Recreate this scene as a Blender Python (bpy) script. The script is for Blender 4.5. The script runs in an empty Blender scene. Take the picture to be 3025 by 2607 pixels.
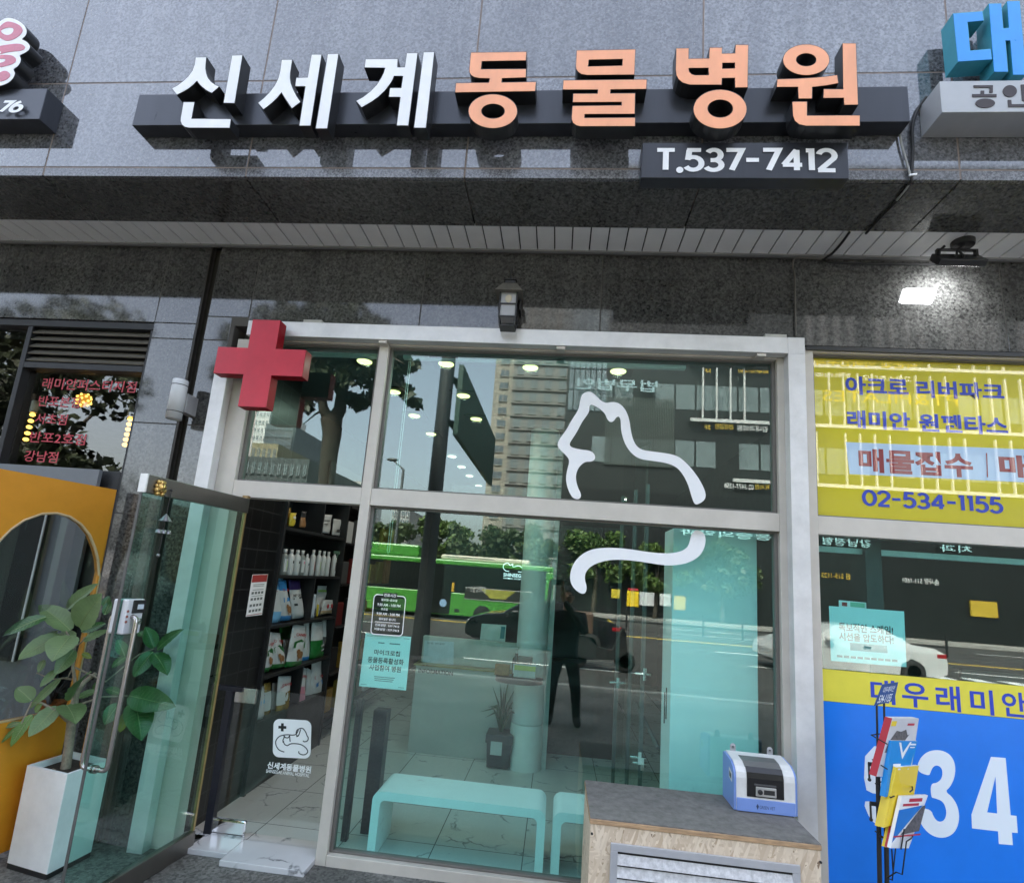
import bpy, math, random, os
from mathutils import Vector, Matrix
from mathutils.geometry import tessellate_polygon
R = math.radians
random.seed(7)
SC = bpy.context.scene
COL = SC.collection
# ------------------------------------------------------------------ camera
W, H, FPX, PX, PY = 3025.0, 2607.0, 1632.54, 1502.46, 1395.51      # photograph size, focal length and principal point in its pixels
yaw, pit, rol = -0.0997124701, 0.188415886, -0.0759534765
EYE = Vector((0.0, -3.7, 1.75))
_cy, _sy, _cp, _sp, _cr, _sr = math.cos(yaw), math.sin(yaw), math.cos(pit), math.sin(pit), math.cos(rol), math.sin(rol)
FW = Vector((_sy*_cp, _cy*_cp, _sp)); _r = Vector((_cy, -_sy, 0)); _d = FW.cross(_r)
RT = _cr*_r + _sr*_d; DN = -_sr*_r + _cr*_d
cam = bpy.data.cameras.new('camera'); cam_o = bpy.data.objects.new('camera', cam); COL.objects.link(cam_o)
m = Matrix((( RT.x, -DN.x, -FW.x, EYE.x), (RT.y, -DN.y, -FW.y, EYE.y), (RT.z, -DN.z, -FW.z, EYE.z), (0, 0, 0, 1)))
cam_o.matrix_world = m
cam.sensor_width = 36; cam.lens = FPX/W*36; cam.shift_x = (W/2-PX)/W; cam.shift_y = (PY-H/2)/W
cam.clip_start = 0.05; cam.clip_end = 2000
SC.camera = cam_o
# ------------------------------------------------------------------ world, sun, exposure
SUN_EL, SUN_AZ = R(52), R(-20)          # sun stands behind the building, the facade is in its own shade
world = bpy.data.worlds.new('World'); SC.world = world; world.use_nodes = True
nt = world.node_tree; bg = nt.nodes['Background']
sky = nt.nodes.new('ShaderNodeTexSky'); sky.sky_type = 'NISHITA'; sky.sun_disc = False
sky.sun_elevation = SUN_EL; sky.sun_rotation = SUN_AZ; sky.air_density = 1.0; sky.dust_density = 4.5; sky.ozone_density = 1.2
hs_ = nt.nodes.new('ShaderNodeHueSaturation'); hs_.inputs['Saturation'].default_value = 0.6     # thin high cloud greys the blue
nt.links.new(sky.outputs[0], hs_.inputs['Color']); nt.links.new(hs_.outputs[0], bg.inputs[0]); bg.inputs[1].default_value = 0.15
sun = bpy.data.lights.new('sun', 'SUN'); sun.energy = 2.0; sun.angle = R(10); sun.color = (1, 0.96, 0.9)
sun_o = bpy.data.objects.new('sun', sun); COL.objects.link(sun_o); sun_o.location = (0, 10, 30)
sd = Vector((math.sin(SUN_AZ)*math.cos(SUN_EL), math.cos(SUN_AZ)*math.cos(SUN_EL), math.sin(SUN_EL)))
sun_o.rotation_euler = sd.to_track_quat('Z', 'Y').to_euler()
SC.view_settings.view_transform = 'Standard'; SC.view_settings.look = 'None'; SC.view_settings.gamma = 1
SC.view_settings.exposure = 2.8
SC.render.engine = 'CYCLES'
SC.cycles.use_denoising = True
SC.cycles.max_bounces = 10; SC.cycles.transparent_max_bounces = 24; SC.cycles.glossy_bounces = 5; SC.cycles.diffuse_bounces = 4
SC.cycles.caustics_reflective = False; SC.cycles.caustics_refractive = False; SC.cycles.sample_clamp_indirect = 6
# ------------------------------------------------------------------ measuring: a line of sight of the photograph met with a real plane
def ray(u, v): return (u-PX)/FPX*RT + (v-PY)/FPX*DN + FW
def P(u, v, Y):                      # point on the upright plane Y metres in front of the camera, parallel to the facade
    d = ray(u, v); return EYE + d*(Y/d.y)
def PX_(u, v, X):                    # on the upright plane x = X
    d = ray(u, v); return EYE + d*((X-EYE.x)/d.x)
def PZ_(u, v, z):                    # on the level plane z
    d = ray(u, v); return EYE + d*((z-EYE.z)/d.z)
def PP(u, v, o, n):                  # on any plane
    d = ray(u, v); return EYE + d*((o-EYE).dot(n)/d.dot(n))
YG = 3.78                            # distance of the shop glass
def V(u, v, Y):                      # real place of a thing seen mirrored in the shop glass at apparent distance Y
    p = P(u, v, Y); return Vector((p.x, 2*(YG-3.7)-p.y, p.z))
def tile(ox, oy, s): return lambda x, y: (ox+x/s, oy+y/s)
t1, t2, t3 = tile(0, 0, 2.072), tile(1000, 0, 2.072), tile(2000, 0, 2.0215)
t4, t5, t6 = tile(0, 860, 2.072), tile(1000, 860, 2.072), tile(2000, 860, 2.0215)
t7, t8, t9 = tile(0, 1720, 2.014), tile(1000, 1720, 2.014), tile(2000, 1720, 2.0137)
tg, tp, tl, tk = tile(600, 1460, 2.588), tile(0, 1700, 2.881), tile(0, 900, 3.435), tile(2700, 660, 5.953)
tr, tb, tw, to, tm = tile(700, 920, 2.976), tile(1080, 1520, 3.453), tile(1580, 1500, 2.381), tile(1500, 2200, 2.072), tile(2520, 2000, 2.977)
# ------------------------------------------------------------------ materials
MATS = {}
def pm(name, col, rough=0.5, metal=0.0, spec=0.5, var=0.12, scale=8.0, bump=0.0, bscale=60.0, coat=0.0, emit=None, es=0.0, trans=0.0, rvar=0.1, aniso=None):
    if name in MATS: return MATS[name]
    mt = bpy.data.materials.new(name); mt.use_nodes = True; n = mt.node_tree.nodes; l = mt.node_tree.links
    b = n['Principled BSDF']; b.inputs['Base Color'].default_value = (*col, 1); b.inputs['Roughness'].default_value = rough
    b.inputs['Metallic'].default_value = metal; b.inputs['Specular IOR Level'].default_value = spec
    b.inputs['Coat Weight'].default_value = coat; b.inputs['Coat Roughness'].default_value = 0.06
    if trans: b.inputs['Transmission Weight'].default_value = trans
    if emit: b.inputs['Emission Color'].default_value = (*emit, 1); b.inputs['Emission Strength'].default_value = es
    tc = n.new('ShaderNodeTexCoord')
    src = tc.outputs['Object']
    if aniso:
        mp = n.new('ShaderNodeMapping'); mp.inputs['Scale'].default_value = aniso; l.new(src, mp.inputs[0]); src = mp.outputs[0]
    if var > 0:
        no = n.new('ShaderNodeTexNoise'); no.inputs['Scale'].default_value = scale; no.inputs['Detail'].default_value = 6; no.inputs['Roughness'].default_value = 0.65
        l.new(src, no.inputs['Vector'])
        r = n.new('ShaderNodeMapRange'); r.inputs[1].default_value = 0.3; r.inputs[2].default_value = 0.7; r.inputs[3].default_value = 1-var; r.inputs[4].default_value = 1+var
        l.new(no.outputs[0], r.inputs[0])
        mx = n.new('ShaderNodeMix'); mx.data_type = 'RGBA'; mx.blend_type = 'MULTIPLY'; mx.inputs[0].default_value = 1; mx.inputs[6].default_value = (*col, 1)
        l.new(r.outputs[0], mx.inputs[7]); l.new(mx.outputs[2], b.inputs['Base Color'])
        if rvar:
            r2 = n.new('ShaderNodeMapRange'); r2.inputs[1].default_value = 0.3; r2.inputs[2].default_value = 0.7
            r2.inputs[3].default_value = max(0.01, rough*(1-rvar)); r2.inputs[4].default_value = min(1, rough*(1+rvar)); l.new(no.outputs[0], r2.inputs[0]); l.new(r2.outputs[0], b.inputs['Roughness'])
    if bump > 0:
        nb = n.new('ShaderNodeTexNoise'); nb.inputs['Scale'].default_value = bscale; nb.inputs['Detail'].default_value = 4; l.new(src, nb.inputs['Vector'])
        bp = n.new('ShaderNodeBump'); bp.inputs['Strength'].default_value = bump; bp.inputs['Distance'].default_value = 0.01
        l.new(nb.outputs[0], bp.inputs['Height']); l.new(bp.outputs[0], b.inputs['Normal'])
    MATS[name] = mt; return mt
def granite(name, dark, light, rough, spec, gs=70.0, wear=0.25, streak=0.0, tone=1.0):
    dark = tuple(c*tone for c in dark); light = tuple(c*tone for c in light)
    mt = bpy.data.materials.new(name); mt.use_nodes = True; n = mt.node_tree.nodes; l = mt.node_tree.links; b = n['Principled BSDF']
    tc = n.new('ShaderNodeTexCoord')
    no = n.new('ShaderNodeTexNoise'); no.inputs['Scale'].default_value = gs; no.inputs['Detail'].default_value = 3; no.inputs['Roughness'].default_value = 0.75
    vo = n.new('ShaderNodeTexVoronoi'); vo.inputs['Scale'].default_value = gs*1.5
    big = n.new('ShaderNodeTexNoise'); big.inputs['Scale'].default_value = 1.3; big.inputs['Detail'].default_value = 5
    for q in (no, vo, big): l.new(tc.outputs['Object'], q.inputs['Vector'])
    ad = n.new('ShaderNodeMath'); ad.operation = 'MULTIPLY_ADD'; ad.inputs[1].default_value = 0.35; l.new(vo.outputs['Color'], ad.inputs[0]); l.new(no.outputs[0], ad.inputs[2])
    cr = n.new('ShaderNodeValToRGB'); e = cr.color_ramp.elements; e[0].position = 0.5; e[0].color = (*dark, 1); e[1].position = 0.86; e[1].color = (*light, 1)
    l.new(ad.outputs[0], cr.inputs[0])
    r = n.new('ShaderNodeMapRange'); r.inputs[1].default_value = 0.3; r.inputs[2].default_value = 0.7; r.inputs[3].default_value = 1-wear; r.inputs[4].default_value = 1+wear; l.new(big.outputs[0], r.inputs[0])
    mx = n.new('ShaderNodeMix'); mx.data_type = 'RGBA'; mx.blend_type = 'MULTIPLY'; mx.inputs[0].default_value = 1; l.new(cr.outputs[0], mx.inputs[6]); l.new(r.outputs[0], mx.inputs[7])
    res = mx.outputs[2]
    if streak:                                     # rain marks running down the stone
        mp = n.new('ShaderNodeMapping'); mp.inputs['Scale'].default_value = (7, 7, 0.35); l.new(tc.outputs['Object'], mp.inputs[0])
        sn = n.new('ShaderNodeTexNoise'); sn.inputs['Scale'].default_value = 1.0; sn.inputs['Detail'].default_value = 5; l.new(mp.outputs[0], sn.inputs['Vector'])
        rs = n.new('ShaderNodeMapRange'); rs.inputs[1].default_value = 0.35; rs.inputs[2].default_value = 0.68; rs.inputs[3].default_value = 1+streak*0.5; rs.inputs[4].default_value = 1-streak; l.new(sn.outputs[0], rs.inputs[0])
        m2 = n.new('ShaderNodeMix'); m2.data_type = 'RGBA'; m2.blend_type = 'MULTIPLY'; m2.inputs[0].default_value = 1; l.new(res, m2.inputs[6]); l.new(rs.outputs[0], m2.inputs[7]); res = m2.outputs[2]
    l.new(res, b.inputs['Base Color'])
    r2 = n.new('ShaderNodeMapRange'); r2.inputs[1].default_value = 0.3; r2.inputs[2].default_value = 0.75; r2.inputs[3].default_value = rough*0.7; r2.inputs[4].default_value = rough*1.5; l.new(no.outputs[0], r2.inputs[0]); l.new(r2.outputs[0], b.inputs['Roughness'])
    b.inputs['Specular IOR Level'].default_value = spec; b.inputs['IOR'].default_value = 1.6
    MATS[name] = mt; return mt
def glass(name, tint, refl=0.05, ior=1.55, rough=0.0):
    mt = bpy.data.materials.new(name); mt.use_nodes = True; n = mt.node_tree.nodes; l = mt.node_tree.links
    n.remove(n['Principled BSDF']); out = n['Material Output']
    tr_ = n.new('ShaderNodeBsdfTransparent'); tr_.inputs[0].default_value = (*tint, 1)
    gl = n.new('ShaderNodeBsdfGlossy'); gl.inputs['Roughness'].default_value = rough; gl.inputs[0].default_value = (1.0, 0.97, 0.92, 1)
    fr = n.new('ShaderNodeFresnel'); fr.inputs[0].default_value = ior
    ge = n.new('ShaderNodeNewGeometry'); mi = n.new('ShaderNodeMix'); mi.data_type = 'FLOAT'
    l.new(ge.outputs['Backfacing'], mi.inputs[0]); l.new(fr.outputs[0], mi.inputs[2]); mi.inputs[3].default_value = 0.03
    ad = n.new('ShaderNodeMath'); ad.operation = 'ADD'; ad.use_clamp = True; ad.inputs[1].default_value = refl; l.new(mi.outputs[0], ad.inputs[0])
    mx = n.new('ShaderNodeMixShader'); l.new(ad.outputs[0], mx.inputs[0]); l.new(tr_.outputs[0], mx.inputs[1]); l.new(gl.outputs[0], mx.inputs[2]); l.new(mx.outputs[0], out.inputs[0])
    MATS[name] = mt; return mt
def marble(name, sx=0.6, sy=0.6, base=(0.62, 0.6, 0.58)):
    mt = bpy.data.materials.new(name); mt.use_nodes = True; n = mt.node_tree.nodes; l = mt.node_tree.links; b = n['Principled BSDF']
    ge = n.new('ShaderNodeNewGeometry'); po = ge.outputs['Position']
    br = n.new('ShaderNodeTexBrick'); br.offset = 0.0; br.inputs['Scale'].default_value = 1; br.inputs['Brick Width'].default_value = sx; br.inputs['Row Height'].default_value = sy; br.inputs['Mortar Size'].default_value = 0.0035
    br.inputs['Color1'].default_value = (0, 0, 0, 1); br.inputs['Color2'].default_value = (1, 1, 1, 1); br.inputs['Mortar'].default_value = (0.5, 0.5, 0.5, 1)
    mp = n.new('ShaderNodeMapping'); mp.inputs['Location'].default_value = (0.12, 0.2, 0); l.new(po, mp.inputs[0]); l.new(mp.outputs[0], br.inputs['Vector'])
    off = n.new('ShaderNodeVectorMath'); off.operation = 'MULTIPLY_ADD'; off.inputs[1].default_value = (3.1, 1.7, 2.3); l.new(br.outputs['Color'], off.inputs[0]); l.new(po, off.inputs[2])
    v1 = n.new('ShaderNodeTexVoronoi'); v1.feature = 'DISTANCE_TO_EDGE'; v1.inputs['Scale'].default_value = 2.2
    dn = n.new('ShaderNodeTexNoise'); dn.inputs['Scale'].default_value = 5; dn.inputs['Detail'].default_value = 6; l.new(off.outputs[0], dn.inputs['Vector'])
    dd = n.new('ShaderNodeVectorMath'); dd.operation = 'MULTIPLY_ADD'; dd.inputs[1].default_value = (0.35, 0.35, 0.35); l.new(dn.outputs['Color'], dd.inputs[0]); l.new(off.outputs[0], dd.inputs[2]); l.new(dd.outputs[0], v1.inputs['Vector'])
    cr = n.new('ShaderNodeValToRGB'); e = cr.color_ramp.elements; e[0].position = 0.0; e[0].color = (0.18, 0.18, 0.19, 1); e[1].position = 0.03; e[1].color = (*base, 1); l.new(v1.outputs['Distance'], cr.inputs[0])
    ms = n.new('ShaderNodeMapRange'); ms.inputs[1].default_value = 0.48; ms.inputs[2].default_value = 0.6; l.new(dn.outputs[0], ms.inputs[0])
    m0 = n.new('ShaderNodeMix'); m0.data_type = 'RGBA'; l.new(ms.outputs[0], m0.inputs[0]); m0.inputs[6].default_value = (*[c*0.97 for c in base], 1); l.new(cr.outputs[0], m0.inputs[7])
    m1 = n.new('ShaderNodeMix'); m1.data_type = 'RGBA'; l.new(br.outputs['Fac'], m1.inputs[0]); l.new(m0.outputs[2], m1.inputs[6]); m1.inputs[7].default_value = (0.16, 0.15, 0.15, 1); l.new(m1.outputs[2], b.inputs['Base Color'])
    b.inputs['Roughness'].default_value = 0.16
    MATS[name] = mt; return mt
def bricks(name, c1, c2, mortar, bw, bh, ms=0.006, rough=0.35, axes='xz', off=0.0, bump=0.3):
    mt = bpy.data.materials.new(name); mt.use_nodes = True; n = mt.node_tree.nodes; l = mt.node_tree.links; b = n['Principled BSDF']
    ge = n.new('ShaderNodeNewGeometry'); sp = n.new('ShaderNodeSeparateXYZ'); cb = n.new('ShaderNodeCombineXYZ'); l.new(ge.outputs['Position'], sp.inputs[0])
    ix = {'x': 0, 'y': 1, 'z': 2}; l.new(sp.outputs[ix[axes[0]]], cb.inputs[0]); l.new(sp.outputs[ix[axes[1]]], cb.inputs[1])
    br = n.new('ShaderNodeTexBrick'); br.offset = off; br.inputs['Scale'].default_value = 1; br.inputs['Brick Width'].default_value = bw; br.inputs['Row Height'].default_value = bh; br.inputs['Mortar Size'].default_value = ms
    br.inputs['Color1'].default_value = (*c1, 1); br.inputs['Color2'].default_value = (*c2, 1); br.inputs['Mortar'].default_value = (*mortar, 1)
    l.new(cb.outputs[0], br.inputs['Vector']); l.new(br.outputs['Color'], b.inputs['Base Color']); b.inputs['Roughness'].default_value = rough
    bp = n.new('ShaderNodeBump'); bp.inputs['Strength'].default_value = bump; bp.inputs['Distance'].default_value = 0.004; bp.invert = True; l.new(br.outputs['Fac'], bp.inputs['Height']); l.new(bp.outputs[0], b.inputs['Normal'])
    MATS[name] = mt; return mt
def osb(name):
    mt = bpy.data.materials.new(name); mt.use_nodes = True; n = mt.node_tree.nodes; l = mt.node_tree.links; b = n['Principled BSDF']
    tc = n.new('ShaderNodeTexCoord'); prev = None
    for k, (a, sc) in enumerate(((0.15, 62), (-0.75, 66), (0.7, 70), (1.5, 74), (-0.3, 64), (0.35, 70))):
        mp = n.new('ShaderNodeMapping'); mp.vector_type = 'TEXTURE'; mp.inputs['Rotation'].default_value = (0, a, 0); mp.inputs['Scale'].default_value = (1, 1, 6.5); mp.inputs['Location'].default_value = (k*3.3, 0, k*1.7)
        vo = n.new('ShaderNodeTexVoronoi'); vo.inputs['Scale'].default_value = sc; vo.inputs['Randomness'].default_value = 1; l.new(tc.outputs['Object'], mp.inputs[0]); l.new(mp.outputs[0], vo.inputs['Vector'])
        cr = n.new('ShaderNodeValToRGB'); cr.color_ramp.interpolation = 'LINEAR'; e = cr.color_ramp.elements
        e[0].position = 0.1; e[0].color = (0.19, 0.11, 0.06, 1); e[1].position = 0.85; e[1].color = (0.76, 0.63, 0.48, 1); el = cr.color_ramp.elements.new(0.45); el.color = (0.50, 0.37, 0.25, 1)
        l.new(vo.outputs['Color'], cr.inputs[0])
        if prev is None: prev = cr.outputs[0]
        else:
            sc_ = n.new('ShaderNodeSeparateColor'); l.new(vo.outputs['Color'], sc_.inputs[0])
            st = n.new('ShaderNodeMapRange'); st.inputs[1].default_value = 0.58; st.inputs[2].default_value = 0.59; l.new(sc_.outputs[1], st.inputs[0])
            mx = n.new('ShaderNodeMix'); mx.data_type = 'RGBA'; l.new(st.outputs[0], mx.inputs[0]); l.new(prev, mx.inputs[6]); l.new(cr.outputs[0], mx.inputs[7]); prev = mx.outputs[2]
    l.new(prev, b.inputs['Base Color']); b.inputs['Roughness'].default_value = 0.75
    bp = n.new('ShaderNodeBump'); bp.inputs['Strength'].default_value = 0.35; bp.inputs['Distance'].default_value = 0.004; l.new(prev, bp.inputs['Height']); l.new(bp.outputs[0], b.inputs['Normal'])
    MATS[name] = mt; return mt
def facade_mat(name, wall, win, bw, bh, wx, wz, base=0.0, rough=0.6):       # far buildings: wall with rows of recessed dark windows is geometry; this is only the wall's own tone
    return pm(name, wall, rough, var=0.1, scale=0.6)
# ------------------------------------------------------------------ mesh building
class MB:
    def __init__(s): s.v = []; s.f = []; s.m = []; s.sm = []
    def add(s, vs, fs, mi=0, smooth=False):
        o = len(s.v); s.v += [Vector(q) for q in vs]
        for f in fs: s.f.append([o+i for i in f]); s.m.append(mi); s.sm.append(smooth)
        return s
    def box(s, x0, x1, y0, y1, z0, z1, mi=0):
        if x0 > x1: x0, x1 = x1, x0
        if y0 > y1: y0, y1 = y1, y0
        if z0 > z1: z0, z1 = z1, z0
        vs = [(x, y, z) for x in (x0, x1) for y in (y0, y1) for z in (z0, z1)]
        return s.add(vs, [(0, 1, 3, 2), (4, 6, 7, 5), (0, 4, 5, 1), (2, 3, 7, 6), (0, 2, 6, 4), (1, 5, 7, 3)], mi)
    def obox(s, o, a, b, c, mi=0):               # corner + three edge vectors
        o, a, b, c = Vector(o), Vector(a), Vector(b), Vector(c)
        if a.cross(b).dot(c) < 0: a, b = b, a
        vs = [o, o+a, o+a+b, o+b, o+c, o+a+c, o+a+b+c, o+b+c]
        return s.add(vs, [(3, 2, 1, 0), (4, 5, 6, 7), (0, 1, 5, 4), (1, 2, 6, 5), (2, 3, 7, 6), (3, 0, 4, 7)], mi)
    def slab(s, loops, off, mi=0, side=None, back=True):     # planar loops (first outer, others holes) thickened by the vector off
        off = Vector(off); loops = [[Vector(q) for q in lp] for lp in loops]
        flat = [q for lp in loops for q in lp]; n = len(flat)
        tri = tessellate_polygon(loops)
        nn = Vector((0, 0, 0))
        for a, b, c in tri: nn += (flat[b]-flat[a]).cross(flat[c]-flat[a])
        flip = nn.dot(off) > 0
        side = mi if side is None else side
        s.add(flat, [(t[::-1] if flip else t) for t in tri], mi)
        if back: s.add([q+off for q in flat], [(t if flip else t[::-1]) for t in tri], side)
        for li, lp in enumerate(loops):
            k = len(lp); area = Vector((0, 0, 0))
            for i in range(k): area += lp[i].cross(lp[(i+1) % k])
            ccw = (area.dot(off) > 0) != (li > 0)
            vs = lp+[q+off for q in lp]
            s.add(vs, [((i, (i+1) % k, k+(i+1) % k, k+i) if ccw else (k+i, k+(i+1) % k, (i+1) % k, i)) for i in range(k)], side)
        return s
    def tube(s, pts, r, n=8, mi=0, cap=True, smooth=True):
        pts = [Vector(p) for p in pts]; rs = r if isinstance(r, (list, tuple)) else [r]*len(pts)
        vs = []; prev = None
        for i, p in enumerate(pts):
            t = (pts[min(i+1, len(pts)-1)]-pts[max(i-1, 0)]).normalized()
            if prev is None:
                a = Vector((0, 0, 1)) if abs(t.z) < 0.9 else Vector((1, 0, 0)); u = t.cross(a).normalized()
            else:
                u = (prev-t*prev.dot(t)).normalized()
            prev = u; w = t.cross(u)
            for k in range(n):
                an = 2*math.pi*k/n; vs.append(p+(u*math.cos(an)+w*math.sin(an))*rs[i])
        fs = []
        for i in range(len(pts)-1):
            for k in range(n): fs.append((i*n+k, i*n+(k+1) % n, (i+1)*n+(k+1) % n, (i+1)*n+k))
        s.add(vs, fs, mi, smooth)
        if cap: s.add(vs[:n], [tuple(range(n))[::-1]], mi); s.add(vs[-n:], [tuple(range(n))], mi)
        return s
    def lathe(s, prof, c, n=20, mi=0, ax=None, smooth=True):   # profile (r, h) about an upright axis (or ax) through c
        c = Vector(c); ax = Vector(ax or (0, 0, 1)).normalized(); a = Vector((1, 0, 0)) if abs(ax.x) < 0.9 else Vector((0, 1, 0)); u = ax.cross(a).normalized(); w = ax.cross(u)
        vs = []
        for r, h in prof:
            for k in range(n):
                an = 2*math.pi*k/n; vs.append(c+ax*h+(u*math.cos(an)+w*math.sin(an))*r)
        fs = [(i*n+k, i*n+(k+1) % n, (i+1)*n+(k+1) % n, (i+1)*n+k) for i in range(len(prof)-1) for k in range(n)]
        s.add(vs, fs, mi, smooth)
        if prof[0][0] > 1e-6: s.add(vs[:n], [tuple(range(n))[::-1]], mi)
        if prof[-1][0] > 1e-6: s.add(vs[-n:], [tuple(range(n))], mi)
        return s
    def ball(s, c, r, mi=0, n=12, sz=(1, 1, 1)):
        c = Vector(c); prof = [(math.sin(math.pi*i/8), -math.cos(math.pi*i/8)) for i in range(9)]; vs = []
        for a, h in prof:
            for k in range(n):
                an = 2*math.pi*k/n; vs.append(c+Vector((a*math.cos(an)*r*sz[0], a*math.sin(an)*r*sz[1], h*r*sz[2])))
        return s.add(vs, [(i*n+k, i*n+(k+1) % n, (i+1)*n+(k+1) % n, (i+1)*n+k) for i in range(8) for k in range(n)], mi, True)
    def mesh(s, m_, X):
        s.add([X @ v.co for v in m_.vertices], [tuple(p.vertices) for p in m_.polygons]); return s
    def build(s, name, mats, parent=None, bev=0.0, seg=2):
        me = bpy.data.meshes.new(name); org = WORLD0(parent)
        me.from_pydata([tuple(q-org) for q in s.v], [], s.f)
        for mt in (mats if isinstance(mats, (list, tuple)) else [mats]): me.materials.append(mt)
        for p, mi, sm in zip(me.polygons, s.m, s.sm): p.material_index = mi; p.use_smooth = sm
        me.update(); me.validate()
        o = bpy.data.objects.new(name, me); COL.objects.link(o)
        if parent is not None: o.parent = parent
        if bev > 0:
            mo = o.modifiers.new('bevel', 'BEVEL'); mo.width = bev; mo.segments = seg; mo.limit_method = 'ANGLE'; mo.angle_limit = R(35)
        return o
ORG = {}
def WORLD0(o):
    while o is not None:
        if o.name in ORG: return ORG[o.name]
        o = o.parent
    return Vector((0, 0, 0))
def thing(name, label, cat, loc, group=None):
    o = bpy.data.objects.new(name, None); COL.objects.link(o); o.location = loc; o.empty_display_size = 0.1
    ORG[o.name] = Vector(loc); o['label'] = label; o['category'] = cat
    if group: o['group'] = group
    return o
def solo(mb, name, mats, label, cat, group=None, bev=0.0, base=None):   # a thing that is a single mesh
    b = base or Vector((sum(q.x for q in mb.v)/len(mb.v), sum(q.y for q in mb.v)/len(mb.v), min(q.z for q in mb.v)))
    for q in mb.v: q -= b
    o = mb.build(name, mats, None, bev); o.location = b; o['label'] = label; o['category'] = cat
    if group: o['group'] = group
    return o
def struct(mb, name, mats): o = mb.build(name, mats); o['kind'] = 'structure'; return o
def copy_tree(o, parent=None):
    c = o.copy(); COL.objects.link(c); c.parent = parent
    for ch in list(o.children): copy_tree(ch, c)
    return c
# ------------------------------------------------------------------ writing
def raw_text(s, off=0.0, spacing=1.0):
    cu = bpy.data.curves.new('lettering', 'FONT'); cu.body = s; cu.offset = off; cu.space_character = spacing; cu.resolution_u = 3
    o = bpy.data.objects.new('lettering', cu); COL.objects.link(o)
    me = bpy.data.meshes.new_from_object(o.evaluated_get(bpy.context.evaluated_depsgraph_get()))
    bpy.data.objects.remove(o); bpy.data.curves.remove(cu); return me
def fit_text(mb, s, o, ux, uz, off=0.0, lift=0.0, spacing=1.0, mi=0):      # lettering stretched onto the parallelogram o, ux, uz (o = bottom left)
    me = raw_text(s, off, spacing); xs = [v.co.x for v in me.vertices]; ys = [v.co.y for v in me.vertices]
    if not xs: return mb
    x0, x1, y0, y1 = min(xs), max(xs), min(ys), max(ys); ux, uz, o = Vector(ux), Vector(uz), Vector(o); n = ux.cross(uz).normalized()*lift
    vs = [o+ux*((v.co.x-x0)/(x1-x0))+uz*((v.co.y-y0)/max(1e-6, y1-y0))+n for v in me.vertices]
    mb.add(vs, [tuple(p.vertices) for p in me.polygons], mi); bpy.data.meshes.remove(me); return mb
def flat_text(mb, s, Y, bl, br, tl_, off=0.0, mi=0, spacing=1.0):         # on the plane Y, corners as seen: bottom left, bottom right, top left
    a = P(*bl, Y); b = P(*br, Y); c = P(*tl_, Y)
    return fit_text(mb, s, Vector((a.x, a.y, a.z)), Vector((b.x-a.x, 0, 0)), Vector((0, 0, c.z-a.z)), off, 0.0, spacing, mi)
def arc(cx, cy, rx, ry, a0, a1, n=14): return [(cx+rx*math.cos(R(a0+(a1-a0)*i/n)), cy+ry*math.sin(R(a0+(a1-a0)*i/n))) for i in range(n+1)]
GLY = {  # centre lines of geometric figures, 0..1 high
 'T': (0.62, [[(0.02, 1), (0.62, 1)], [(0.32, 1), (0.32, 0)]]), '.': (0.16, [[(0.08, 0.03), (0.08, 0.031)]]), '-': (0.46, [[(0.02, 0.5), (0.44, 0.5)]]),
 '0': (0.62, [arc(0.31, 0.5, 0.29, 0.5, 0, 360, 28)]), '1': (0.3, [[(0.02, 0.97), (0.2, 0.97), (0.2, 0)]]),
 '2': (0.58, [arc(0.29, 0.72, 0.26, 0.28, 165, -30)+[(0.06, 0.02)], [(0.0, 0.0), (0.56, 0.0)]]),
 '3': (0.58, [arc(0.28, 0.74, 0.23, 0.26, 150, -90)+[(0.17, 0.48)], arc(0.27, 0.25, 0.27, 0.25, 90, -155)]),
 '4': (0.64, [[(0.46, 0), (0.46, 1)], [(0.46, 1.0), (0.04, 0.27)], [(0.0, 0.26), (0.63, 0.26)]]),
 '5': (0.58, [[(0.53, 1), (0.06, 1)], [(0.14, 1.0), (0.09, 0.5)], arc(0.27, 0.32, 0.28, 0.32, 135, -150)]),
 '6': (0.58, [arc(0.29, 0.31, 0.27, 0.31, 0, 360, 26), arc(0.55, 0.3, 0.53, 0.72, 112, 175)]),
 '7': (0.56, [[(0.02, 1), (0.54, 1), (0.2, 0)]]), '8': (0.58, [arc(0.29, 0.76, 0.22, 0.24, 0, 360, 22), arc(0.29, 0.26, 0.27, 0.27, 0, 360, 24)]),
}
def strip(pts, w, closed=False):
    pts = [Vector((x, y)) for x, y in pts]; L, Rr = [], []; k = len(pts)
    for i in range(k):
        if closed: a, b, c = pts[(i-1) % k], pts[i], pts[(i+1) % k]
        else: a, b, c = pts[max(i-1, 0)], pts[i], pts[min(i+1, k-1)]
        d1 = (b-a).normalized() if (b-a).length > 1e-9 else (c-b).normalized(); d2 = (c-b).normalized() if (c-b).length > 1e-9 else d1
        n1 = Vector((-d1.y, d1.x)); n2 = Vector((-d2.y, d2.x)); n_ = (n1+n2); n_ = n_.normalized() if n_.length > 1e-6 else n1
        m_ = w/2/max(0.42, n_.dot(n1)); L.append(b+n_*m_); Rr.append(b-n_*m_)
    return L, Rr
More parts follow.
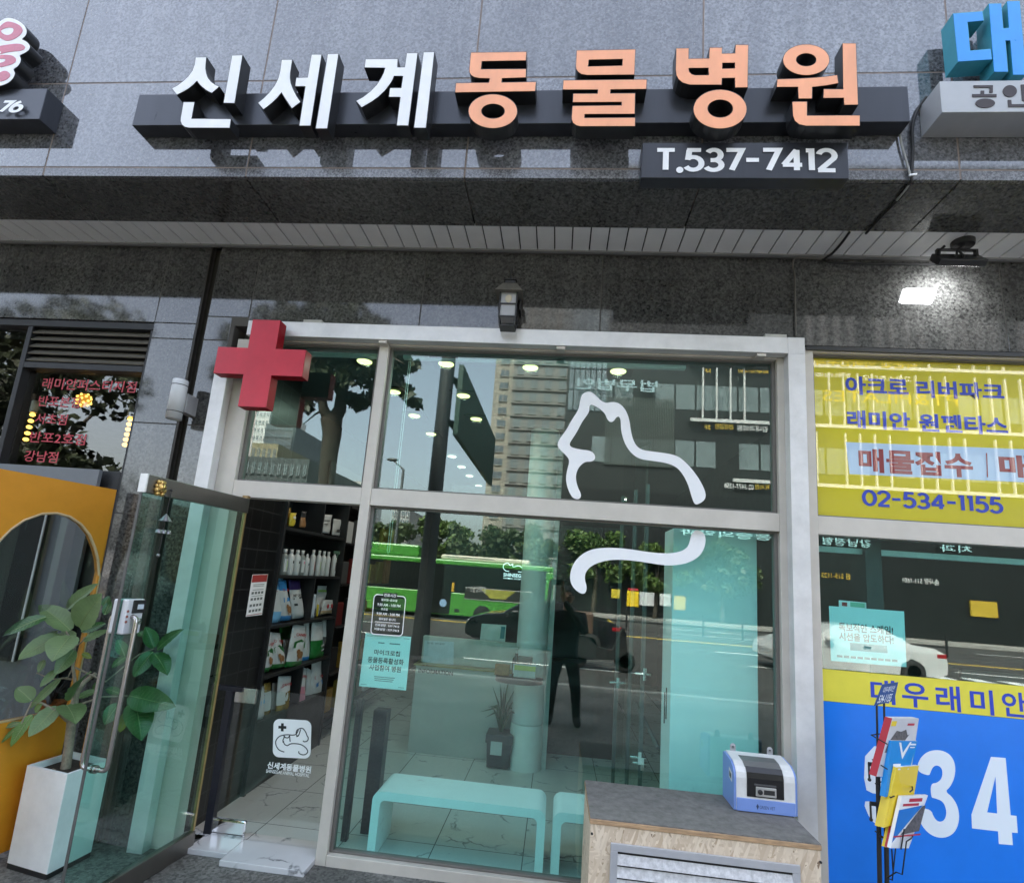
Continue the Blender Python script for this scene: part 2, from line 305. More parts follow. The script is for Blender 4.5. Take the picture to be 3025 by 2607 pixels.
def digits(mb, s, o, ux, uz, th=0.16, gap=0.12, mi=0, tops=None):
    x = 0; lay = []
    for ch in s:
        if ch == ' ': x += 0.4; continue
        w_, st = GLY[ch]; lay.append((x, st)); x += w_+gap
    tot = x-gap; o, ux, uz = Vector(o), Vector(ux), Vector(uz); n = ux.cross(uz).normalized(); k = 0
    for x0, st in lay:
        for p in st:
            k += 1; lift = n*0.0005*(k % 4)
            if len(p) == 2 and abs(p[0][0]-p[1][0]) < 1e-6 and abs(p[0][1]-p[1][1]) < 0.01:
                q = arc(p[0][0], p[0][1]+th*0.3, th*0.62, th*0.62, 0, 360, 14)[:-1]; mb.add([o+ux*((x0+a)/tot)+uz*b+lift for a, b in q], [tuple(range(len(q)))], mi); continue
            cl = (Vector(p[0])-Vector(p[-1])).length < 1e-6; L, Rr = strip(p[:-1] if cl else p, th, cl); n_ = len(L)
            vs = [o+ux*((x0+q.x)/tot)+uz*(th/2+q.y*(1-th))+lift for q in Rr+L]
            mb.add(vs, [(i, (i+1) % n_, n_+(i+1) % n_, n_+i) for i in range(n_ if cl else n_-1)], mi)
    return mb
def ell(cx, cy, rx, ry, n=40): return [(cx+rx*math.cos(2*math.pi*i/n), cy+ry*math.sin(2*math.pi*i/n)) for i in range(n)]
def smooth(poly, it=2):                       # corner cutting for traced curves
    for _ in range(it):
        q = []
        for i in range(len(poly)):
            a, b = Vector(poly[i]), Vector(poly[(i+1) % len(poly)]); q += [tuple(a*0.75+b*0.25), tuple(a*0.25+b*0.75)]
        poly = q
    return poly
def on(poly, t, Y): return [P(*t(x, y), Y) for x, y in poly]
# ------------------------------------------------------------------ palette
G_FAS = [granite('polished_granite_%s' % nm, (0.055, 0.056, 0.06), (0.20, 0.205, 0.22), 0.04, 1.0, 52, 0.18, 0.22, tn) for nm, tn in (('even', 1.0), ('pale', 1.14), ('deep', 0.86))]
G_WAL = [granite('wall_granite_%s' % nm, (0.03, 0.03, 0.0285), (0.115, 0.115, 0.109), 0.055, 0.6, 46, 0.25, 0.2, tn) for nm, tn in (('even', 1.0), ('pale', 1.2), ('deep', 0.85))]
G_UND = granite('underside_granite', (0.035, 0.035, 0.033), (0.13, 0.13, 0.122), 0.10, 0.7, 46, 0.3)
G_LOW = granite('fine_granite', (0.05, 0.05, 0.052), (0.19, 0.19, 0.2), 0.25, 0.6, 75)
M_JOINT = pm('joint_sealant', (0.24, 0.19, 0.165), 0.8, var=0.25, scale=5)
M_DARK = pm('dark_void', (0.012, 0.012, 0.012), 0.8, var=0)
M_BLACK = pm('black_metal', (0.018, 0.018, 0.019), 0.42, var=0.2, scale=15)
M_SIGNB = pm('sign_box_metal', (0.035, 0.038, 0.047), 0.3, metal=0.3, var=0.18, scale=9, aniso=(1, 1, 0.12))
M_RET = pm('letter_return', (0.02, 0.021, 0.023), 0.32, metal=0.2, var=0.25, scale=14)
M_WHITE = pm('white_acrylic', (0.86, 0.86, 0.86), 0.3, var=0.07, scale=5, aniso=(1, 1, 0.4))
M_ORANGE = pm('orange_acrylic', (0.93, 0.40, 0.21), 0.35, var=0.10, scale=5, aniso=(1, 1, 0.4))
M_ALU = pm('bare_aluminium', (0.72, 0.71, 0.70), 0.4, metal=0.25, var=0.13, scale=5, bump=0.03, bscale=25)
M_BEIGE = pm('beige_grey_paint', (0.60, 0.555, 0.49), 0.45, metal=0.1, var=0.07, scale=5)
M_BEAD = pm('brown_grey_bead', (0.15, 0.14, 0.125), 0.5, var=0.1)
M_GASK = pm('black_gasket', (0.01, 0.01, 0.01), 0.6, var=0)
M_STEEL = pm('brushed_steel', (0.42, 0.40, 0.38), 0.22, metal=1.0, var=0.08, scale=30)
M_CHROME = pm('chrome', (0.8, 0.8, 0.8), 0.06, metal=1.0, var=0)
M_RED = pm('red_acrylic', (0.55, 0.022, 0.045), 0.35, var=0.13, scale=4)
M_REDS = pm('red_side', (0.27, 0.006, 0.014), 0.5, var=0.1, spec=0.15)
M_CEIL = pm('painted_plank', (0.74, 0.74, 0.73), 0.55, var=0.04)
M_VINYL = pm('white_vinyl', (0.92, 0.92, 0.92), 0.45, var=0.02)
M_INK = pm('black_ink', (0.012, 0.012, 0.014), 0.5, var=0)
M_CHAR = pm('charcoal_paint', (0.014, 0.015, 0.017), 0.5, var=0.1)
M_NAVY = pm('navy_metal', (0.006, 0.007, 0.014), 0.35, var=0.1)
GL_SHOP = glass('tinted_shop_glass', (0.77, 0.985, 0.96), 0.042)
GL_DOOR = glass('tinted_door_glass', (0.70, 0.90, 0.85), 0.02)
GL_CLEAR = glass('clear_glass', (0.93, 0.97, 0.96), 0.01)
GL_DARK = glass('grey_window_glass', (0.80, 0.82, 0.80), 0.03)
# ------------------------------------------------------------------ key measures
ZS = 4.125                                     # height of the soffit
yF, yU, yW = -0.765, -0.304, 0.0               # fascia face, end of the stone underside, wall face
ZG, ZI, ZR = -0.11, -0.05, -0.27               # pavement, shop floor, road
Yf = 3.64                                      # outer shop frame, front face
X_FL = (P(*t4(1198, 1120), Yf).x+P(*t4(1325, 420), Yf).x)/2
X_FL1 = P(*t4(1283, 1120), Yf).x; X_FR = P(2397, 1733, Yf).x; X_FR1 = P(2335, 1350, Yf).x
Z_FT = P(1600, 973, Yf).z; Z_FB = P(1120, 1001.7, Yf).z
X_ML = P(1034, 1720, 3.72).x; X_MR = P(1092.6, 1483, 3.72).x
Z_T1 = P(1600, 1472.6, 3.72).z; Z_T0 = P(1600, 1524, 3.72).z
X_LW = (P(*tl(1572, 180), 3.7).x+P(*tl(1228, 1740), 3.7).x)/2     # right edge of the left shop window
Z_LW = P(*tl(1000, 160), 3.7).z; Z_RW = P(*t6(1400, 345), 3.7).z
# ------------------------------------------------------------------ ground
struct(MB().add([(-60, -7.0, ZG), (60, -7.0, ZG), (60, 0.3, ZG), (-60, 0.3, ZG)], [(0, 1, 2, 3)]), 'pavement', granite('paving_stones', (0.07, 0.068, 0.062), (0.24, 0.235, 0.22), 0.7, 0.3, 40, 0.4))
kb = MB(); kb.box(-60, 60, -7.18, -7.0, ZR-0.02, ZG+0.004); struct(kb, 'kerb', pm('kerb_stone', (0.3, 0.3, 0.29), 0.8, scale=3))
struct(MB().add([(-400, -300, ZR-0.03), (400, -300, ZR-0.03), (400, 60, ZR-0.03), (-400, 60, ZR-0.03)], [(0, 1, 2, 3)]), 'ground', pm('far_ground', (0.16, 0.155, 0.145), 0.9, scale=0.2))
struct(MB().add([(-150, -33, ZR), (150, -33, ZR), (150, -7.18, ZR), (-150, -7.18, ZR)], [(0, 1, 2, 3)]), 'road', pm('asphalt', (0.05, 0.047, 0.045), 0.85, var=0.25, scale=1.5, bump=0.3, bscale=200))
mk = MB()
for y, w in ((-10.4, .12), (-13.9, .12), (-17.4, .14), (-24.6, .12), (-28.0, .12)):
    for k in range(-8, 9):
        mk.box(k*8-2.2, k*8+2.2, y-w/2, y+w/2, ZR, ZR+0.004)
for k in range(9): mk.box(8.5+k*1.1, 9.05+k*1.1, -15.8, -11.2, ZR, ZR+0.005)
o = struct(mk, 'road_marking', pm('road_paint', (0.75, 0.75, 0.73), 0.7, var=0.15, scale=3))
ym = MB(); ym.box(-80, 80, -20.95, -20.83, ZR, ZR+0.004); ym.box(-80, 80, -20.7, -20.58, ZR, ZR+0.004); struct(ym, 'centre_marking', pm('yellow_road_paint', (0.65, 0.45, 0.06), 0.7))
fp = MB(); fp.box(-150, 150, -38, -33, ZR, ZR+0.16); struct(fp, 'far_pavement', pm('far_paving', (0.3, 0.29, 0.27), 0.85, scale=0.8))
struct(MB().add([(-3.3, 0.14, ZI), (2.1, 0.14, ZI), (2.1, 8, ZI), (-3.3, 8, ZI)], [(0, 1, 2, 3)]), 'shop_floor', marble('marble_tile'))
for x0, x1, nm in ((-8, -3.31, 'left_shop_floor'), (2.11, 7, 'right_shop_floor')):
    struct(MB().add([(x0, 0.14, ZI), (x1, 0.14, ZI), (x1, 6, ZI), (x0, 6, ZI)], [(0, 1, 2, 3)]), nm, pm('dim_floor', (0.12, 0.11, 0.1), 0.4))
# threshold slab in the doorway
th = MB()
xa, xb, xc = P(*tile(500, 2200, 3.453)(215, 1030), 3.60).x, PZ_(*tile(500, 2200, 3.453)(560, 1140), -0.05).x, P(917, 2540, 3.6).x
th.box(-2.2, xb-0.004, -0.05, 0.139, ZI-0.028, ZI+0.004); th.box(xb, X_ML+0.0, -0.135, 0.139, ZI-0.028, ZI+0.006)
ap = MB(); ap.box(-2.35, 2.2, -0.62, 0.139, ZG-0.02, ZI-0.0285); struct(ap, 'doorstep', granite('worn_step_stone', (0.06, 0.058, 0.053), (0.21, 0.205, 0.19), 0.7, 0.3, 40, 0.5))
solo(th, 'threshold_slab', marble('threshold_marble', 3.0, 3.0, (0.62, 0.61, 0.62)), 'white marble threshold tiles in the open doorway, stepping down to the pavement', 'threshold', bev=0.003)
# ------------------------------------------------------------------ building
bld = thing('granite_building', 'dark grey granite building front with a deep fascia over the shops', 'building', (0, 0, ZG))
def panels(mb, xs, zs, y0, y1, g=0.0035, skip=None):
    for i in range(len(xs)-1):
        for j in range(len(zs)-1):
            if skip and skip((xs[i]+xs[i+1])/2, (zs[j]+zs[j+1])/2): continue
            mb.box(xs[i]+g, xs[i+1]-g, y0, y1, zs[j]+g, zs[j+1]-g, (i*5+j*7+len(xs)) % 3)
fx = [0.713+1.4165*k for k in range(-5, 6)]
zj1 = P(1435, 230.6, 2.935).z; zj0 = P(1400, 497.5, 2.935).z
fs_ = MB(); panels(fs_, fx, [zj0, zj1, zj1+0.86, zj1+1.72, zj1+2.58, zj1+3.44], yF, yF+0.03, 0.005)
fs_.build('fascia', G_FAS, bld, 0.0012, 1)
fl = MB(); panels(fl, fx, [ZS, zj0], yF, yF+0.03, 0.005); fl.build('fascia_base_course', [G_LOW]*3, bld, 0.0012, 1)
fk = MB(); fk.box(-7, 8, yF+0.002, yF+0.3, ZS+0.012, 9.0); fk.build('joint', M_JOINT, bld)
un = MB(); ux_ = [x for x in fx]
for i in range(len(fx)-1): un.box(fx[i]+0.004, fx[i+1]-0.004, yF+0.031, yU, ZS, ZS+0.03)
un.build('fascia_underside', G_UND, bld, 0.0012, 1)
pl = MB(); x0p = P(1583.8, 670.9, 3.396).x; pw = 0.1256
for k in range(-46, 52):
    a = x0p+k*pw; pl.box(a+0.005, a+pw-0.005, yU+0.002, -0.029, ZS+0.006, ZS+0.02)
pl.build('plank_ceiling', M_CEIL, bld)
pb = MB(); pb.box(-6, 7, yU+0.001, 0.05, ZS+0.022, ZS+0.08); pb.build('ceiling_backing', M_DARK, bld)
tr_ = MB(); tr_.box(-6, 7, -0.03, -0.0005, ZS-0.006, ZS+0.016); tr_.build('ceiling_trim', pm('trim_paint', (0.22, 0.22, 0.215), 0.5), bld)
# wall above and beside the shop front
xg0, xg1 = P(598, 860, 3.7).x, P(627, 860, 3.7).x
wl = MB(); xs_u = [-7, -4.6, P(475, 860, 3.7).x, xg0]
panels(wl, xs_u, [Z_LW, ZS-0.001], yW, 0.03, skip=lambda x, z: x > xg0)
z_pj = [P(*t4(1060, 290), 3.7).z, P(*t4(900, 805), 3.7).z, P(*t4(750, 1358), 3.7).z]
z_pt = P(*tile(0, 500, 2.96)(1650, 780), 3.7).z
panels(wl, [X_LW, xg0], [ZG, z_pj[2]-0.8, z_pj[2], z_pj[1], z_pj[0], Z_LW], yW, 0.03)
panels(wl, [xg1, X_FL+0.02], [ZG, z_pj[2]-0.8, z_pj[2], z_pj[1], z_pj[0], P(748, 938, 3.7).z], yW, 0.03)
xs_r = [xg1, P(748, 860, 3.7).x, P(1248.6, 860, 3.7).x, P(1777, 860, 3.7).x, P(2350, 880, 3.7).x, P(2964, 860, 3.7).x, 6.5]
panels(wl, xs_r[:2], [P(748, 938, 3.7).z, z_pt, ZS-0.001], yW, 0.03)
panels(wl, xs_r[1:5], [Z_FT-0.05, ZS-0.001], yW, 0.03)
panels(wl, xs_r[4:], [Z_RW, ZS-0.001], yW, 0.03)
ZK = Z_FT-0.06
def lean(mb):                                  # upper slabs tilted back only to carry the fascia's reflection lower down
    for q in mb.v:
        if q.z > ZK and q.y < 0.02: q.y += (q.z-ZK)*0.021
lean(wl)
wl.build('stone_wall', G_WAL, bld, 0.0015, 1)
wb = MB()
wb.box(-7, xg0, 0.003, 0.14, Z_LW+0.01, ZS+0.02); wb.box(xg1, 6.5, 0.003, 0.14, Z_RW+0.01, ZS+0.02); wb.box(X_LW+0.01, xg0, 0.003, 0.35, ZG, Z_LW); wb.box(xg1, X_FL+0.05, 0.003, 0.35, ZG, Z_FT)
lean(wb)
wb.build('wall_backing', pm('joint_grey', (0.09, 0.085, 0.078), 0.8, var=0), bld)
ej = MB(); ej.box(xg0-0.0, xg0+0.014, 0.004, 0.03, ZG, ZS); ej.box(xg0+0.015, xg1, 0.05, 0.06, ZG, ZS)
ej.build('expansion_joint', pm('joint_metal', (0.03, 0.026, 0.021), 0.45, metal=0.3, var=0.2, scale=4), bld)
body = MB(); body.box(-16, 18, yF+0.31, 14, ZS+0.3, 9.0); body.box(-16, -8.2, 0.4, 14, ZG, ZS+0.31); body.box(8.2, 18, 0.4, 14, ZG, ZS+0.31); body.box(-8, 8, 8.2, 14, ZG, ZS+0.31); body.build('unseen_sun_block', pm('sun_block_stone', (0.2, 0.2, 0.21), 0.6), bld)  # unseen mass added to block the sun, kept low for more street bounce
roomc = MB(); roomc.box(-3.3, 2.1, 0.145, 8.1, 3.36, 3.5); roomc.build('shop_ceiling', pm('ceiling_paint', (0.11, 0.11, 0.11), 0.8, var=0), bld)
rc2 = MB(); rc2.box(-8.1, -3.301, 0.15, 6.1, 3.36, 3.5); rc2.build('side_shop_ceiling', M_CHAR, bld); rc2 = MB(); rc2.box(2.101, 8.1, 0.15, 6.1, 3.36, 3.5); rc2.build('side_shop_ceiling', M_CHAR, bld)
tlw = MB(); tlw.box(-2.45, -2.33, 0.145, 0.768, ZI, 3.36); tlw.build('tiled_wall', bricks('black_tile', (0.004, 0.004, 0.0045), (0.006, 0.006, 0.0065), (0.03, 0.03, 0.031), 0.152, 0.152, 0.004, 0.3, 'yz', 0.0), bld)
iw = MB(); iw.box(-2.75, -2.65, 0.77, 8.1, ZI, 3.36); iw.box(2.0, 2.1, 0.145, 8.1, ZI, 3.36); iw.box(-2.65, 2.0, 7.6, 7.7, ZI, 3.36)
iw.build('inner_wall', pm('dark_wall_paint', (0.035, 0.037, 0.036), 0.7, var=0.05), bld)
ow = MB(); ow.box(-8.1, -3.3, 5, 5.1, ZI, 3.36); ow.box(-8.1, -8, 0.2, 4.999, ZI, 3.36); ow.build('side_shop_wall', pm('side_shop_paint', (0.03, 0.029, 0.027), 0.7), bld)
ow = MB(); ow.box(2.1, 8.1, 4, 4.1, ZI, 3.36); ow.box(8, 8.1, 0.2, 3.999, ZI, 3.36); ow.build('side_shop_wall', MATS['side_shop_paint'], bld)
# ------------------------------------------------------------------ main sign
yB, yL = -0.868, -0.961
YB, YL = yB+3.7, yL+3.7
a, b = P(*t1(855, 578), YB), P(*t3(1383, 722), YB)
zb0, zb1 = P(*t1(808, 768), YB).z, (P(*t1(860, 578), YB).z+P(*t3(1380, 515), YB).z)/2
sign = thing('channel_letter_sign', 'long dark sign bar with white and orange raised Hangul letters', 'sign', ((a.x+b.x)/2, yF, zb0))
MB().box(P(*t1(830, 670), YB).x, P(*t3(1385, 620), YB).x, yB, yF-0.001, zb0, zb1).build('sign_bar', M_SIGNB, sign, 0.003)
LET = [
 ((490, 140), 0, [[(517,170),(717,165),(702,300),(700,370),(712,450),(740,530),(800,605),(870,655),(945,690),(805,808),(720,765),(640,705),(585,650),(545,595),(480,660),(400,725),(300,785),(190,842),(95,720),(200,665),(300,590),(390,505),(460,410),(500,300)]], [[(1158,138),(1352,130),(1210,988),(1008,982)]], [[(305,958),(508,958),(455,1250),(1148,1255),(1125,1420),(400,1418),(330,1402),(275,1360),(252,1300),(254,1240)]]),
 ((740, 140), 0, [[(543,212),(738,210),(702,450),(698,540),(710,620),(750,730),(810,850),(885,960),(725,1080),(650,970),(590,880),(543,800),(470,890),(380,975),(300,1040),(225,1097),(125,975),(230,890),(330,790),(420,670),(480,550),(515,420)]], [[(1068,122),(1255,120),(1058,1382),(850,1382),(960,690),(780,690),(800,530),(1000,525)]], [[(1355,112),(1552,108),(1352,1432),(1140,1432)]]),
 ((1030, 130), 0, [[(292,262),(868,258),(860,405),(982,405),(1018,155),(1218,153),(1052,1440),(838,1438),(905,940),(700,935),(725,770),(920,770),(950,570),(800,568),(775,630),(740,690),(640,820),(520,935),(400,1020),(225,1122),(122,1000),(250,930),(380,830),(490,715),(570,590),(610,510),(635,425),(272,420)]], [[(1312,140),(1512,135),(1362,1480),(1142,1478)]]),
 ((1320, 130), 1, [[(418,148),(1408,132),(1395,295),(620,310),(605,440),(1400,435),(1395,595),(975,608),(970,672),(1575,662),(1558,835),(140,858),(155,682),(735,676),(750,612),(560,605),(480,588),(425,552),(396,505),(390,450)]], [ell(810,1183,434,303), ell(812,1182,203,127)]),
 ((1640, 130), 1, [[(375,110),(1418,90),(1398,545),(560,552),(460,535),(395,490),(365,440),(358,380)], [(595,280),(1185,268),(1180,380),(580,395)]], [[(140,635),(1618,620),(1610,798),(980,805),(975,865),(1412,862),(1405,1235),(525,1238),(520,1295),(1415,1290),(1410,1450),(440,1452),(370,1435),(312,1390),(287,1330),(285,1270),(300,1085),(1165,1075),(1165,1025),(305,1030),(312,870),(740,868),(748,808),(128,808)]]),
 ((1970, 110), 1, [[(160,195),(392,188),(388,375),(738,370),(748,180),(978,180),(975,285),(1195,280),(1205,130),(1438,130),(1425,888),(1198,890),(1192,722),(975,725),(968,842),(400,840),(280,805),(205,745),(165,670),(152,570)], [(385,545),(730,543),(735,665),(500,668),(440,650),(400,615),(388,580)], [(980,455),(1195,452),(1195,548),(978,552)]], [ell(937,1265,474,346), ell(940,1255,220,155)]),
 ((2260, 110), 1, [ell(725,398,413,276), ell(725,398,175,111)], [[(212,735),(560,725),(900,705),(1100,685),(1275,660),(1295,812),(1100,850),(835,880),(832,1085),(585,1085),(578,880),(200,880)]], [[(1360,105),(1605,105),(1642,1192),(1390,1195),(1382,1072),(1020,1075),(1030,908),(1370,910)]], [[(475,1130),(745,1128),(745,1373),(1675,1370),(1672,1562),(720,1562),(600,1535),(525,1475),(490,1385),(483,1300)]]),
]
def ccw2(lp):
    s = sum(lp[i][0]*lp[(i+1) % len(lp)][1]-lp[(i+1) % len(lp)][0]*lp[i][1] for i in range(len(lp))); return s > 0
def inset(lp, d):                                    # move every edge of a traced loop inwards by d
    pts = [Vector(q) for q in lp]; k = len(pts); out = []; sg = 1 if ccw2(lp) else -1
    for i in range(k):
        a, b, c = pts[i-1], pts[i], pts[(i+1) % k]; d1 = (b-a).normalized(); d2 = (c-b).normalized()
        n1 = Vector((-d1.y, d1.x)); n2 = Vector((-d2.y, d2.x)); n_ = n1+n2; n_ = n_.normalized() if n_.length > 1e-6 else n1
        out.append(tuple(b+n_*sg*d/max(0.5, n_.dot(n1))))
    return out
for org_, colr, *glyphs in LET:
    tt = tile(org_[0], org_[1], 5.953); body_, face = MB(), MB()
    for g in glyphs:
        loops = [on(lp, tt, YL) for lp in g]
        body_.slab(loops, (0, yB-0.001-yL, 0))
        fl_ = [on(inset(lp, 9 if i == 0 else -6), tt, YL-0.0025) for i, lp in enumerate(g)]
        face.slab(fl_, (0, 0.0024, 0))
    lo = body_.build('letter', M_RET, sign); face.build('letter_face', M_ORANGE if colr else M_WHITE, lo)
# telephone box sign
YP = 2.845
ph = thing('phone_number_sign', 'dark grey box sign with a white phone number under the long sign bar', 'sign', (P(2205, 530, YP).x, yF, ZS))
tq = tile(1880, 400, 3.188)
p0, p1 = P(*tq(48, 395), YP), P(*tq(2005, 412), YP); pt = P(*tq(1000, 68), YP).z
MB().box((p0.x+P(*tq(55, 60), YP).x)/2, p1.x, YP-3.7, yF-0.001, (p0.z+p1.z)/2, pt).build('box', M_SIGNB, ph, 0.003)
dg = MB(); q0, q1 = P(*tq(185, 342), YP-0.003), P(*tq(1882, 360), YP-0.003); qt = P(*tq(1000, 115), YP-0.003).z
digits(dg, 'T.537-7412', (q0.x, YP-3.703, (q0.z+q1.z)/2), (q1.x-q0.x, 0, 0), (0, 0, qt-(q0.z+q1.z)/2), 0.2, 0.10)
dg.build('lettering', M_WHITE, ph)
# left neighbour sign
YLB = 2.809; tx = tile(0, 30, 4.464)
ls = thing('side_sign', 'left sign with pink brush letter edged in white above a dark number box', 'sign', (P(60, 300, YLB).x, yF, P(60, 360, YLB).z))
zz = P(*tx(100, 1440), YLB).z; MB().box(-4.4, P(*tx(570, 1240), YLB).x, YLB-3.7, yF-0.001, zz, P(*tx(300, 1037), YLB).z).build('number_box', M_SIGNB, ls, 0.003)
cloud = smooth([(-300,330),(-150,250),(0,140),(70,98),(140,95),(240,130),(320,190),(358,260),(345,330),(300,375),(290,385),(310,392),(370,425),(402,480),(375,540),(300,580),(258,598),(272,625),(278,670),(240,740),(185,775),(180,785),(202,830),(170,910),(100,970),(0,1005),(-150,1030),(-300,1020)], 2)
MB().slab([on(cloud, tx, 2.775)], (0, 0.095, 0)).build('letter', M_RET, ls)
cf = MB().slab([on(inset(cloud, 5), tx, 2.7725)], (0, 0.0024, 0)).build('letter_face', M_WHITE, ls)
pk = MB()
for g in ([smooth([(-60,260),(0,215),(60,160),(120,148),(240,185),(295,240),(295,290),(230,360),(100,415),(0,370),(-60,330)]), smooth([(0,270),(60,235),(150,225),(185,255),(160,310),(100,335),(40,315)])], [smooth([(-50,482),(100,455),(240,440),(310,460),(335,495),(290,535),(150,545),(60,560),(-20,590),(30,545),(-50,540)])],
          [smooth([(-50,595),(130,588),(200,620),(215,670),(160,715),(0,755),(-50,750)]), smooth([(-50,655),(30,635),(80,650),(50,690),(-50,700)])], [smooth([(-50,850),(40,800),(100,805),(140,850),(100,910),(0,945),(-60,940)])]):
    pk.slab([on(lp, tx, 2.7705) for lp in g], (0, 0.0019, 0))
pk.build('brush_stroke', pm('faded_pink_print', (0.62, 0.19, 0.26), 0.5, var=0.12, scale=20), ls)
nm = MB(); a, b = P(*tx(-330, 1345), YLB-0.02), P(*tx(238, 1358), YLB-0.02)
digits(nm, '2-76', (a.x, YLB-3.72, b.z), (b.x-a.x, 0, 0), (0.035, 0, P(*tx(200, 1185), YLB-0.02).z-b.z), 0.24, 0.1); nm.build('number_lettering', M_WHITE, ls)
# right neighbour sign
YRB = 2.757; tx = tile(2640, 0, 3.883)
rs = thing('side_sign', 'right sign with a tall bright blue raised letter above a light grey box', 'sign', (P(2900, 300, YRB).x, yF, P(2800, 335, YRB).z))
MB().box(P(*tx(541, 1100), YRB).x, 4.2, YRB-3.7, yF-0.001, P(*tx(900, 1287), YRB).z, P(*tx(900, 928), YRB).z).build('grey_box', pm('light_grey_panel', (0.40, 0.41, 0.42), 0.4, metal=0.2, var=0.06), rs, 0.003)
M_BLUE = pm('sky_blue_acrylic', (0.03, 0.30, 0.78), 0.3, var=0.05); M_TEAL = pm('teal_return', (0.05, 0.30, 0.38), 0.35, metal=0.2, var=0.15, scale=6)
for g in ([(680,155),(1020,130),(1035,240),(850,258),(880,580),(1115,560),(1130,685),(735,712)], [(1090,42),(1235,40),(1260,325),(1320,320),(1300,15),(1448,12),(1520,862),(1368,862),(1335,470),(1285,470),(1315,828),(1150,828)]):
    lo = MB().slab([on(g, tx, 2.775)], (0, 0.10, 0)).build('letter', M_TEAL, rs)
    MB().slab([on(inset(g, 5), tx, 2.772)], (0, 0.0028, 0)).build('letter_face', M_BLUE, lo)
g_ = MB()
for lp in ([(920,978),(1140,978),(1138,1062),(1100,1062),(1105,1006),(922,1006)], [(903,1080),(1000,1080),(1002,1040),(1040,1040),(1040,1080),(1182,1080),(1182,1112),(905,1112)], ell(1052,1183,112,53), ell(1335,1045,80,68), [(1460,970),(1502,970),(1510,1158),(1478,1158)], [(1312,1145),(1350,1145),(1355,1195),(1640,1195),(1640,1227),(1318,1227)]):
    g_.slab([on(lp, tx, YRB-0.003)], (0, 0.0028, 0))
g_.build('lettering', pm('dark_brown_lettering', (0.03, 0.02, 0.022), 0.5), rs)
# ------------------------------------------------------------------ shop front
sf = thing('shopfront', 'pale metal and tinted glass shop front with the glass door standing open', 'shop front', ((X_FL+X_FR)/2, 0, ZG))
X_CR = P(*t4(1718, 180), Yf).x            # the beam starts behind the red cross
of = MB()
y0, y1 = Yf-3.7, 0.019
of.box(X_CR-0.25, X_FR1-0.001, y0, y1, Z_FB, Z_FT)
of.add([(X_FR1, y0, Z_FB), (X_FR, y0, Z_FT), (X_FR, y1, Z_FT), (X_FR1, y1, Z_FB)], [(0, 1, 2, 3)])
of.slab([[(X_FR1, y0, Z_FB), (X_FR, y0, Z_FB), (X_FR, y0, Z_FT), (X_FR1, y0, Z_FT)]], (0, y1-y0, 0))
of.slab([[(X_FR1, y0, ZG), (X_FR, y0, ZG), (X_FR, y0, Z_FB-0.001), (X_FR1, y0, Z_FB-0.001)]], (0, y1-y0, 0))
of.box(X_FL, X_FL1, y0, y1, ZG, P(*t4(1350, 505), Yf).z+0.12)
of.build('outer_frame', M_ALU, sf, 0.003)
for u, v in ((923, 944), (2293, 988)):
    c = P(u, v, Yf); MB().box(c.x-0.07, c.x+0.07, -0.055, -0.002, Z_FT+0.001, Z_FT+0.022).build('mounting_bracket', pm('old_plaster', (0.5, 0.49, 0.45), 0.8, var=0.2), sf)
for q_ in (t5(1360, 362), t5(282, 326), t6(490, 397)):
    c = P(*q_, 3.7); MB().box(c.x-0.03, c.x+0.03, Yf-3.69, 0.016, Z_FB-0.022, Z_FB-0.001).build('beam_clip', M_BEIGE, sf, 0.002)
X_JL = P(695, 1400, 3.72).x; X_JR = P(2303, 1500, 3.72).x
fr = MB(); ys, ye = 0.02, 0.125
fr.box(X_FL1-0.02, X_JL, ys, ye, ZG, Z_FB); fr.box(X_JR, X_FR1+0.02, ys, ye, ZG, Z_FB)
fr.box(X_JL+0.0, X_JR, ys+0.001, ye, Z_FB-0.012, Z_FB+0.06)
fr.build('jamb', M_BEIGE, sf, 0.003)
fm = MB(); fm.box(X_ML, X_MR, ys-0.002, ye, ZG, Z_FB-0.013); fm.build('mullion', M_BEIGE, sf, 0.003)
ft = MB(); ft.box(X_JL+0.001, X_ML-0.001, ys, ye, Z_T0, Z_T1); ft.box(X_MR+0.001, X_JR-0.001, ys, ye, Z_T0, Z_T1); ft.build('transom', M_BEIGE, sf, 0.003)
Z_SL = P(*t8(500, 1692), 3.72).z
sl = MB(); sl.box(X_MR+0.001, X_JR-0.001, ys-0.004, ye, ZG, Z_SL); sl.build('sill', M_BEIGE, sf, 0.003)
def beads(x0, x1, z0, z1, w=0.022, y=0.055, mat=M_BEAD, par=sf):
    b = MB(); b.box(x0, x0+w, y, y+0.05, z0, z1); b.box(x1-w, x1, y, y+0.05, z0, z1); b.box(x0+w+0.001, x1-w-0.001, y, y+0.05, z1-w*0.6, z1); b.box(x0+w+0.001, x1-w-0.001, y, y+0.05, z0, z0+w*0.6); return b.build('glazing_bead', mat, par, 0.0015, 1)
def pane(x0, x1, z0, z1, mat, par, y=0.08, t=0.008): return MB().box(x0, x1, y, y+t, z0, z1).build('pane', mat, par)
g = 0.001
for x0, x1, z0, z1 in ((X_JL+g, X_ML-g, Z_T1+g, Z_FB-0.013), (X_MR+g, X_JR-g, Z_T1+g, Z_FB-0.013), (X_MR+g, X_JR-g, Z_SL+g, Z_T0-g)):
    beads(x0, x1, z0, z1); pane(x0+0.006, x1-0.006, z0+0.004, z1-0.004, GL_SHOP, sf)
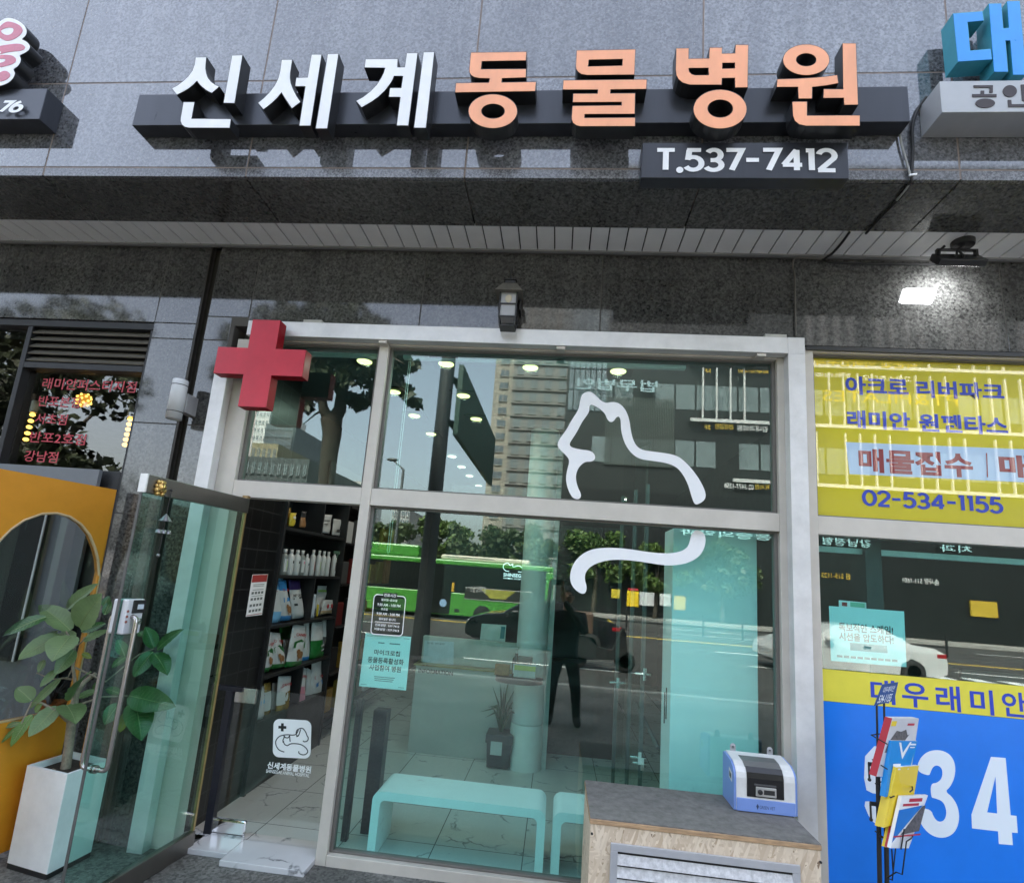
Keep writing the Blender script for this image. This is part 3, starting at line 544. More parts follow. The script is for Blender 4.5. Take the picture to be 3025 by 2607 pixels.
# roller blind and cord inside
bl_ = MB(); zb = P(*t5(1300, 412), 3.9).z; zb0_, zb1_ = P(*t5(1300, 448), 3.9).z, P(*t5(1300, 408), 3.9).z; bl_.box(X_MR+0.06, P(2025, 1090, 3.9).x, 0.18, 0.23, zb0_, zb1_); bl_.box(X_JL+0.03, X_ML-0.03, 0.18, 0.23, zb0_, zb1_)
rb = solo(bl_, 'blind_rail', pm('white_rail', (0.6, 0.6, 0.6), 0.4), 'white blind head rail along the top inside the shop window', 'blind', bev=0.004)
cd = MB()
for k in (0, 1):
    a, b = P(*t5(432+10*k, 430), 3.93), P(*t5(298+14*k, 1590), 3.93); cd.tube([a, b], 0.0025, 5)
a, b = P(*t5(298, 1590), 3.93), P(*t5(312, 1590), 3.93); cd.tube([a, (a+b)/2+Vector((0, 0, -0.02)), b], 0.0025, 5)
solo(cd, 'bead_chain', pm('cord_white', (0.7, 0.7, 0.68), 0.5, var=0), 'thin looped white bead chain of the blind hanging inside the window', 'chain')
# ------------------------------------------------------------------ open glass door (part of the shop front)
DH = Vector((-2.207, 0.0, 0)); DDIR = Vector((-0.0806, -0.99675, 0)); DN_ = Vector((0.99675, -0.0806, 0)); DL = 0.907
def D(u, v, off=0.0): return PP(u, v, DH+DN_*off, DN_)
zt = P(731, 1473, 3.7).z; zbot = -0.075
def dbox(mb, a, b, z0, z1, n0, n1, mi=0): o = DH+DDIR*a+DN_*n0; return mb.obox((o.x, o.y, z0), DDIR*(b-a), DN_*(n1-n0), (0, 0, z1-z0), mi)
M_DRAIL = pm('bronze_door_rail', (0.20, 0.185, 0.165), 0.3, metal=0.85, var=0.12, scale=3, aniso=(1, 1, 0.2))
door = dbox(MB(), 0.012, DL-0.004, zbot+0.105, zt-0.095, -0.006, 0.006).build('glass_door', GL_DOOR, sf)
dbox(MB(), 0.0, DL, zt-0.1, zt, -0.022, 0.022).build('top_rail', M_DRAIL, door, 0.003)
dbox(MB(), 0.0, DL, zbot, zbot+0.11, -0.022, 0.022).build('bottom_rail', M_DRAIL, door, 0.003)
dbox(MB(), -0.004, 0.012, zbot+0.112, zt-0.102, -0.010, 0.010).build('edge_strip', pm('brass_edge', (0.42, 0.30, 0.12), 0.35, metal=0.5, var=0.2, scale=6), door)
es_ = MB(); dbox(es_, DL-0.003, DL+0.002, zbot+0.112, zt-0.102, -0.0075, 0.0075); es_.build('edge_seal', pm('grey_edge_seal', (0.09, 0.09, 0.085), 0.35, var=0.3), door)
ec = MB(); dbox(ec, DL-0.008, DL+0.003, zt-0.101, zt+0.002, -0.024, 0.024); ec.build('rail_end_cap', pm('bright_cap', (0.75, 0.74, 0.72), 0.35, metal=0.4), door, 0.002)
for za_, zb_2 in ((zbot-0.028, zbot-0.001), (zt+0.001, zt+0.02)): dbox(MB(), 0.0, 0.03, za_, zb_2, -0.02, 0.02).build('pivot', pm('old_brass', (0.32, 0.22, 0.10), 0.5, metal=0.5), door)
# pull handle: two brackets and a long bar
h0 = D(278, 2271); hb = [D(*tp(905, 1655), 0.055), D(*tp(960, 1590), 0.06), D(*tp(1185, 420), 0.06), D(*tp(1150, 345), 0.05)]
hd = MB(); s0 = D(*tp(765, 1640), -0.05); s1 = D(*tp(1135, 330), -0.05)
def bend(pts, r):
    out = [pts[0]]
    for i in range(1, len(pts)-1):
        a, b, c = Vector(pts[i-1]), Vector(pts[i]), Vector(pts[i+1]); p = b+(a-b).normalized()*r; q = b+(c-b).normalized()*r
        for k in range(6): t = k/5; out.append(p*(1-t)**2+b*2*t*(1-t)+q*t*t)
    out.append(pts[-1]); return out
ca = h0; s_ = (h0-DH).dot(DDIR); zl, zh = h0.z, D(*tp(1110, 345), 0.03).z
def dp(a, z, n): o = DH+DDIR*a+DN_*n; return Vector((o.x, o.y, z))
for sgn in (1, -1):
    hd.tube(bend([dp(s_, zl, 0.004*sgn), dp(s_, zl, 0.075*sgn), dp(s_, zh, 0.075*sgn), dp(s_, zh, 0.004*sgn)], 0.03), 0.0125, 12)
    for z in (zl, zh): hd.lathe([(0.02, 0), (0.02, 0.008)], dp(s_, z, 0.0065*sgn), 16, 0, DN_*sgn)
hd.build('pull_handle', M_STEEL, door)
lk = D(*tp(1040, 350), 0.03); sl_ = (lk-DH).dot(DDIR); zk = lk.z
M_LOCK = pm('silver_lock_plastic', (0.62, 0.63, 0.66), 0.3, metal=0.2, var=0.05)
lo = MB(); dbox(lo, DL-0.125, DL-0.012, D(*tp(1020, 500), 0.03).z, D(*tp(1050, 200), 0.03).z, 0.0065, 0.045); dbox(lo, DL-0.115, DL-0.012, D(*tp(1020, 500), 0.03).z, D(*tp(1050, 205), 0.03).z, -0.045, -0.0065)
lock = lo.build('door_lock', M_LOCK, door, 0.008, 3)
zA, zB = D(*tp(1020, 500), 0.045).z, D(*tp(1050, 200), 0.045).z; hh = zB-zA
dbox(MB(), DL-0.128, DL-0.045, zB-hh*0.42, zB-hh*0.03, 0.042, 0.049).build('lock_screen', M_BLACK, lock, 0.004)
dbox(MB(), DL-0.115, DL-0.075, zB-hh*0.30, zB-hh*0.16, 0.0485, 0.0497).build('lock_display', pm('lock_display_glow', (0.55, 0.62, 0.68), 0.3, var=0), lock)
c = dp(DL-0.098, zB-hh*0.66, 0.045); MB().lathe([(0.019, 0), (0.019, 0.006), (0.012, 0.010), (0.0, 0.011)], c, 18, 0, DN_).build('thumb_knob', M_CHROME, lock)
# red-brown screws on the inner lock case
sc_ = MB()
for k in range(3): sc_.lathe([(0.007, 0), (0.007, 0.003)], dp(DL-0.02, zB-hh*(0.35+0.15*k), 0.0452), 10, 0, DN_)
sc_.build('lock_screw', pm('red_brown', (0.25, 0.08, 0.06), 0.5), lock)
# hanging things on the door
bp_ = D(*t4(978, 1200), 0.024); orn = MB()
for dx, dz, r in ((0, 0, .022), (-.017, -.012, .013), (.017, -.012, .013), (-.013, .02, .010), (.013, .02, .010), (0, .018, .014), (-.012, -.026, .011), (.012, -.026, .011), (0.02, 0.004, .009), (-0.02, 0.004, 0.009)):
    orn.ball(bp_+DDIR*dx*1.4+Vector((0, 0, dz*1.4))+DN_*0.006, r*1.3, 0, 10)
solo(orn, 'bear_ornament', pm('aged_gold', (0.55, 0.36, 0.12), 0.28, metal=0.9, var=0.3, scale=60), 'small gold bear ornament stuck on the top rail of the open glass door', 'ornament')
w0 = D(*t4(1050, 1218), 0.03); w1 = D(*t4(1015, 1385), 0.03); w2 = D(*t4(1000, 1470), 0.03); w3 = D(*t4(968, 1615), 0.03)
wc = thing('wind_chime', 'grey metal wind chime with cone and bells hanging on the open glass door', 'wind chime', w3)
MB().tube([w0, w1], 0.0022, 6).tube([w1, w2], 0.002, 6).tube([w2, w3], 0.0022, 6).ball(w0, 0.007).build('string', M_BLACK, wc)
M_PEW = pm('pewter', (0.25, 0.25, 0.25), 0.35, metal=0.8, var=0.2)
MB().lathe([(0.0, 0.045), (0.012, 0.03), (0.036, 0.0)], w1-Vector((0, 0, 0.02)), 16).build('cone', M_PEW, wc)
bb = MB()
for k in range(3): bb.lathe([(0.004, 0.022), (0.014, 0.018), (0.018, 0.0)], w2+DDIR*(k-1)*0.034-Vector((0, 0, 0.01)), 12)
bb.build('bell', M_PEW, wc); MB().ball(w3, 0.010).build('clapper', M_PEW, wc)
# ------------------------------------------------------------------ red cross light box
YC = 3.515; cx = thing('red_cross_sign', 'red plus shaped box sign with a blackened back above the door', 'sign', (P(*t4(1600, 440), YC).x, 0, P(*t4(1540, 705), YC).z))
cz = [P(*t4(x, y), YC) for x, y in ((1550,172),(1720,178),(1693,352),(1875,362),(1848,520),(1660,520),(1620,710),(1455,705),(1485,505),(1308,500),(1333,340),(1522,345))]
xl, xr = (cz[0].x+cz[11].x+cz[7].x+cz[8].x)/4, (cz[1].x+cz[2].x+cz[5].x+cz[6].x)/4; xL, xR = (cz[9].x+cz[10].x)/2, (cz[3].x+cz[4].x)/2
zt_, zb_ = (cz[0].z+cz[1].z)/2, (cz[6].z+cz[7].z)/2; za, zc = (cz[2].z+cz[3].z+cz[10].z+cz[11].z)/4, (cz[4].z+cz[5].z+cz[8].z+cz[9].z)/4
loop = [(xl, zt_), (xr, zt_), (xr, za), (xR, za), (xR, zc), (xr, zc), (xr, zb_), (xl, zb_), (xl, zc), (xL, zc), (xL, za), (xl, za)]
cb_ = MB().slab([[Vector((x, YC-3.7+0.002, z)) for x, z in loop]], (0, 0.088, 0)); cb_.build('cross_body', M_REDS, cx); MB().slab([[Vector((x, YC-3.7+0.0905, z)) for x, z in loop]], (0, 0.002, 0)).build('cross_back', pm('shade_black', (0.008, 0.008, 0.008), 0.8, var=0, spec=0.1), cx)  # back coloured black to stand for its unlit side in the glass
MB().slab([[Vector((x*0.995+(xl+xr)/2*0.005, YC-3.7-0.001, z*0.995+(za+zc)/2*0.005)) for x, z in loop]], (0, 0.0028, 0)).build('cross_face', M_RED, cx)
MB().box(xl-0.03, xl+0.05, YC-3.7+0.095, -0.004, za+0.02, zt_-0.03).build('side_mount', pm('dark_brown_metal', (0.06, 0.05, 0.045), 0.5), cx)
# ------------------------------------------------------------------ wall lamps, floodlight, cables
c0 = P(*tile(1380, 760, 7.442)(885, 1480), 3.56); lan = thing('wall_lantern', 'small black lantern with frosted panes and hood on the stone wall', 'wall lamp', (c0.x, c0.y, c0.z))
zz_ = lambda y, Y=3.502: P(*tile(1380, 760, 7.442)(880, y), Y).z
x_ = c0.x; yl = c0.y; hw = 0.058
fb = MB()
for sx in (-1, 1):
    for sy in (-1, 1): fb.tube([(x_+sx*hw*0.86, yl+sy*hw*0.86, zz_(1470)), (x_+sx*hw, yl+sy*hw, zz_(1290)), (x_+sx*hw, yl+sy*hw, zz_(740))], 0.006, 6)
for y in (1290, 1015, 750): fb.box(x_-hw, x_+hw, yl-hw-0.005, yl-hw+0.004, zz_(y)-0.004, zz_(y)+0.004); fb.box(x_-hw-0.005, x_-hw+0.004, yl-hw, yl+hw, zz_(y)-0.004, zz_(y)+0.004); fb.box(x_+hw-0.004, x_+hw+0.005, yl-hw, yl+hw, zz_(y)-0.004, zz_(y)+0.004)
fb.box(x_-hw*.9, x_+hw*.9, yl-hw*.9, yl+hw*.9, zz_(1485), zz_(1470)); fb.build('frame', M_BLACK, lan)
MB().box(x_-hw+0.006, x_+hw-0.006, yl-hw+0.006, yl+hw-0.006, zz_(1285), zz_(755)).build('lamp_glass', pm('frosted_pane', (0.42, 0.42, 0.43), 0.5, var=0.06), lan)
MB().ball((x_, yl-hw+0.004, zz_(900)), 0.024, 0, 12, (1, 0.25, 1.2)).build('bulb', pm('warm_bulb', (0.6, 0.52, 0.38), 0.4, var=0), lan)
hk = MB()
def frust(mb, z0, w0, z1, w1, mi=0):
    vs = [(x_+sx*w, yl+sy*w, z) for z, w in ((z0, w0), (z1, w1)) for sx, sy in ((-1, -1), (1, -1), (1, 1), (-1, 1))]
    return mb.add(vs, [(0, 1, 5, 4), (1, 2, 6, 5), (2, 3, 7, 6), (3, 0, 4, 7), (3, 2, 1, 0), (4, 5, 6, 7)], mi)
frust(hk, zz_(705, 3.465), 0.095, zz_(560, 3.512), 0.048); hk.build('hood', pm('weathered_brown', (0.13, 0.12, 0.10), 0.6, var=0.25, scale=30), lan)
cap = MB(); frust(cap, zz_(558, 3.512), 0.036, zz_(490, 3.52), 0.036); frust(cap, zz_(490, 3.52), 0.045, zz_(470, 3.515), 0.045); cap.tube([(x_, yl, zz_(475, 3.52)), (x_, yl, zz_(235, 3.56))], 0.008, 8); cap.tube([(x_, yl, zz_(380, 3.56)), (x_, -0.004, zz_(300, 3.66))], 0.009, 8); cap.ball((x_, yl, zz_(235, 3.56)), 0.011)
cap.build('finial', M_BLACK, lan)
for sx in (-1, 1): MB().box(x_+sx*0.075-0.006, x_+sx*0.075+0.006, yl+0.03, -0.002, zz_(1000), zz_(700)).build('side_bracket', M_BLACK, lan)
c1, c2 = P(*t4(1108, 548), 3.56), P(*t4(1060, 782), 3.56); r_ = 0.052
cyl = thing('cylinder_wall_lamp', 'white cylindrical lamp with dark bands fixed to the stone pier', 'wall lamp', ((c1.x+c2.x)/2, c1.y, c2.z)); xm = (c1.x+c2.x)/2
MB().lathe([(0.0, 0.004), (r_*.82, 0.004), (r_, 0), (r_, c1.z-c2.z), (r_*0.95, c1.z-c2.z+0.004)], (xm, c1.y, c2.z), 28).build('lamp_body', pm('white_lamp_paint', (0.62, 0.63, 0.64), 0.4, var=0.06), cyl)
bd = MB()
for f in (0.17, 0.86): bd.lathe([(r_+0.0012, 0), (r_+0.0012, 0.006)], (xm, c1.y, c2.z+(c1.z-c2.z)*f), 28)
bd.build('band', M_BLACK, cyl); MB().box(xm-0.0, xm+0.062, c1.y+0.02, -0.001, c2.z+0.06, c2.z+0.2).build('wall_mount', pm('grey_mount', (0.3, 0.3, 0.3), 0.5), cyl, 0.004)
# floodlight under the planks
fl0 = P(2844, 715, 3.497); fld = thing('floodlight', 'black floodlight hung under the plank ceiling and lighting the wall', 'floodlight', (fl0.x, fl0.y, ZS))
MB().lathe([(0.062, -0.03), (0.066, -0.006), (0.066, 0.005)], (fl0.x, fl0.y, ZS), 24).build('ceiling_rose', M_BLACK, fld)
q0, q1 = P(*tk(400, 700), 3.5), P(*tk(1140, 700), 3.5); qz = P(*tk(770, 480), 3.5).z; zf0, zf1 = P(*tk(760, 775), 3.5).z, P(*tk(760, 660), 3.5).z; yb = -0.2
br_ = MB()
for x in (q0.x+0.01, q1.x-0.012): br_.box(x-0.008, x+0.008, yb-0.012, yb+0.012, zf0+0.03, qz)
br_.box(q0.x+0.002, q1.x-0.004, yb-0.012, yb+0.012, qz, qz+0.008); br_.tube([(fl0.x, fl0.y, ZS-0.03), ((q0.x+q1.x)/2, yb, qz)], 0.012, 8); br_.build('yoke', M_BLACK, fld)
xf0, xf1 = P(*tk(360, 760), 3.5).x, P(*tk(1195, 760), 3.5).x
hd = MB(); up = Vector((0, -0.74, 0.67)).normalized(); bk = Vector((0, 0.67, 0.74)).normalized()      # the lens looks down at the wall
hd.obox((xf0, yb-0.03, zf0-0.01), (xf1-xf0, 0, 0), bk*0.12, up*0.045); fh = hd.build('lamp_head', M_BLACK, fld, 0.005)
em = MB(); o_ = Vector((xf0+0.03, yb-0.03, zf0-0.01))+bk*0.012-up*0.002
em.obox(o_, (xf1-xf0-0.06, 0, 0), bk*0.095, up*0.0015); em.build('lamp_panel', pm('floodlight_glow', (1, 1, 1), 0.5, var=0, emit=(0.95, 0.97, 1.0), es=6), fh)
wr = MB(); wr.tube([P(*tk(760, 480), 3.46), P(*tk(745, 560), 3.46), P(*tk(680, 650), 3.46)], 0.007, 6); wr.tube([P(*tk(790, 480), 3.46), P(*tk(880, 580), 3.46), P(*tk(830, 650), 3.46)], 0.007, 6); wr.tube([P(*tk(545, 390), 3.45), P(*tk(450, 480), 3.48), P(*tk(430, 650), 3.5)], 0.008, 6); wr.build('wire', M_GASK, fld)
ld = bpy.data.lights.new('floodlight_beam', 'AREA'); ld.shape = 'RECTANGLE'; ld.size = 0.2; ld.size_y = 0.11; ld.energy = 0.45; ld.color = (0.95, 0.97, 1); ld.spread = R(130)
lo_ = bpy.data.objects.new('floodlight_beam', ld); COL.objects.link(lo_); lo_.parent = fld; lo_.location = o_+Vector(((xf1-xf0)/2-0.03, 0, 0))+bk*0.05-up*0.012-Vector(fld.location); lo_.rotation_euler = up.to_track_quat('Z', 'Y').to_euler()
# cables
def cable(name, pts, r, mat, label):
    mb = MB(); sp = []
    for i in range(len(pts)-1):
        p0, p1, p2, p3 = pts[max(i-1, 0)], pts[i], pts[i+1], pts[min(i+2, len(pts)-1)]
        for k in range(6):
            t = k/6; sp.append(0.5*((2*p1)+(p2-p0)*t+(2*p0-5*p1+4*p2-p3)*t*t+(3*p1-p0-3*p2+p3)*t**3))
    sp.append(pts[-1]); mb.tube(sp, r, 8); return solo(mb, name, mat, label, 'cable')
tc2 = tile(2325, 480, 2.96); ysf = 2.92
cp = [P(*t3(1490, 580), 2.9), P(*t3(1440, 650), ysf), P(*t3(1405, 760), ysf), P(*t3(1408, 900), ysf), P(*t3(1400, 1045), ysf), PZ_(*tc2(1080, 170), ZS-0.012), PZ_(*tc2(1000, 300), ZS-0.014), PZ_(*tc2(850, 450), ZS-0.012), PZ_(*tc2(690, 620), ZS-0.012)]
cable('hanging_cable', cp, 0.0085, M_GASK, 'thick black cable running down the fascia between the signs and under it')
cp = [P(*t3(1330, 805), ysf), P(*t3(1345, 880), ysf), P(*t3(1375, 980), ysf), P(*t3(1392, 1048), ysf), PZ_(*tc2(1075, 185), ZS-0.016), PZ_(*tc2(960, 330), ZS-0.016)]
cable('hanging_cable', cp, 0.006, pm('grey_sheath', (0.33, 0.33, 0.32), 0.5), 'thin grey cable from the end of the long sign bar to the soffit')
cp = [PZ_(*tc2(545, 610), ZS-0.01), PZ_(*tc2(480, 700), ZS-0.012), PZ_(*tc2(400, 790), ZS-0.01), PZ_(*tc2(325, 850), ZS-0.01), P(*tc2(430, 875), 3.665), P(*tc2(850, 885), 3.665), P(*tc2(1300, 890), 3.66)]
cable('hanging_cable', cp, 0.0085, M_GASK, 'black cable crossing the plank ceiling towards the floodlight')
cp = [P(*tc2(300, 843), 3.66), P(*tc2(150, 835), 3.66), P(*tc2(70, 838), 3.66), P(*tc2(52, 900), 3.68), P(2348, 820, 3.68), P(2349, 900, 3.685), P(2351, 990, 3.69)]
cable('hanging_cable', cp, 0.0055, pm('brown_sheath', (0.11, 0.10, 0.085), 0.5), 'thin brown cable down the stone wall to the frame corner')
zt1 = P(*t3(1408, 1046), ysf-0.012); solo(MB().obox(zt1+Vector((-0.02, -0.006, -0.006)), (0.04, 0, 0.006), (0, 0.01, 0), (0, 0, 0.009)), 'cable_tie', M_VINYL, 'white cable tie binding the cables at the fascia edge', 'cable tie')
# ------------------------------------------------------------------ stickers on the shop glass
YS = 3.7785
def sticker(name, loops, t, Y, mat, label, cat='sticker', th=0.0008):
    return solo(MB().slab([on(lp, t, Y) for lp in loops], (0, th, 0)), name, mat, label, cat)
dog1 = [(1390,1150),(1400,1090),(1415,1035),(1395,1005),(1350,965),(1338,935),(1355,900),(1400,840),(1425,790),(1470,725),(1480,660),(1495,625),(1530,612),(1560,622),(1595,660),(1630,685),(1680,676),(1720,685),(1755,720),(1780,780),(1790,860),(1810,930),(1850,970),(1920,980),(2000,990),(2060,1002),(2103,1025),(2164,1087),(2215,1158),(2248,1230),(2246,1271),(2215,1297),(2180,1308),(2159,1250),(2139,1179),(2103,1112),(2065,1072),(2000,1048),(1900,1035),(1840,1025),(1790,990),(1750,930),(1728,850),(1728,790),(1718,765),(1700,770),(1685,795),(1665,802),(1645,785),(1630,745),(1595,715),(1550,692),(1535,700),(1535,735),(1520,760),(1490,800),(1460,860),(1430,905),(1412,935),(1425,955),(1480,968),(1545,975),(1570,1000),(1570,1030),(1545,1043),(1510,1042),(1475,1070),(1455,1110),(1452,1150),(1465,1200),(1485,1240),(1482,1265),(1460,1274),(1430,1262),(1405,1215)]
sticker('dog_outline_sticker', [smooth(dog1, 2)], t5, YS, M_VINYL, 'white outline of a dog head and back, the upper sticker above the transom')
dog2 = [(250,520),(246,470),(265,400),(310,340),(380,295),(460,280),(560,278),(680,290),(800,310),(920,320),(1000,312),(1060,290),(1085,255),(1095,200),(1115,165),(1140,152),(1170,162),(1195,185),(1203,230),(1190,290),(1150,345),(1080,385),(990,402),(900,402),(800,385),(700,370),(600,362),(520,365),(440,385),(385,415),(355,455),(350,500),(365,550),(362,585),(345,605),(310,595),(270,560)]
sticker('dog_outline_sticker', [smooth(dog2, 2)], tw, YS, M_VINYL, 'white curved dog belly line, the lower sticker below the transom')
# opening hours
oh = thing('opening_hours_sticker', 'white outlined opening hours sticker on the glass above the pale poster', 'sticker', P(*tb(230, 1220), YS))
def rrect(x0, y0, x1, y1, r, sk=0.0, n=5):
    pts = []
    for cx_, cy_, a in ((x1-r, y0+r, -90), (x1-r, y1-r, 0), (x0+r, y1-r, 90), (x0+r, y0+r, 180)):
        for i in range(n+1): an = R(a+90*i/n); pts.append((cx_+r*math.cos(an), cy_+r*math.sin(an)))
    return pts
def ohq(x, y):                       # the sticker's own skew as it is seen
    f = (x)/366.0; return (85-38*((y)/410.0)+f*330, 806+y+f*(26-3*(y/410.0)))
def tbs(x, y): return tb(*ohq(x, y))
MB().slab([on(rrect(2, 0, 364, 408, 40), tbs, YS+0.0015)], (0, 0.0006, 0)).build('backing', pm('clear_dark_film', (0.012, 0.012, 0.013), 0.3, var=0), oh)
ring = MB(); ring.slab([on(rrect(0, -2, 366, 412, 42), tbs, YS), on(rrect(9, 7, 357, 402, 36), tbs, YS)], (0, 0.0006, 0)); ring.build('outline', M_VINYL, oh)
tx_ = MB()
def ohline(s, y0, y1, x0, x1, off=0.0): flat_text(tx_, s, YS-0.0004, tbs(x0, y1), tbs(x1, y1), tbs(x0, y0), off)
MB().slab([on([(105, -22), (262, -22), (262, 22), (105, 22)], tbs, YS-0.0002)], (0, 0.0005, 0)).build('title_gap', MATS['clear_dark_film'], oh)
for s, y0, y1, x0, x1 in (('진료시간', -14, 18, 115, 252), ('월요일~금요일', 38, 62, 88, 268), ('9:30 AM - 1:00 PM', 88, 116, 50, 310), ('토요일', 134, 158, 95, 170), ('9:30 AM - 3:00 PM', 180, 208, 50, 310), ('일요일은 쉽니다.', 232, 258, 80, 275), ('진료상담 : 537-7412', 296, 322, 45, 318), ('미용상담 : 537-7413', 338, 364, 42, 318)): ohline(s, y0, y1, x0, x1, 0.02)
tx_.slab([on([(40, 276), (322, 276), (322, 281), (40, 281)], tbs, YS-0.0004)], (0, 0.0003, 0)); tx_.build('lettering', M_VINYL, oh)
# pale poster
M_PAPER = pm('white_paper', (0.85, 0.86, 0.86), 0.7, var=0.03)
def poster(name, corners, t, Y, mat, label, lines=(), ink=M_INK, extra=None, cat='poster', th=0.0012):
    q = on(corners, t, Y); pth = thing(name, label, cat, (q[0]+q[2])/2); MB().slab([q], (0, th, 0)).build('sheet', mat, pth)
    a, b, c, d = q            # top left, top right, bottom right, bottom left
    tx = MB(); n = (b-a).cross(d-a).normalized()
    if n.y > 0: n = -n
    for s, x0, x1, y0, y1, off in lines:
        o = a+(b-a)*x0+(d-a)*y1+n*0.0006; fit_text(tx, s, o, (b-a)*(x1-x0), -(d-a)*(y1-y0), off)
    if lines: tx.build('lettering', ink, pth)
    def rect(mb, x0, x1, y0, y1, k=1): o = a+n*0.0005*k; mb.add([o+(b-a)*x+(d-a)*y for x, y in ((x0, y1), (x1, y1), (x1, y0), (x0, y0))], [(0, 1, 2, 3)]); return mb
    if extra: extra(pth, rect)
    return pth
def px1(pth, rect):
    mb = MB()
    for x0, x1, y0, y1 in ((0.03, 0.16, 0.04, 0.048), (0.84, 0.97, 0.04, 0.048), (0.03, 0.16, 0.955, 0.963), (0.84, 0.97, 0.955, 0.963), (0.3, 0.44, 0.15, 0.17), (0.55, 0.78, 0.15, 0.17)): rect(mb, x0, x1, y0, y1)
    mb.build('printed_mark', pm('grey_green_ink', (0.12, 0.2, 0.2), 0.6, var=0), pth)
    mb = MB(); [rect(mb, 0.3+.01*k, 0.75-.02*k, 0.79+.035*k, 0.803+.035*k) for k in range(3)]; mb.build('small_print', pm('grey_ink', (0.15, 0.17, 0.17), 0.6, var=0), pth)
poster('clinic_poster', [(0, 1205), (465, 1243), (412, 1790), (-68, 1745)], tb, 3.795, pm('mint_paper', (0.82, 0.92, 0.90), 0.7, var=0.02), 'pale poster with three bold Korean lines stuck inside the glass by the mullion', [('마이크로칩', 0.24, 0.80, 0.29, 0.39, 0.02), ('동물등록활성화', 0.12, 0.90, 0.435, 0.545, 0.02), ('사업참여 병원', 0.17, 0.86, 0.575, 0.685, 0.02)], extra=px1)
# ------------------------------------------------------------------ right neighbour: yellow and blue shop window
nw = thing('neighbour_shopfront', 'grey framed neighbour shop front filled with yellow and blue lettered film', 'shop front', (3.5, 0, ZG))
X_N0 = X_FR+0.003; X_N1 = P(*t6(803, 400), 3.74).x; X_NE = 5.4
zn = lambda t, x, y, Y=3.74: P(*t(x, y), Y).z
nz1, nz0 = zn(t6, 1400, 370+14), zn(t6, 1400, 460)
f_ = MB(); f_.box(X_N0, X_N1, 0.015, 0.12, ZG, Z_RW-0.004); f_.box(X_N1+0.001, X_NE, 0.02, 0.12, nz1-0.01, Z_RW-0.004)
zt_1, zt_0 = (zn(t6, 835, 1345)+zn(t6, 2072, 1415))/2, (zn(t6, 838, 1450)+zn(t6, 2072, 1532))/2
f_.box(X_N1+0.001, X_NE, 0.021, 0.12, zt_0, zt_1); f_.build('frame', M_BEIGE, nw, 0.003)
dr = MB(); dr.box(X_N1-0.05, X_NE, -0.004, 0.011, Z_RW-0.03, Z_RW-0.002); dr.build('drip_edge', M_BLACK, nw)
beads(X_N1, X_NE, zt_1, nz1-0.011, 0.018, 0.05, M_BEAD, nw)
zs1 = zt_1; M_YEL = pm('yellow_film', (0.86, 0.70, 0.0), 0.4, var=0.05, scale=3, bump=0.06, bscale=5); M_YEL2 = pm('bright_yellow_film', (0.80, 0.70, 0.06), 0.5, var=0.04); M_BLF = pm('blue_film', (0.008, 0.20, 0.80), 0.32, var=0.08, scale=2, bump=0.08, bscale=4)
M_BTX = pm('royal_blue_print', (0.02, 0.055, 0.50), 0.5, var=0); M_DRED = pm('dark_red_print', (0.28, 0.015, 0.02), 0.5, var=0); M_PALE = pm('pale_blue_print', (0.50, 0.66, 0.85), 0.5, var=0.02)
GL_N = glass('neighbour_glass', (0.97, 0.98, 0.97), 0.03)
pane(X_N1+0.004, X_NE, zt_1+0.003, nz1-0.012, GL_N, nw); 
yf = MB().box(X_N1+0.003, X_NE, 0.0885, 0.092, zt_1+0.002, nz1-0.012).build('yellow_panel', M_YEL, nw)
YT = 3.787
hl = MB(); q = MB(); q.slab([on([(1008, 900), (2500, 960), (2510, 1160), (1030, 1090)], t6, YT)], (0, 0.0006, 0)); q.build('pale_strip', M_PALE, yf)
def sq(x, y): return t6(x, y)
def yl_text(mb, s, x0, x1, yl0, yl1, slope, off, th=None):    # text on the yellow panel, edge rows follow the seen slope
    flat_text(mb, s, YT-0.001, t6(x0, yl1), t6(x1, yl1+slope*(x1-x0)), t6(x0, yl0), off)
bt = MB()
for s, x0, x1, a, b in (('아크로', 1008, 1385, 505, 615), ('리버파크', 1432, 1958, 530, 632), ('래미안', 1018, 1395, 708, 815), ('원펜타스', 1448, 1980, 728, 836)): yl_text(bt, s, x0, x1, a, b, 0.04, 0.03)
q0, q1 = P(*t6(1115, 1283), YT-0.001), P(*t6(1945, 1330), YT-0.001); zmid = (q0.z+q1.z)/2; qh = P(*t6(1500, 1200), YT).z-P(*t6(1500, 1303), YT).z
digits(bt, '02-534-1155', (q0.x, YT-3.701, zmid), (q1.x-q0.x, 0, 0), (0, 0, qh), 0.19, 0.12)
bt.build('blue_lettering', M_BTX, yf)
rt = MB()
for s, x0, x1, a, b in (('매물접수', 1088, 1772, 935, 1078), ('매', 1930, 2120, 972, 1112)): yl_text(rt, s, x0, x1, a, b, 0.045, 0.035)
rt.slab([on([(1845, 965), (1852, 965), (1858, 1110), (1851, 1110)], t6, YT-0.001)], (0, 0.0005, 0)); rt.build('red_lettering', M_DRED, yf)
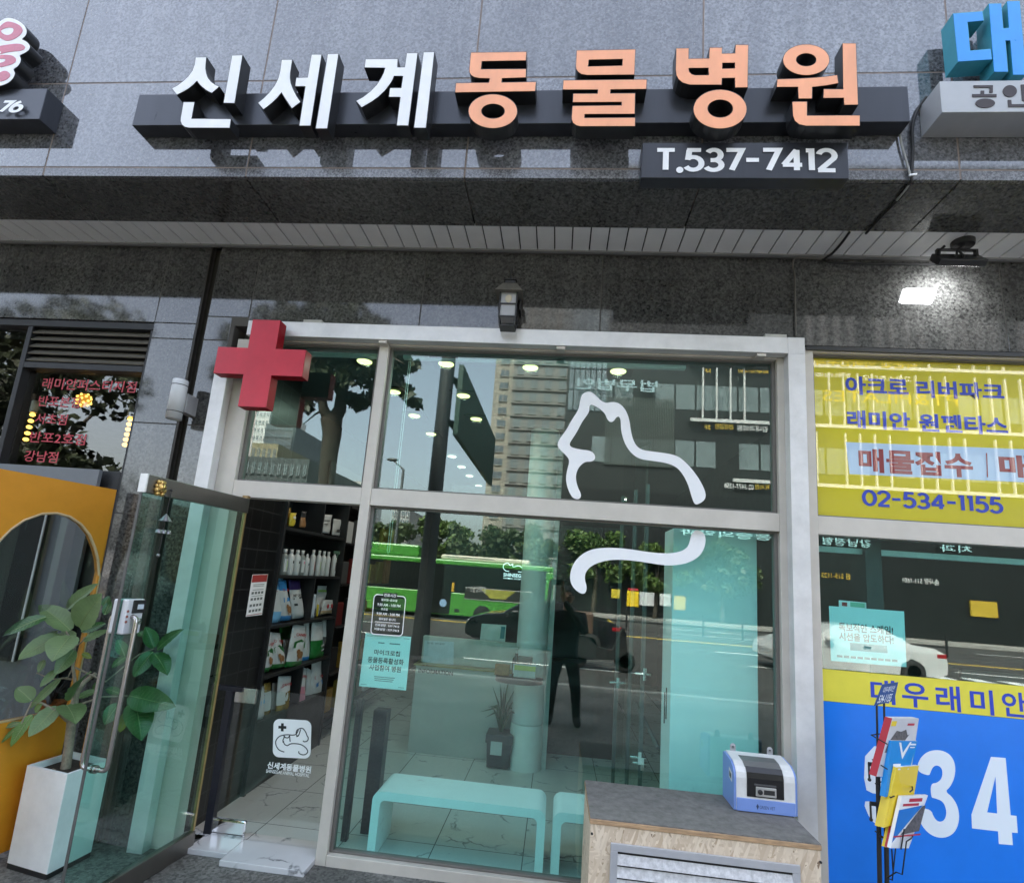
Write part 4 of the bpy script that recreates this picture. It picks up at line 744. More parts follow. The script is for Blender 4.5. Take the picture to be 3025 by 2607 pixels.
# lower window: glass strip, then yellow and blue film on the outside
za, zb2 = (zn(t9, 858, 518)+zn(t9, 2064, 617))/2, (zn(t9, 860, 707)+zn(t9, 2064, 818))/2
pane(X_N1+0.004, X_NE, ZG+0.12, zt_0-0.004, GL_SHOP, nw)
MB().box(X_N1+0.002, X_NE, 0.0725, 0.0785, zb2+0.001, za).build('yellow_band', M_YEL2, nw)
bf = MB().box(X_N1+0.002, X_NE, 0.0725, 0.0785, ZG+0.1, zb2-0.001).build('blue_panel', M_BLF, nw)
MB().box(X_N1+0.001, X_NE, 0.02, 0.12, ZG, ZG+0.099).build('bottom_rail', M_BEIGE, nw)
YT2 = 3.7715; t_ = MB()
for s, x0, x1, y0, y1 in (('대', 1155, 1300, 572, 715), ('우', 1342, 1498, 590, 735), ('래', 1545, 1690, 607, 758), ('미', 1750, 1888, 630, 778), ('안', 1940, 2085, 645, 792)):
    flat_text(t_, s, YT2, t9(x0, y1), t9(x1, y1), t9(x0, y0), 0.02)
t_.build('band_lettering', M_BTX, nw)
big = MB()
five = [(1122, 967), (1330, 985), (1330, 1090), (1185, 1082), (1180, 1180), (1230, 1150), (1290, 1160), (1345, 1210), (1370, 1300), (1345, 1420), (1290, 1470), (1220, 1460), (1150, 1410), (1105, 1300), (1165, 1300), (1195, 1360), (1240, 1375), (1280, 1340), (1285, 1280), (1255, 1235), (1210, 1240), (1180, 1260), (1110, 1225)]
three = [(1425, 1120), (1440, 1050), (1490, 1002), (1560, 992), (1620, 1015), (1655, 1070), (1655, 1150), (1625, 1215), (1595, 1240), (1640, 1275), (1675, 1340), (1680, 1420), (1650, 1490), (1590, 1520), (1520, 1508), (1460, 1455), (1430, 1375), (1428, 1340), (1510, 1345), (1530, 1400), (1560, 1425), (1595, 1410), (1605, 1360), (1585, 1300), (1530, 1280), (1512, 1278), (1508, 1195), (1550, 1190), (1578, 1160), (1580, 1110), (1555, 1085), (1525, 1090), (1508, 1125), (1500, 1150)]
four = [(1868, 1035), (1955, 1042), (1985, 1382), (2020, 1386), (2027, 1488), (1992, 1485), (1998, 1560), (1915, 1553), (1910, 1478), (1755, 1460), (1752, 1378)]
fourh = [(1895, 1150), (1845, 1365), (1905, 1372)]
for lp in (smooth(five, 1), smooth(three, 2)): big.slab([on(lp, t9, YT2)], (0, 0.0008, 0))
big.slab([on(four, t9, YT2), on(fourh, t9, YT2)], (0, 0.0008, 0)); big.build('big_number', pm('pale_white_print', (0.80, 0.86, 0.92), 0.5, var=0), bf)
t10 = tile(2400, 1560, 3.315)
solo(MB().box(X_N1+0.05, X_NE, 0.18, 0.22, P(*t10(1000, 290), 3.9).z, P(*t10(1000, 235), 3.9).z), 'blind_rail', MATS['white_rail'], 'pale rail across the top of the neighbour shop window', 'blind')
def px2(pth, rect):
    rect(MB(), 0.26, 0.75, 0.645, 0.78).build('teal_label', pm('teal_print', (0.03, 0.22, 0.26), 0.5, var=0), pth)
    mb = MB(); [rect(mb, 0.08+.09*k, 0.155+.09*k, 0.885, 0.925) for k in range(9)]; mb.build('small_print', MATS['grey_ink'], pth)
poster('estate_poster', [(162, 758), (897, 812), (922, 1357), (182, 1295)], t10, 3.8, pm('pale_teal_paper', (0.62, 0.82, 0.84), 0.6, var=0.03), 'pale teal notice with two bold lines stuck inside the dark neighbour window', [('독보적인 스케일!', 0.12, 0.84, 0.29, 0.45, 0.025), ('시선을 압도하다!', 0.12, 0.84, 0.465, 0.615, 0.025)], extra=px2)
def px3(pth, rect):
    rect(MB(), 0.3, 0.68, 0.03, 0.2).build('green_block', pm('soft_green_print', (0.25, 0.55, 0.38), 0.6, var=0), pth); rect(MB(), 0.08, 0.22, 0.06, 0.2).build('red_seal', pm('red_print', (0.4, 0.03, 0.03), 0.6, var=0), pth); rect(MB(), 0.66, 0.78, 0.38, 0.6).build('grey_block', MATS['grey_ink'], pth)
poster('leaflet', [(258, 702), (632, 735), (636, 1000), (262, 970)], t10, 3.86, M_PAPER, 'white and green leaflet behind the teal notice in the dark window', extra=px3)
# dim office things behind the dark window
od = MB(); od.box(3.2, 5.2, 1.2, 1.9, ZI, 0.95); od.box(3.3, 3.9, 1.3, 1.34, 1.0, 1.3); solo(od, 'office_desk', pm('dark_wood', (0.06, 0.045, 0.035), 0.5), 'dark office desk in the gloom behind the neighbour window', 'desk')
# ------------------------------------------------------------------ left neighbour: window with louvre and red letters
lw = thing('left_shop_window', 'black framed left window with a louvre vent and red brush lettering', 'window', (X_LW-0.8, 0, ZG))
zl = lambda x, y, Y=3.72: P(*tl(x, y), Y).z
xl_ = lambda x, y, Y=3.72: P(*tl(x, y), Y).x
xm0, xm1 = (xl_(250, 200)+xl_(20, 1450))/2-0.0, (xl_(335, 200)+xl_(235, 640))/2
zv1, zv0, zq0, zbt, zbb = zl(900, 245), zl(900, 600), zl(900, 660), zl(700, 1660), zl(700, 1750)
k_ = MB(); k_.box(xm0, xm1, 0.02, 0.14, ZG, Z_LW-0.055); k_.box(-6, X_LW, 0.015, 0.14, Z_LW-0.055, Z_LW); k_.box(xm1+.001, X_LW-0.031, 0.021, 0.14, zq0, zv0); k_.box(X_LW-0.03, X_LW, 0.02, 0.14, ZG, Z_LW-0.056); k_.box(xm1+.001, X_LW-.031, 0.021, 0.14, zbb-0.1, zbt)
k_.build('frame', M_CHAR, lw, 0.003)
lv = MB(); nl = 5
for k in range(nl):
    zc = zv1-(zv1-zv0)*(k+0.62)/nl; a = Vector((xm1+0.004, 0.03, zc-0.012)); lv.obox(a, (X_LW-xm1-0.04, 0, 0), Vector((0, 0.05, 0.045)), Vector((0, -0.004, 0.0045))*1.6)
lv.build('louvre', pm('grey_brown_louvre', (0.15, 0.138, 0.115), 0.5, var=0.1), lw); MB().box(xm1, X_LW-0.03, 0.115, 0.12, zv0, zv1+0.05).build('vent_backing', M_DARK, lw)
pane(xm1+0.003, X_LW-0.032, zbt, zq0, GL_DARK, lw, 0.085); pane(-6, xm0-0.003, zbt-0.2, Z_LW-0.06, GL_DARK, lw, 0.085)
MB().box(xm1+0.005, X_LW-0.035, 0.03, 0.06, ZG, zbb-0.11).build('lower_panel', M_CHAR, lw)
rl = MB(); YR = 3.782
for s, x0, y0, x1, y1, hh_ in (('래미안퍼스티지점', 418, 850, 1372, 880, 112), ('반포본점', 378, 1025, 800, 1045, 105), ('서초점', 345, 1205, 668, 1218, 108), ('반포2호점', 290, 1392, 858, 1418, 110), ('강남점', 232, 1585, 575, 1598, 112)):
    flat_text(rl, s, YR, tl(x0, y0), tl(x1, y1), tl(x0+25, y0-hh_), 0.012)
rl.build('red_lettering', pm('faded_red_print', (0.50, 0.05, 0.07), 0.5, var=0.1), lw)
M_GLOW = pm('warm_bulb_glow', (1, 0.7, 0.25), 0.4, var=0, emit=(1.0, 0.55, 0.10), es=0.8)
def bulb_lamp(top, bot, n, label, r=0.02, cl=False):
    tpt = P(*tl(*top), 4.3); bpt = P(*tl(*bot), 4.3); th_ = thing('bulb_chain_lamp', label, 'lamp', bpt, 'warm bulb lamps in the left window')
    MB().tube([(tpt.x, tpt.y, 3.35), (tpt.x, tpt.y, tpt.z+0.1)], 0.003, 5).build('cord', M_BLACK, th_)
    if not cl: MB().lathe([(0.028, 0.0), (0.028, 0.1), (0.02, 0.11)], (tpt.x, tpt.y, tpt.z+0.02), 14).build('lamp_cap', pm('lamp_cap_white', (0.6, 0.6, 0.58), 0.5), th_)
    if cl:
        c = (tpt+bpt)/2; hh_ = abs(tpt.z-bpt.z)/2; MB().lathe([(0.0, hh_), (0.035, hh_*.8), (0.055, hh_*.1), (0.045, -hh_*.6), (0.0, -hh_)], c, 14).build('amber_glass', pm('amber_glass', (0.35, 0.14, 0.02), 0.2, var=0, emit=(1, 0.45, 0.06), es=0.15), th_)
        mb = MB()
        for k in range(24):
            a = k*2.4; z = hh_*(0.85-1.7*k/24); rr_ = 0.055*math.sqrt(max(0.05, 1-(z/hh_)**2)); mb.ball(c+Vector((rr_*math.cos(a), rr_*math.sin(a), z)), 0.010, 0, 8)
        mb.build('bulb', M_GLOW, th_)
    else:
        for k in range(n): MB().ball(tpt+(bpt-tpt)*(k/(n-1)), r, 0, 10, (1.1, 1.1, 0.85)).build('bulb', M_GLOW, th_)
    return th_
bulb_lamp((330, 1115), (262, 1365), 5, 'chain of five warm bulbs at the left edge of the lettered window')
bulb_lamp((1322, 1160), (1268, 1420), 6, 'chain of six warm bulbs at the right edge of the lettered window')
bulb_lamp((855, 900), (845, 1040), 0, 'single pineapple shaped amber lamp behind the red lettering', cl=True)
# ------------------------------------------------------------------ orange open door with arched window
OH = P(345.1, 1446.4, 3.62); zo = OH.z; d2 = ray(0, 1383.6); yo = (zo-EYE.z)/(d2.z/d2.y); OF = P(0, 1383.6, yo); odir = Vector((OF.x-OH.x, OF.y-OH.y, 0)).normalized(); on_ = Vector((-odir.y, odir.x, 0))
if on_.dot(EYE-OH) < 0: on_ = -on_
def O(u, v, off=0.0): return PP(u, v, OH+on_*off, on_)
odr = thing('orange_door', 'orange door with an arched window standing open beside the white planter', 'door', (OH.x, OH.y, ZG))
M_ORD = pm('orange_door_paint', (0.68, 0.28, 0.018), 0.45, var=0.05, scale=10)
otop = [Vector((OH.x, OH.y, zo)), Vector((OH.x, OH.y, ZG+0.04)), OH+odir*1.15+Vector((0, 0, ZG+0.04-zo)), OH+odir*1.15]
ar = [(612, 1750), (603, 1640), (585, 1570), (552, 1490), (500, 1425), (430, 1378), (350, 1357), (260, 1360), (150, 1400), (70, 1455), (0, 1525), (-60, 1600), (-100, 1720)]
arp = [O(*t4(x, y)) for x, y in ar]; lowR = O(*t7(400, 770)); lowL = O(*t7(0, 815))
zlow = (lowR.z+lowL.z)/2; eR = arp[0]; sR = (eR-OH).dot(odir); sLft = 1.04
arch = [Vector((OH.x, OH.y, 0))+odir*sR+Vector((0, 0, zlow))]+arp+[OH+odir*sLft+Vector((0, 0, arp[-1].z-zo-0.1)), OH+odir*sLft+Vector((0, 0, zlow-zo))]
arch = [q-on_*(q-OH).dot(on_) for q in arch]
def Oz(s_, z): q = OH+odir*s_; return Vector((q.x, q.y, z))
WD_ = 1.15; lf_ = MB()
lf_.slab([[Oz(0, ZG+0.04), Oz(WD_, ZG+0.04), Oz(WD_, zlow), Oz(0, zlow)]], -on_*0.045)
lf_.slab([[Oz(0, zlow+0.0005), Oz(0, zo), Oz(WD_, zo), Oz(WD_, zlow+0.0005), Oz(sLft, zlow+0.0005)]+arch[-2:0:-1]+[Oz(sR, zlow+0.0005)]], -on_*0.045)
lf_.build('door_leaf', M_ORD, odr)
rim = MB(); rim.tube([q-on_*0.006 for q in arch]+[arch[0]-on_*0.006], 0.009, 6); rim.build('window_rim', pm('pale_rim', (0.62, 0.45, 0.25), 0.4), odr)
MB().slab([[q-on_*0.02 for q in arch]], -on_*0.006).build('pane', glass('door_window_glass', (0.75, 0.78, 0.78), 0.03), odr)
# what stands behind the orange door's window
gp = MB(); gp.box(-4.6, -3.33, -0.05, -0.02, ZG, 2.3); gpo = gp.build('grey_cladding', pm('slate_grey_cladding', (0.16, 0.175, 0.19), 0.5, var=0.08), lw)
ww = MB(); ww.box(-6.5, -3.62, -0.09, -0.055, 0.95, 2.2); ww.build('inner_sash', M_DARK, lw)
ps = MB(); ps.box(-3.625, -3.612, -0.098, -0.09, 0.95, 2.2); ps.build('sash_edge', pm('bright_edge', (0.7, 0.72, 0.7), 0.4), lw)
# ------------------------------------------------------------------ OSB cupboard and the machine on it
zt_o = (P(*t8(1470, 1175), 3.63).z)
A_, B_ = PZ_(*t8(1490, 1395), zt_o), PZ_(*t9(860, 1555), zt_o); yfo = (A_.y+B_.y)/2; xo0, xo1 = (A_.x+PZ_(*t8(1470, 1175), zt_o).x)/2, B_.x
ob = thing('chipboard_cupboard', 'raw chipboard box with a grey felt top and a louvred vent', 'cupboard', ((xo0+xo1)/2, (yfo-0.07)/2, ZG))
OSB = osb('chipboard')
MB().box(xo0+0.004, xo1-0.004, yfo+0.004, -0.064, ZG, zt_o-0.03).build('carcass', OSB, ob, 0.002, 1)
MB().box(xo0, xo1, yfo, -0.063, zt_o-0.029, zt_o-0.006).build('top_board', pm('osb_edge', (0.42, 0.27, 0.15), 0.8, var=0.35, scale=40, aniso=(0.4, 1, 3)), ob, 0.002, 1)
MB().box(xo0+0.002, xo1-0.002, yfo+0.002, -0.063, zt_o-0.0055, zt_o).build('felt_top', pm('worn_grey_felt', (0.17, 0.16, 0.145), 0.95, var=0.3, scale=22, bump=0.4, bscale=90), ob)
Yo = yfo+3.7; lx0, lx1 = P(*to(630, 595), Yo).x, P(*to(1785, 725), Yo).x; lz1 = (P(*to(640, 597), Yo).z+P(*to(1780, 726), Yo).z)/2; lz0 = lz1-0.42; w_ = 0.035
M_VENT = pm('silver_vent', (0.50, 0.50, 0.52), 0.4, metal=0.3, var=0.06)
vf = MB(); vf.box(lx0, lx1, yfo-0.012, yfo+0.002, lz1-w_, lz1); vf.box(lx0, lx1, yfo-0.012, yfo+0.002, lz0, lz0+w_); vf.box(lx0, lx0+w_, yfo-0.0121, yfo+0.002, lz0+w_, lz1-w_); vf.box(lx1-w_, lx1, yfo-0.0121, yfo+0.002, lz0+w_, lz1-w_); vfo = vf.build('vent_frame', M_VENT, ob, 0.002)
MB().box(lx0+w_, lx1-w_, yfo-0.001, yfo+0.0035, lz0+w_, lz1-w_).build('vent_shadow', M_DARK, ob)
vs_ = MB(); zz = lz1-w_-0.012
while zz > lz0+w_: vs_.obox((lx0+w_, yfo+0.001, zz), (lx1-lx0-2*w_, 0, 0), Vector((0, -0.014, -0.046)), Vector((0, -0.0015, 0.0006))); zz -= 0.056
vs_.build('louvre', pm('spotted_slat', (0.58, 0.57, 0.57), 0.55, var=0.28, scale=45), ob)
sw = MB()
for x, y in ((515, 540), (1915, 715)): q = P(*to(x, y), Yo); sw.lathe([(0.006, -0.001), (0.006, 0.004)], (q.x, yfo, q.z), 10, 0, (0, -1, 0))
sw.build('screw', M_BLACK, ob)
m0, m1 = PZ_(*t9(345, 1362), zt_o), PZ_(*t9(714, 1393), zt_o); ym = (m0.y+m1.y)/2; Ym = ym+3.7; hm = P(*t9(340, 1105), Ym).z-zt_o
mb0 = PZ_(*t9(275, 1262), zt_o); dm = min(abs(mb0.y-ym), -0.075-ym); X0, X1 = m0.x, m1.x
mc = thing('air_purifier_box', 'white and blue desktop machine with a dark control window on the felt top', 'machine', ((X0+X1)/2, ym+dm/2, zt_o))
prof = [(0, 0.004), (dm, 0.004), (dm, hm*1.16), (dm*0.9, hm*1.2), (dm*0.30, hm*1.13), (dm*0.12, hm*1.04), (dm*0.03, hm*0.93), (0, hm*0.8)]
def extr(mb, pf, x0, x1, mi=0): return mb.slab([[Vector((x0, ym+a, zt_o+b)) for a, b in pf]], (x1-x0, 0, 0), mi)
extr(MB(), prof, X0+0.012, X1-0.012).build('body', pm('white_machine', (0.72, 0.71, 0.685), 0.4, var=0.12, scale=9), mc, 0.01, 3)
M_MBL = pm('powder_blue_plastic', (0.20, 0.31, 0.66), 0.4, var=0.05)
prof2 = [(a+(0.004 if a < dm/2 else -0.004), b*0.98) for a, b in prof]; extr(MB(), prof2, X0, X0+0.0118).build('side_panel', M_MBL, mc, 0.004); extr(MB(), prof2, X1-0.0118, X1).build('side_panel', M_MBL, mc, 0.004)
MB().box(X0+0.0125, X1-0.0125, ym-0.003, ym+0.02, zt_o+0.004, zt_o+hm*0.33).build('front_band', M_MBL, mc, 0.003)
wx0, wx1 = P(*t9(415, 1180), Ym).x, P(*t9(634, 1190), Ym).x
win = [(-0.0035, hm*0.38), (-0.0035, hm*0.82), (dm*0.03-0.003, hm*0.95), (dm*0.12-0.002, hm*1.058), (dm*0.12+0.004, hm*1.03), (dm*0.04, hm*0.9), (0.004, hm*0.8), (0.004, hm*0.38)]
extr(MB(), win, wx0, wx1).build('dark_window', pm('smoked_plastic', (0.012, 0.012, 0.013), 0.18, var=0), mc)
win2 = [(dm*0.121, hm*1.06), (dm*0.30, hm*1.145), (dm*0.62, hm*1.182), (dm*0.62, hm*1.17), (dm*0.30, hm*1.125), (dm*0.122, hm*1.03)]
extr(MB(), win2, wx0-0.003, wx1-0.0).build('top_window', pm('grey_smoked_plastic', (0.14, 0.14, 0.135), 0.4), mc)
lkx0, lkx1 = P(*t9(465, 1230), Ym).x, P(*t9(588, 1230), Ym).x
cp_ = MB().box(lkx0, lkx1, ym-0.012, ym-0.003, zt_o+hm*0.41, zt_o+hm*0.64).build('control_plate', pm('silver_plate', (0.5, 0.49, 0.47), 0.35, metal=0.5), mc, 0.004)
MB().lathe([(0.013, 0), (0.013, 0.006), (0.009, 0.008)], (lkx0+0.022, ym-0.012, zt_o+hm*0.525), 14, 0, (0, -1, 0)).build('control_knob', M_BLACK, cp_)
MB().box(lkx0+0.042, lkx1-0.01, ym-0.0125, ym-0.0119, zt_o+hm*0.47, zt_o+hm*0.58).build('slot', M_BLACK, cp_)
MB().box(lkx0-0.006, lkx1-0.0, ym-0.008, ym-0.003, zt_o+hm*0.665, zt_o+hm*0.70).build('bar_handle', pm('dark_bar', (0.09, 0.09, 0.09), 0.3), mc)
tg_ = MB(); fit_text(tg_, 'GREEN VET', (P(*t9(490, 1340), Ym).x, ym-0.0035, zt_o+hm*0.12), (P(*t9(582, 1340), Ym).x-P(*t9(490, 1340), Ym).x, 0, 0), (0, 0, hm*0.075)); xg = P(*t9(478, 1335), Ym).x
tg_.add([(xg-0.007, ym-0.0035, zt_o+hm*0.17), (xg, ym-0.0035, zt_o+hm*0.09), (xg+0.007, ym-0.0035, zt_o+hm*0.17), (xg, ym-0.0035, zt_o+hm*0.23)], [(0, 1, 2, 3)]); tg_.build('logo', pm('dark_slate_print', (0.03, 0.05, 0.12), 0.5, var=0), mc)
hd_ = MB(); q = [(dm*0.18, hm*0.62), (dm*0.42, hm*0.68), (dm*0.42, hm*0.92), (dm*0.18, hm*0.84)]; hd_.slab([[Vector((X0-0.0015, ym+a, zt_o+b)) for a, b in q]], (0.002, 0, 0)); hd_.build('side_grip', pm('grip_white', (0.7, 0.7, 0.7), 0.5), mc); 
MB().slab([[Vector((X0-0.0022, ym+dm*(0.3+(a/dm-0.3)*0.6), zt_o+b*0.55+hm*0.34)) for a, b in q]], (0.001, 0, 0)).build('grip_recess', M_BLACK, mc)
hk_ = MB(); 
for x in (0.17, 0.80): 
    xx = X0+(X1-X0)*x; hk_.lathe([(0.0, 0), (0.016, 0.0005), (0.016, 0.003), (0.0, 0.0035)], (xx, ym+dm-0.004, zt_o+hm*1.30), 14, 0, (0, -1, 0)); hk_.box(xx-0.016, xx+0.016, ym+dm-0.007, ym+dm-0.004, zt_o+hm*1.1, zt_o+hm*1.29)
hk_.build('hanging_tab', pm('grey_tab', (0.36, 0.36, 0.37), 0.5), mc)
kh = MB()
for x in (0.17, 0.80): kh.lathe([(0.005, 0), (0.005, 0.001)], (X0+(X1-X0)*x, ym+dm-0.0078, zt_o+hm*1.29), 10, 0, (0, -1, 0))
kh.build('keyhole', M_BLACK, mc)
# ------------------------------------------------------------------ magazine rack with its magazines
YK = 3.32
rk = thing('magazine_rack', 'black wire magazine rack with a small blue sign before the blue panel', 'rack', (P(*tm(270, 1780), YK).x, YK-3.7, ZG))
def mk_(x, y, dy=0.0): return P(*tm(x, y), YK+dy)
pol = MB()
for (x0, y0, x1, y1, r0) in ((208, 235, 236, 1900, 0.006), (272, 215, 300, 1900, 0.006)):
    a, b = mk_(x0, y0, 0.05), mk_(x1, y1, 0.05); pol.tube([a, a+(b-a)*0.32], 0.0055, 8); c = a+(b-a)*0.32
    g_ = Vector((b.x+(b.x-a.x)*0.1, b.y, ZG+0.02)); pol.tube([c, b, g_], 0.0115, 8)
for k in range(4):
    a = R(90*k+20); q = Vector((rk.location.x+0.22*math.cos(a), rk.location.y+0.05+0.22*math.sin(a), ZG+0.012)); pol.tube([Vector((rk.location.x, rk.location.y+0.05, ZG+0.05)), q], 0.011, 8)
pol.build('pole', M_BLACK, rk)
for x, y in ((190, 765), (205, 1112)): cl_ = MB(); c = mk_(x, y, 0.05); cl_.tube([c+Vector((-0.03, 0, 0)), c+Vector((0.055, 0, 0))], 0.011, 8); cl_.tube([c+Vector((-0.03, 0, 0.0)), c+Vector((-0.035, -0.01, -0.075))], 0.005, 6); cl_.ball(c+Vector((-0.035, -0.01, -0.075)), 0.009); cl_.build('clamp', M_BLACK, rk)
wi = MB()
def wire(pts, dys, r=0.0032):
    wi.tube([mk_(x, y, d) for (x, y), d in zip(pts, dys)], r, 6)
wire([(275, 490), (160, 505), (300, 585)], [0.05, -0.03, -0.12]); wire([(275, 710), (170, 722), (300, 805)], [0.05, -0.02, -0.12]); wire([(300, 795), (190, 760)], [0, 0.05])
wire([(205, 930), (270, 910)], [0.05, 0.05]); wire([(195, 930), (330, 1055), (365, 1040)], [0.05, -0.12, -0.12]); wire([(220, 1175), (365, 1285), (392, 1275), (378, 1400), (350, 1440)], [0.05, -0.12, -0.12, -0.12, -0.12])
wire([(195, 1350), (330, 1455), (378, 1462), (345, 1780), (300, 1760)], [0.05, -0.12, -0.12, -0.06, 0.0]); wire([(500, 1365), (525, 1395), (510, 1415), (470, 1440), (432, 1730), (380, 1710), (300, 1760)], [0.0, -0.05, -0.08, -0.12, -0.08, -0.05, 0.0]); wire([(450, 1330), (420, 1510)], [-0.12, -0.12]); wire([(340, 1510), (352, 1700)], [-0.12, -0.06])
wire([(520, 960), (525, 985), (500, 1005)], [0.0, -0.05, -0.1]); wire([(235, 1350), (235, 1400), (300, 1420)], [0.05, 0.0, -0.1])
wi.build('wire_pocket', M_GASK, rk)
sp_ = [mk_(x, y, 0.02) for x, y in ((258, 60), (398, 40), (362, 205), (185, 250))]
so = MB().slab([sp_], (0, 0.003, 0)).build('sign_plate', pm('navy_sign', (0.02, 0.07, 0.24), 0.4), rk); st = MB()
a, b, c, d_ = sp_
ux = (b-a); uz = (a-d_)
fit_text(st, '534-1155', d_+ux*0.12+uz*0.12+Vector((0, -0.002, 0)), ux*0.8+Vector((0, 0, 0.0)), uz*0.36, 0.01); fit_text(st, '대우래미안', d_+ux*0.2+uz*0.58+Vector((0, -0.002, 0)), ux*0.7, uz*0.28, 0.0); st.build('lettering', MATS['pale_white_print'], so)
def magazine(q, dys, th, cover, label, marks, spine=None):
    p = [mk_(x, y, d) for (x, y), d in zip(q, dys)]; a, b, c, d = p                     # cover: top left, top right, bottom right, bottom left
    n = (b-a).cross(d-a).normalized()
    if n.y > 0: n = -n
    bs = (a+b+c+d)/4; mg = thing('magazine', label, 'magazine', (bs.x, bs.y, min(c.z, d.z)), 'magazines in the wire rack')
    MB().slab([[a-n*0.0015, b-n*0.0015, c-n*0.0015, d-n*0.0015]], -n*th).build('pages', pm('page_edges', (0.72, 0.72, 0.70), 0.7, var=0.15, scale=90), mg)
    MB().slab([p], -n*0.0012).build('cover', cover, mg)
    o = d-n*(th+0.001); MB().slab([[d, a, a-n*(th+0.002), d-n*(th+0.002)]], ((a-b).normalized()*0.0015)).build('spine', spine or cover, mg)
    for nm_, mt_, polys in marks:
        mb = MB()
        for k, pl_ in enumerate(polys): mb.add([a+(b-a)*x+(d-a)*y+n*(0.0008+0.0003*k) for x, y in pl_[::-1]], [tuple(range(len(pl_)))])
        mb.build(nm_, mt_, mg)
    return mg
def R4(x0, x1, y0, y1): return [(x0, y0), (x1, y0), (x1, y1), (x0, y1)]
M_RB = pm('magazine_red', (0.45, 0.02, 0.04), 0.4, var=0); M_GR = pm('cover_grey', (0.55, 0.54, 0.55), 0.35, var=0.06); M_PHO = pm('photo_grey', (0.10, 0.09, 0.085), 0.4, var=0.6, scale=70); M_CY = pm('cover_cyan', (0.005, 0.24, 0.62), 0.3, var=0.03); M_YM = pm('cover_yellow', (0.78, 0.56, 0.02), 0.35, var=0.03); M_WM = pm('cover_white', (0.80, 0.80, 0.80), 0.35, var=0.02)
magazine([(345, 358), (580, 360), (500, 880), (205, 870)], [-0.02, 0.10, 0.02, -0.10], 0.035, M_GR, 'grey magazine with a red spine and a city photo, topmost in the wire rack', [('cover_photo', M_PHO, [[(0.1, 0.42), (0.28, 0.22), (0.45, 0.24), (0.62, 0.2), (0.72, 0.3), (0.9, 0.26), (0.8, 0.62), (0.05, 0.6)]]), ('cover_mark', M_RB, [R4(0.62, 0.88, 0.09, 0.13)]), ('cover_badge', M_YM, [R4(0.02, 0.2, 0.05, 0.14)])], M_RB)
magazine([(340, 555), (568, 558), (470, 1010), (285, 1050)], [-0.05, 0.08, 0.0, -0.12], 0.025, M_CY, 'bright blue magazine with white chevrons, second from the top in the rack', [('cover_mark', M_WM, [[(0.28, 0.03), (0.36, 0.03), (0.46, 0.22), (0.7, 0.02), (0.76, 0.02), (0.46, 0.34)], R4(0.7, 0.94, 0.05, 0.08), R4(0.72, 0.9, 0.11, 0.13), R4(0.14, 0.42, 0.42, 0.5)])])
for dx_, dd_, lb_ in ((-50, 0.05, 'rearmost of the three yellow magazines in the rack, mostly its spine'), (-25, 0.025, 'middle one of the three yellow magazines in the rack, mostly its spine')):
    magazine([(385+dx_, 790-dx_*.1), (580+dx_, 775), (500+dx_, 1250), (272+dx_, 1320+dx_*.2)], [-0.08+dd_, 0.06+dd_, -0.03+dd_, -0.15+dd_], 0.014, M_YM, lb_, [])
magazine([(385, 790), (580, 775), (500, 1250), (272, 1320)], [-0.08, 0.06, -0.03, -0.15], 0.014, M_YM, 'front yellow magazine with white triangles, third level of the wire rack', [('cover_mark', M_WM, [[(0.05, 0.02), (0.16, 0.02), (0.26, 0.16), (0.5, 0.03), (0.56, 0.04), (0.27, 0.26)], [(0.3, 0.48), (0.52, 0.3), (0.6, 0.36), (0.6, 0.46), (0.5, 0.38), (0.38, 0.5)]]), ('cover_print', pm('cover_brown_print', (0.25, 0.16, 0.02), 0.5, var=0), [R4(0.42, 0.8, 0.1, 0.125), R4(0.1, 0.36, 0.28, 0.34), R4(0.12, 0.4, 0.42, 0.46)])])
for dx_, dd_, cv_, lb_ in ((-48, 0.05, M_YM, 'yellow spined magazine behind the lowest white and blue one'), (-22, 0.025, M_RB, 'red spined magazine tucked behind the lowest white and blue one')):
    magazine([(430+dx_, 1045-dx_*.1), (640+dx_, 1035), (490+dx_, 1500), (330+dx_, 1500+dx_*.2)], [-0.10+dd_, 0.03+dd_, -0.05+dd_, -0.17+dd_], 0.014, cv_, lb_, [])
magazine([(430, 1045), (660, 1035), (490, 1500), (330, 1500)], [-0.10, 0.03, -0.05, -0.17], 0.014, M_WM, 'white and blue magazine with red headline and street photo, lowest in the rack', [('cover_blue', pm('cover_blue', (0.01, 0.17, 0.55), 0.35, var=0.03), [[(0.0, 0.27), (0.86, 0.2), (0.2, 0.72), (0.0, 0.9)]]), ('cover_photo', M_PHO, [[(0.86, 0.22), (0.98, 0.2), (0.92, 0.72), (0.25, 0.76)]]), ('cover_mark', M_RB, [R4(0.3, 0.8, 0.05, 0.12), R4(0.1, 0.7, 0.15, 0.2), R4(0.0, 1.0, 0.77, 0.8)])], M_WM)
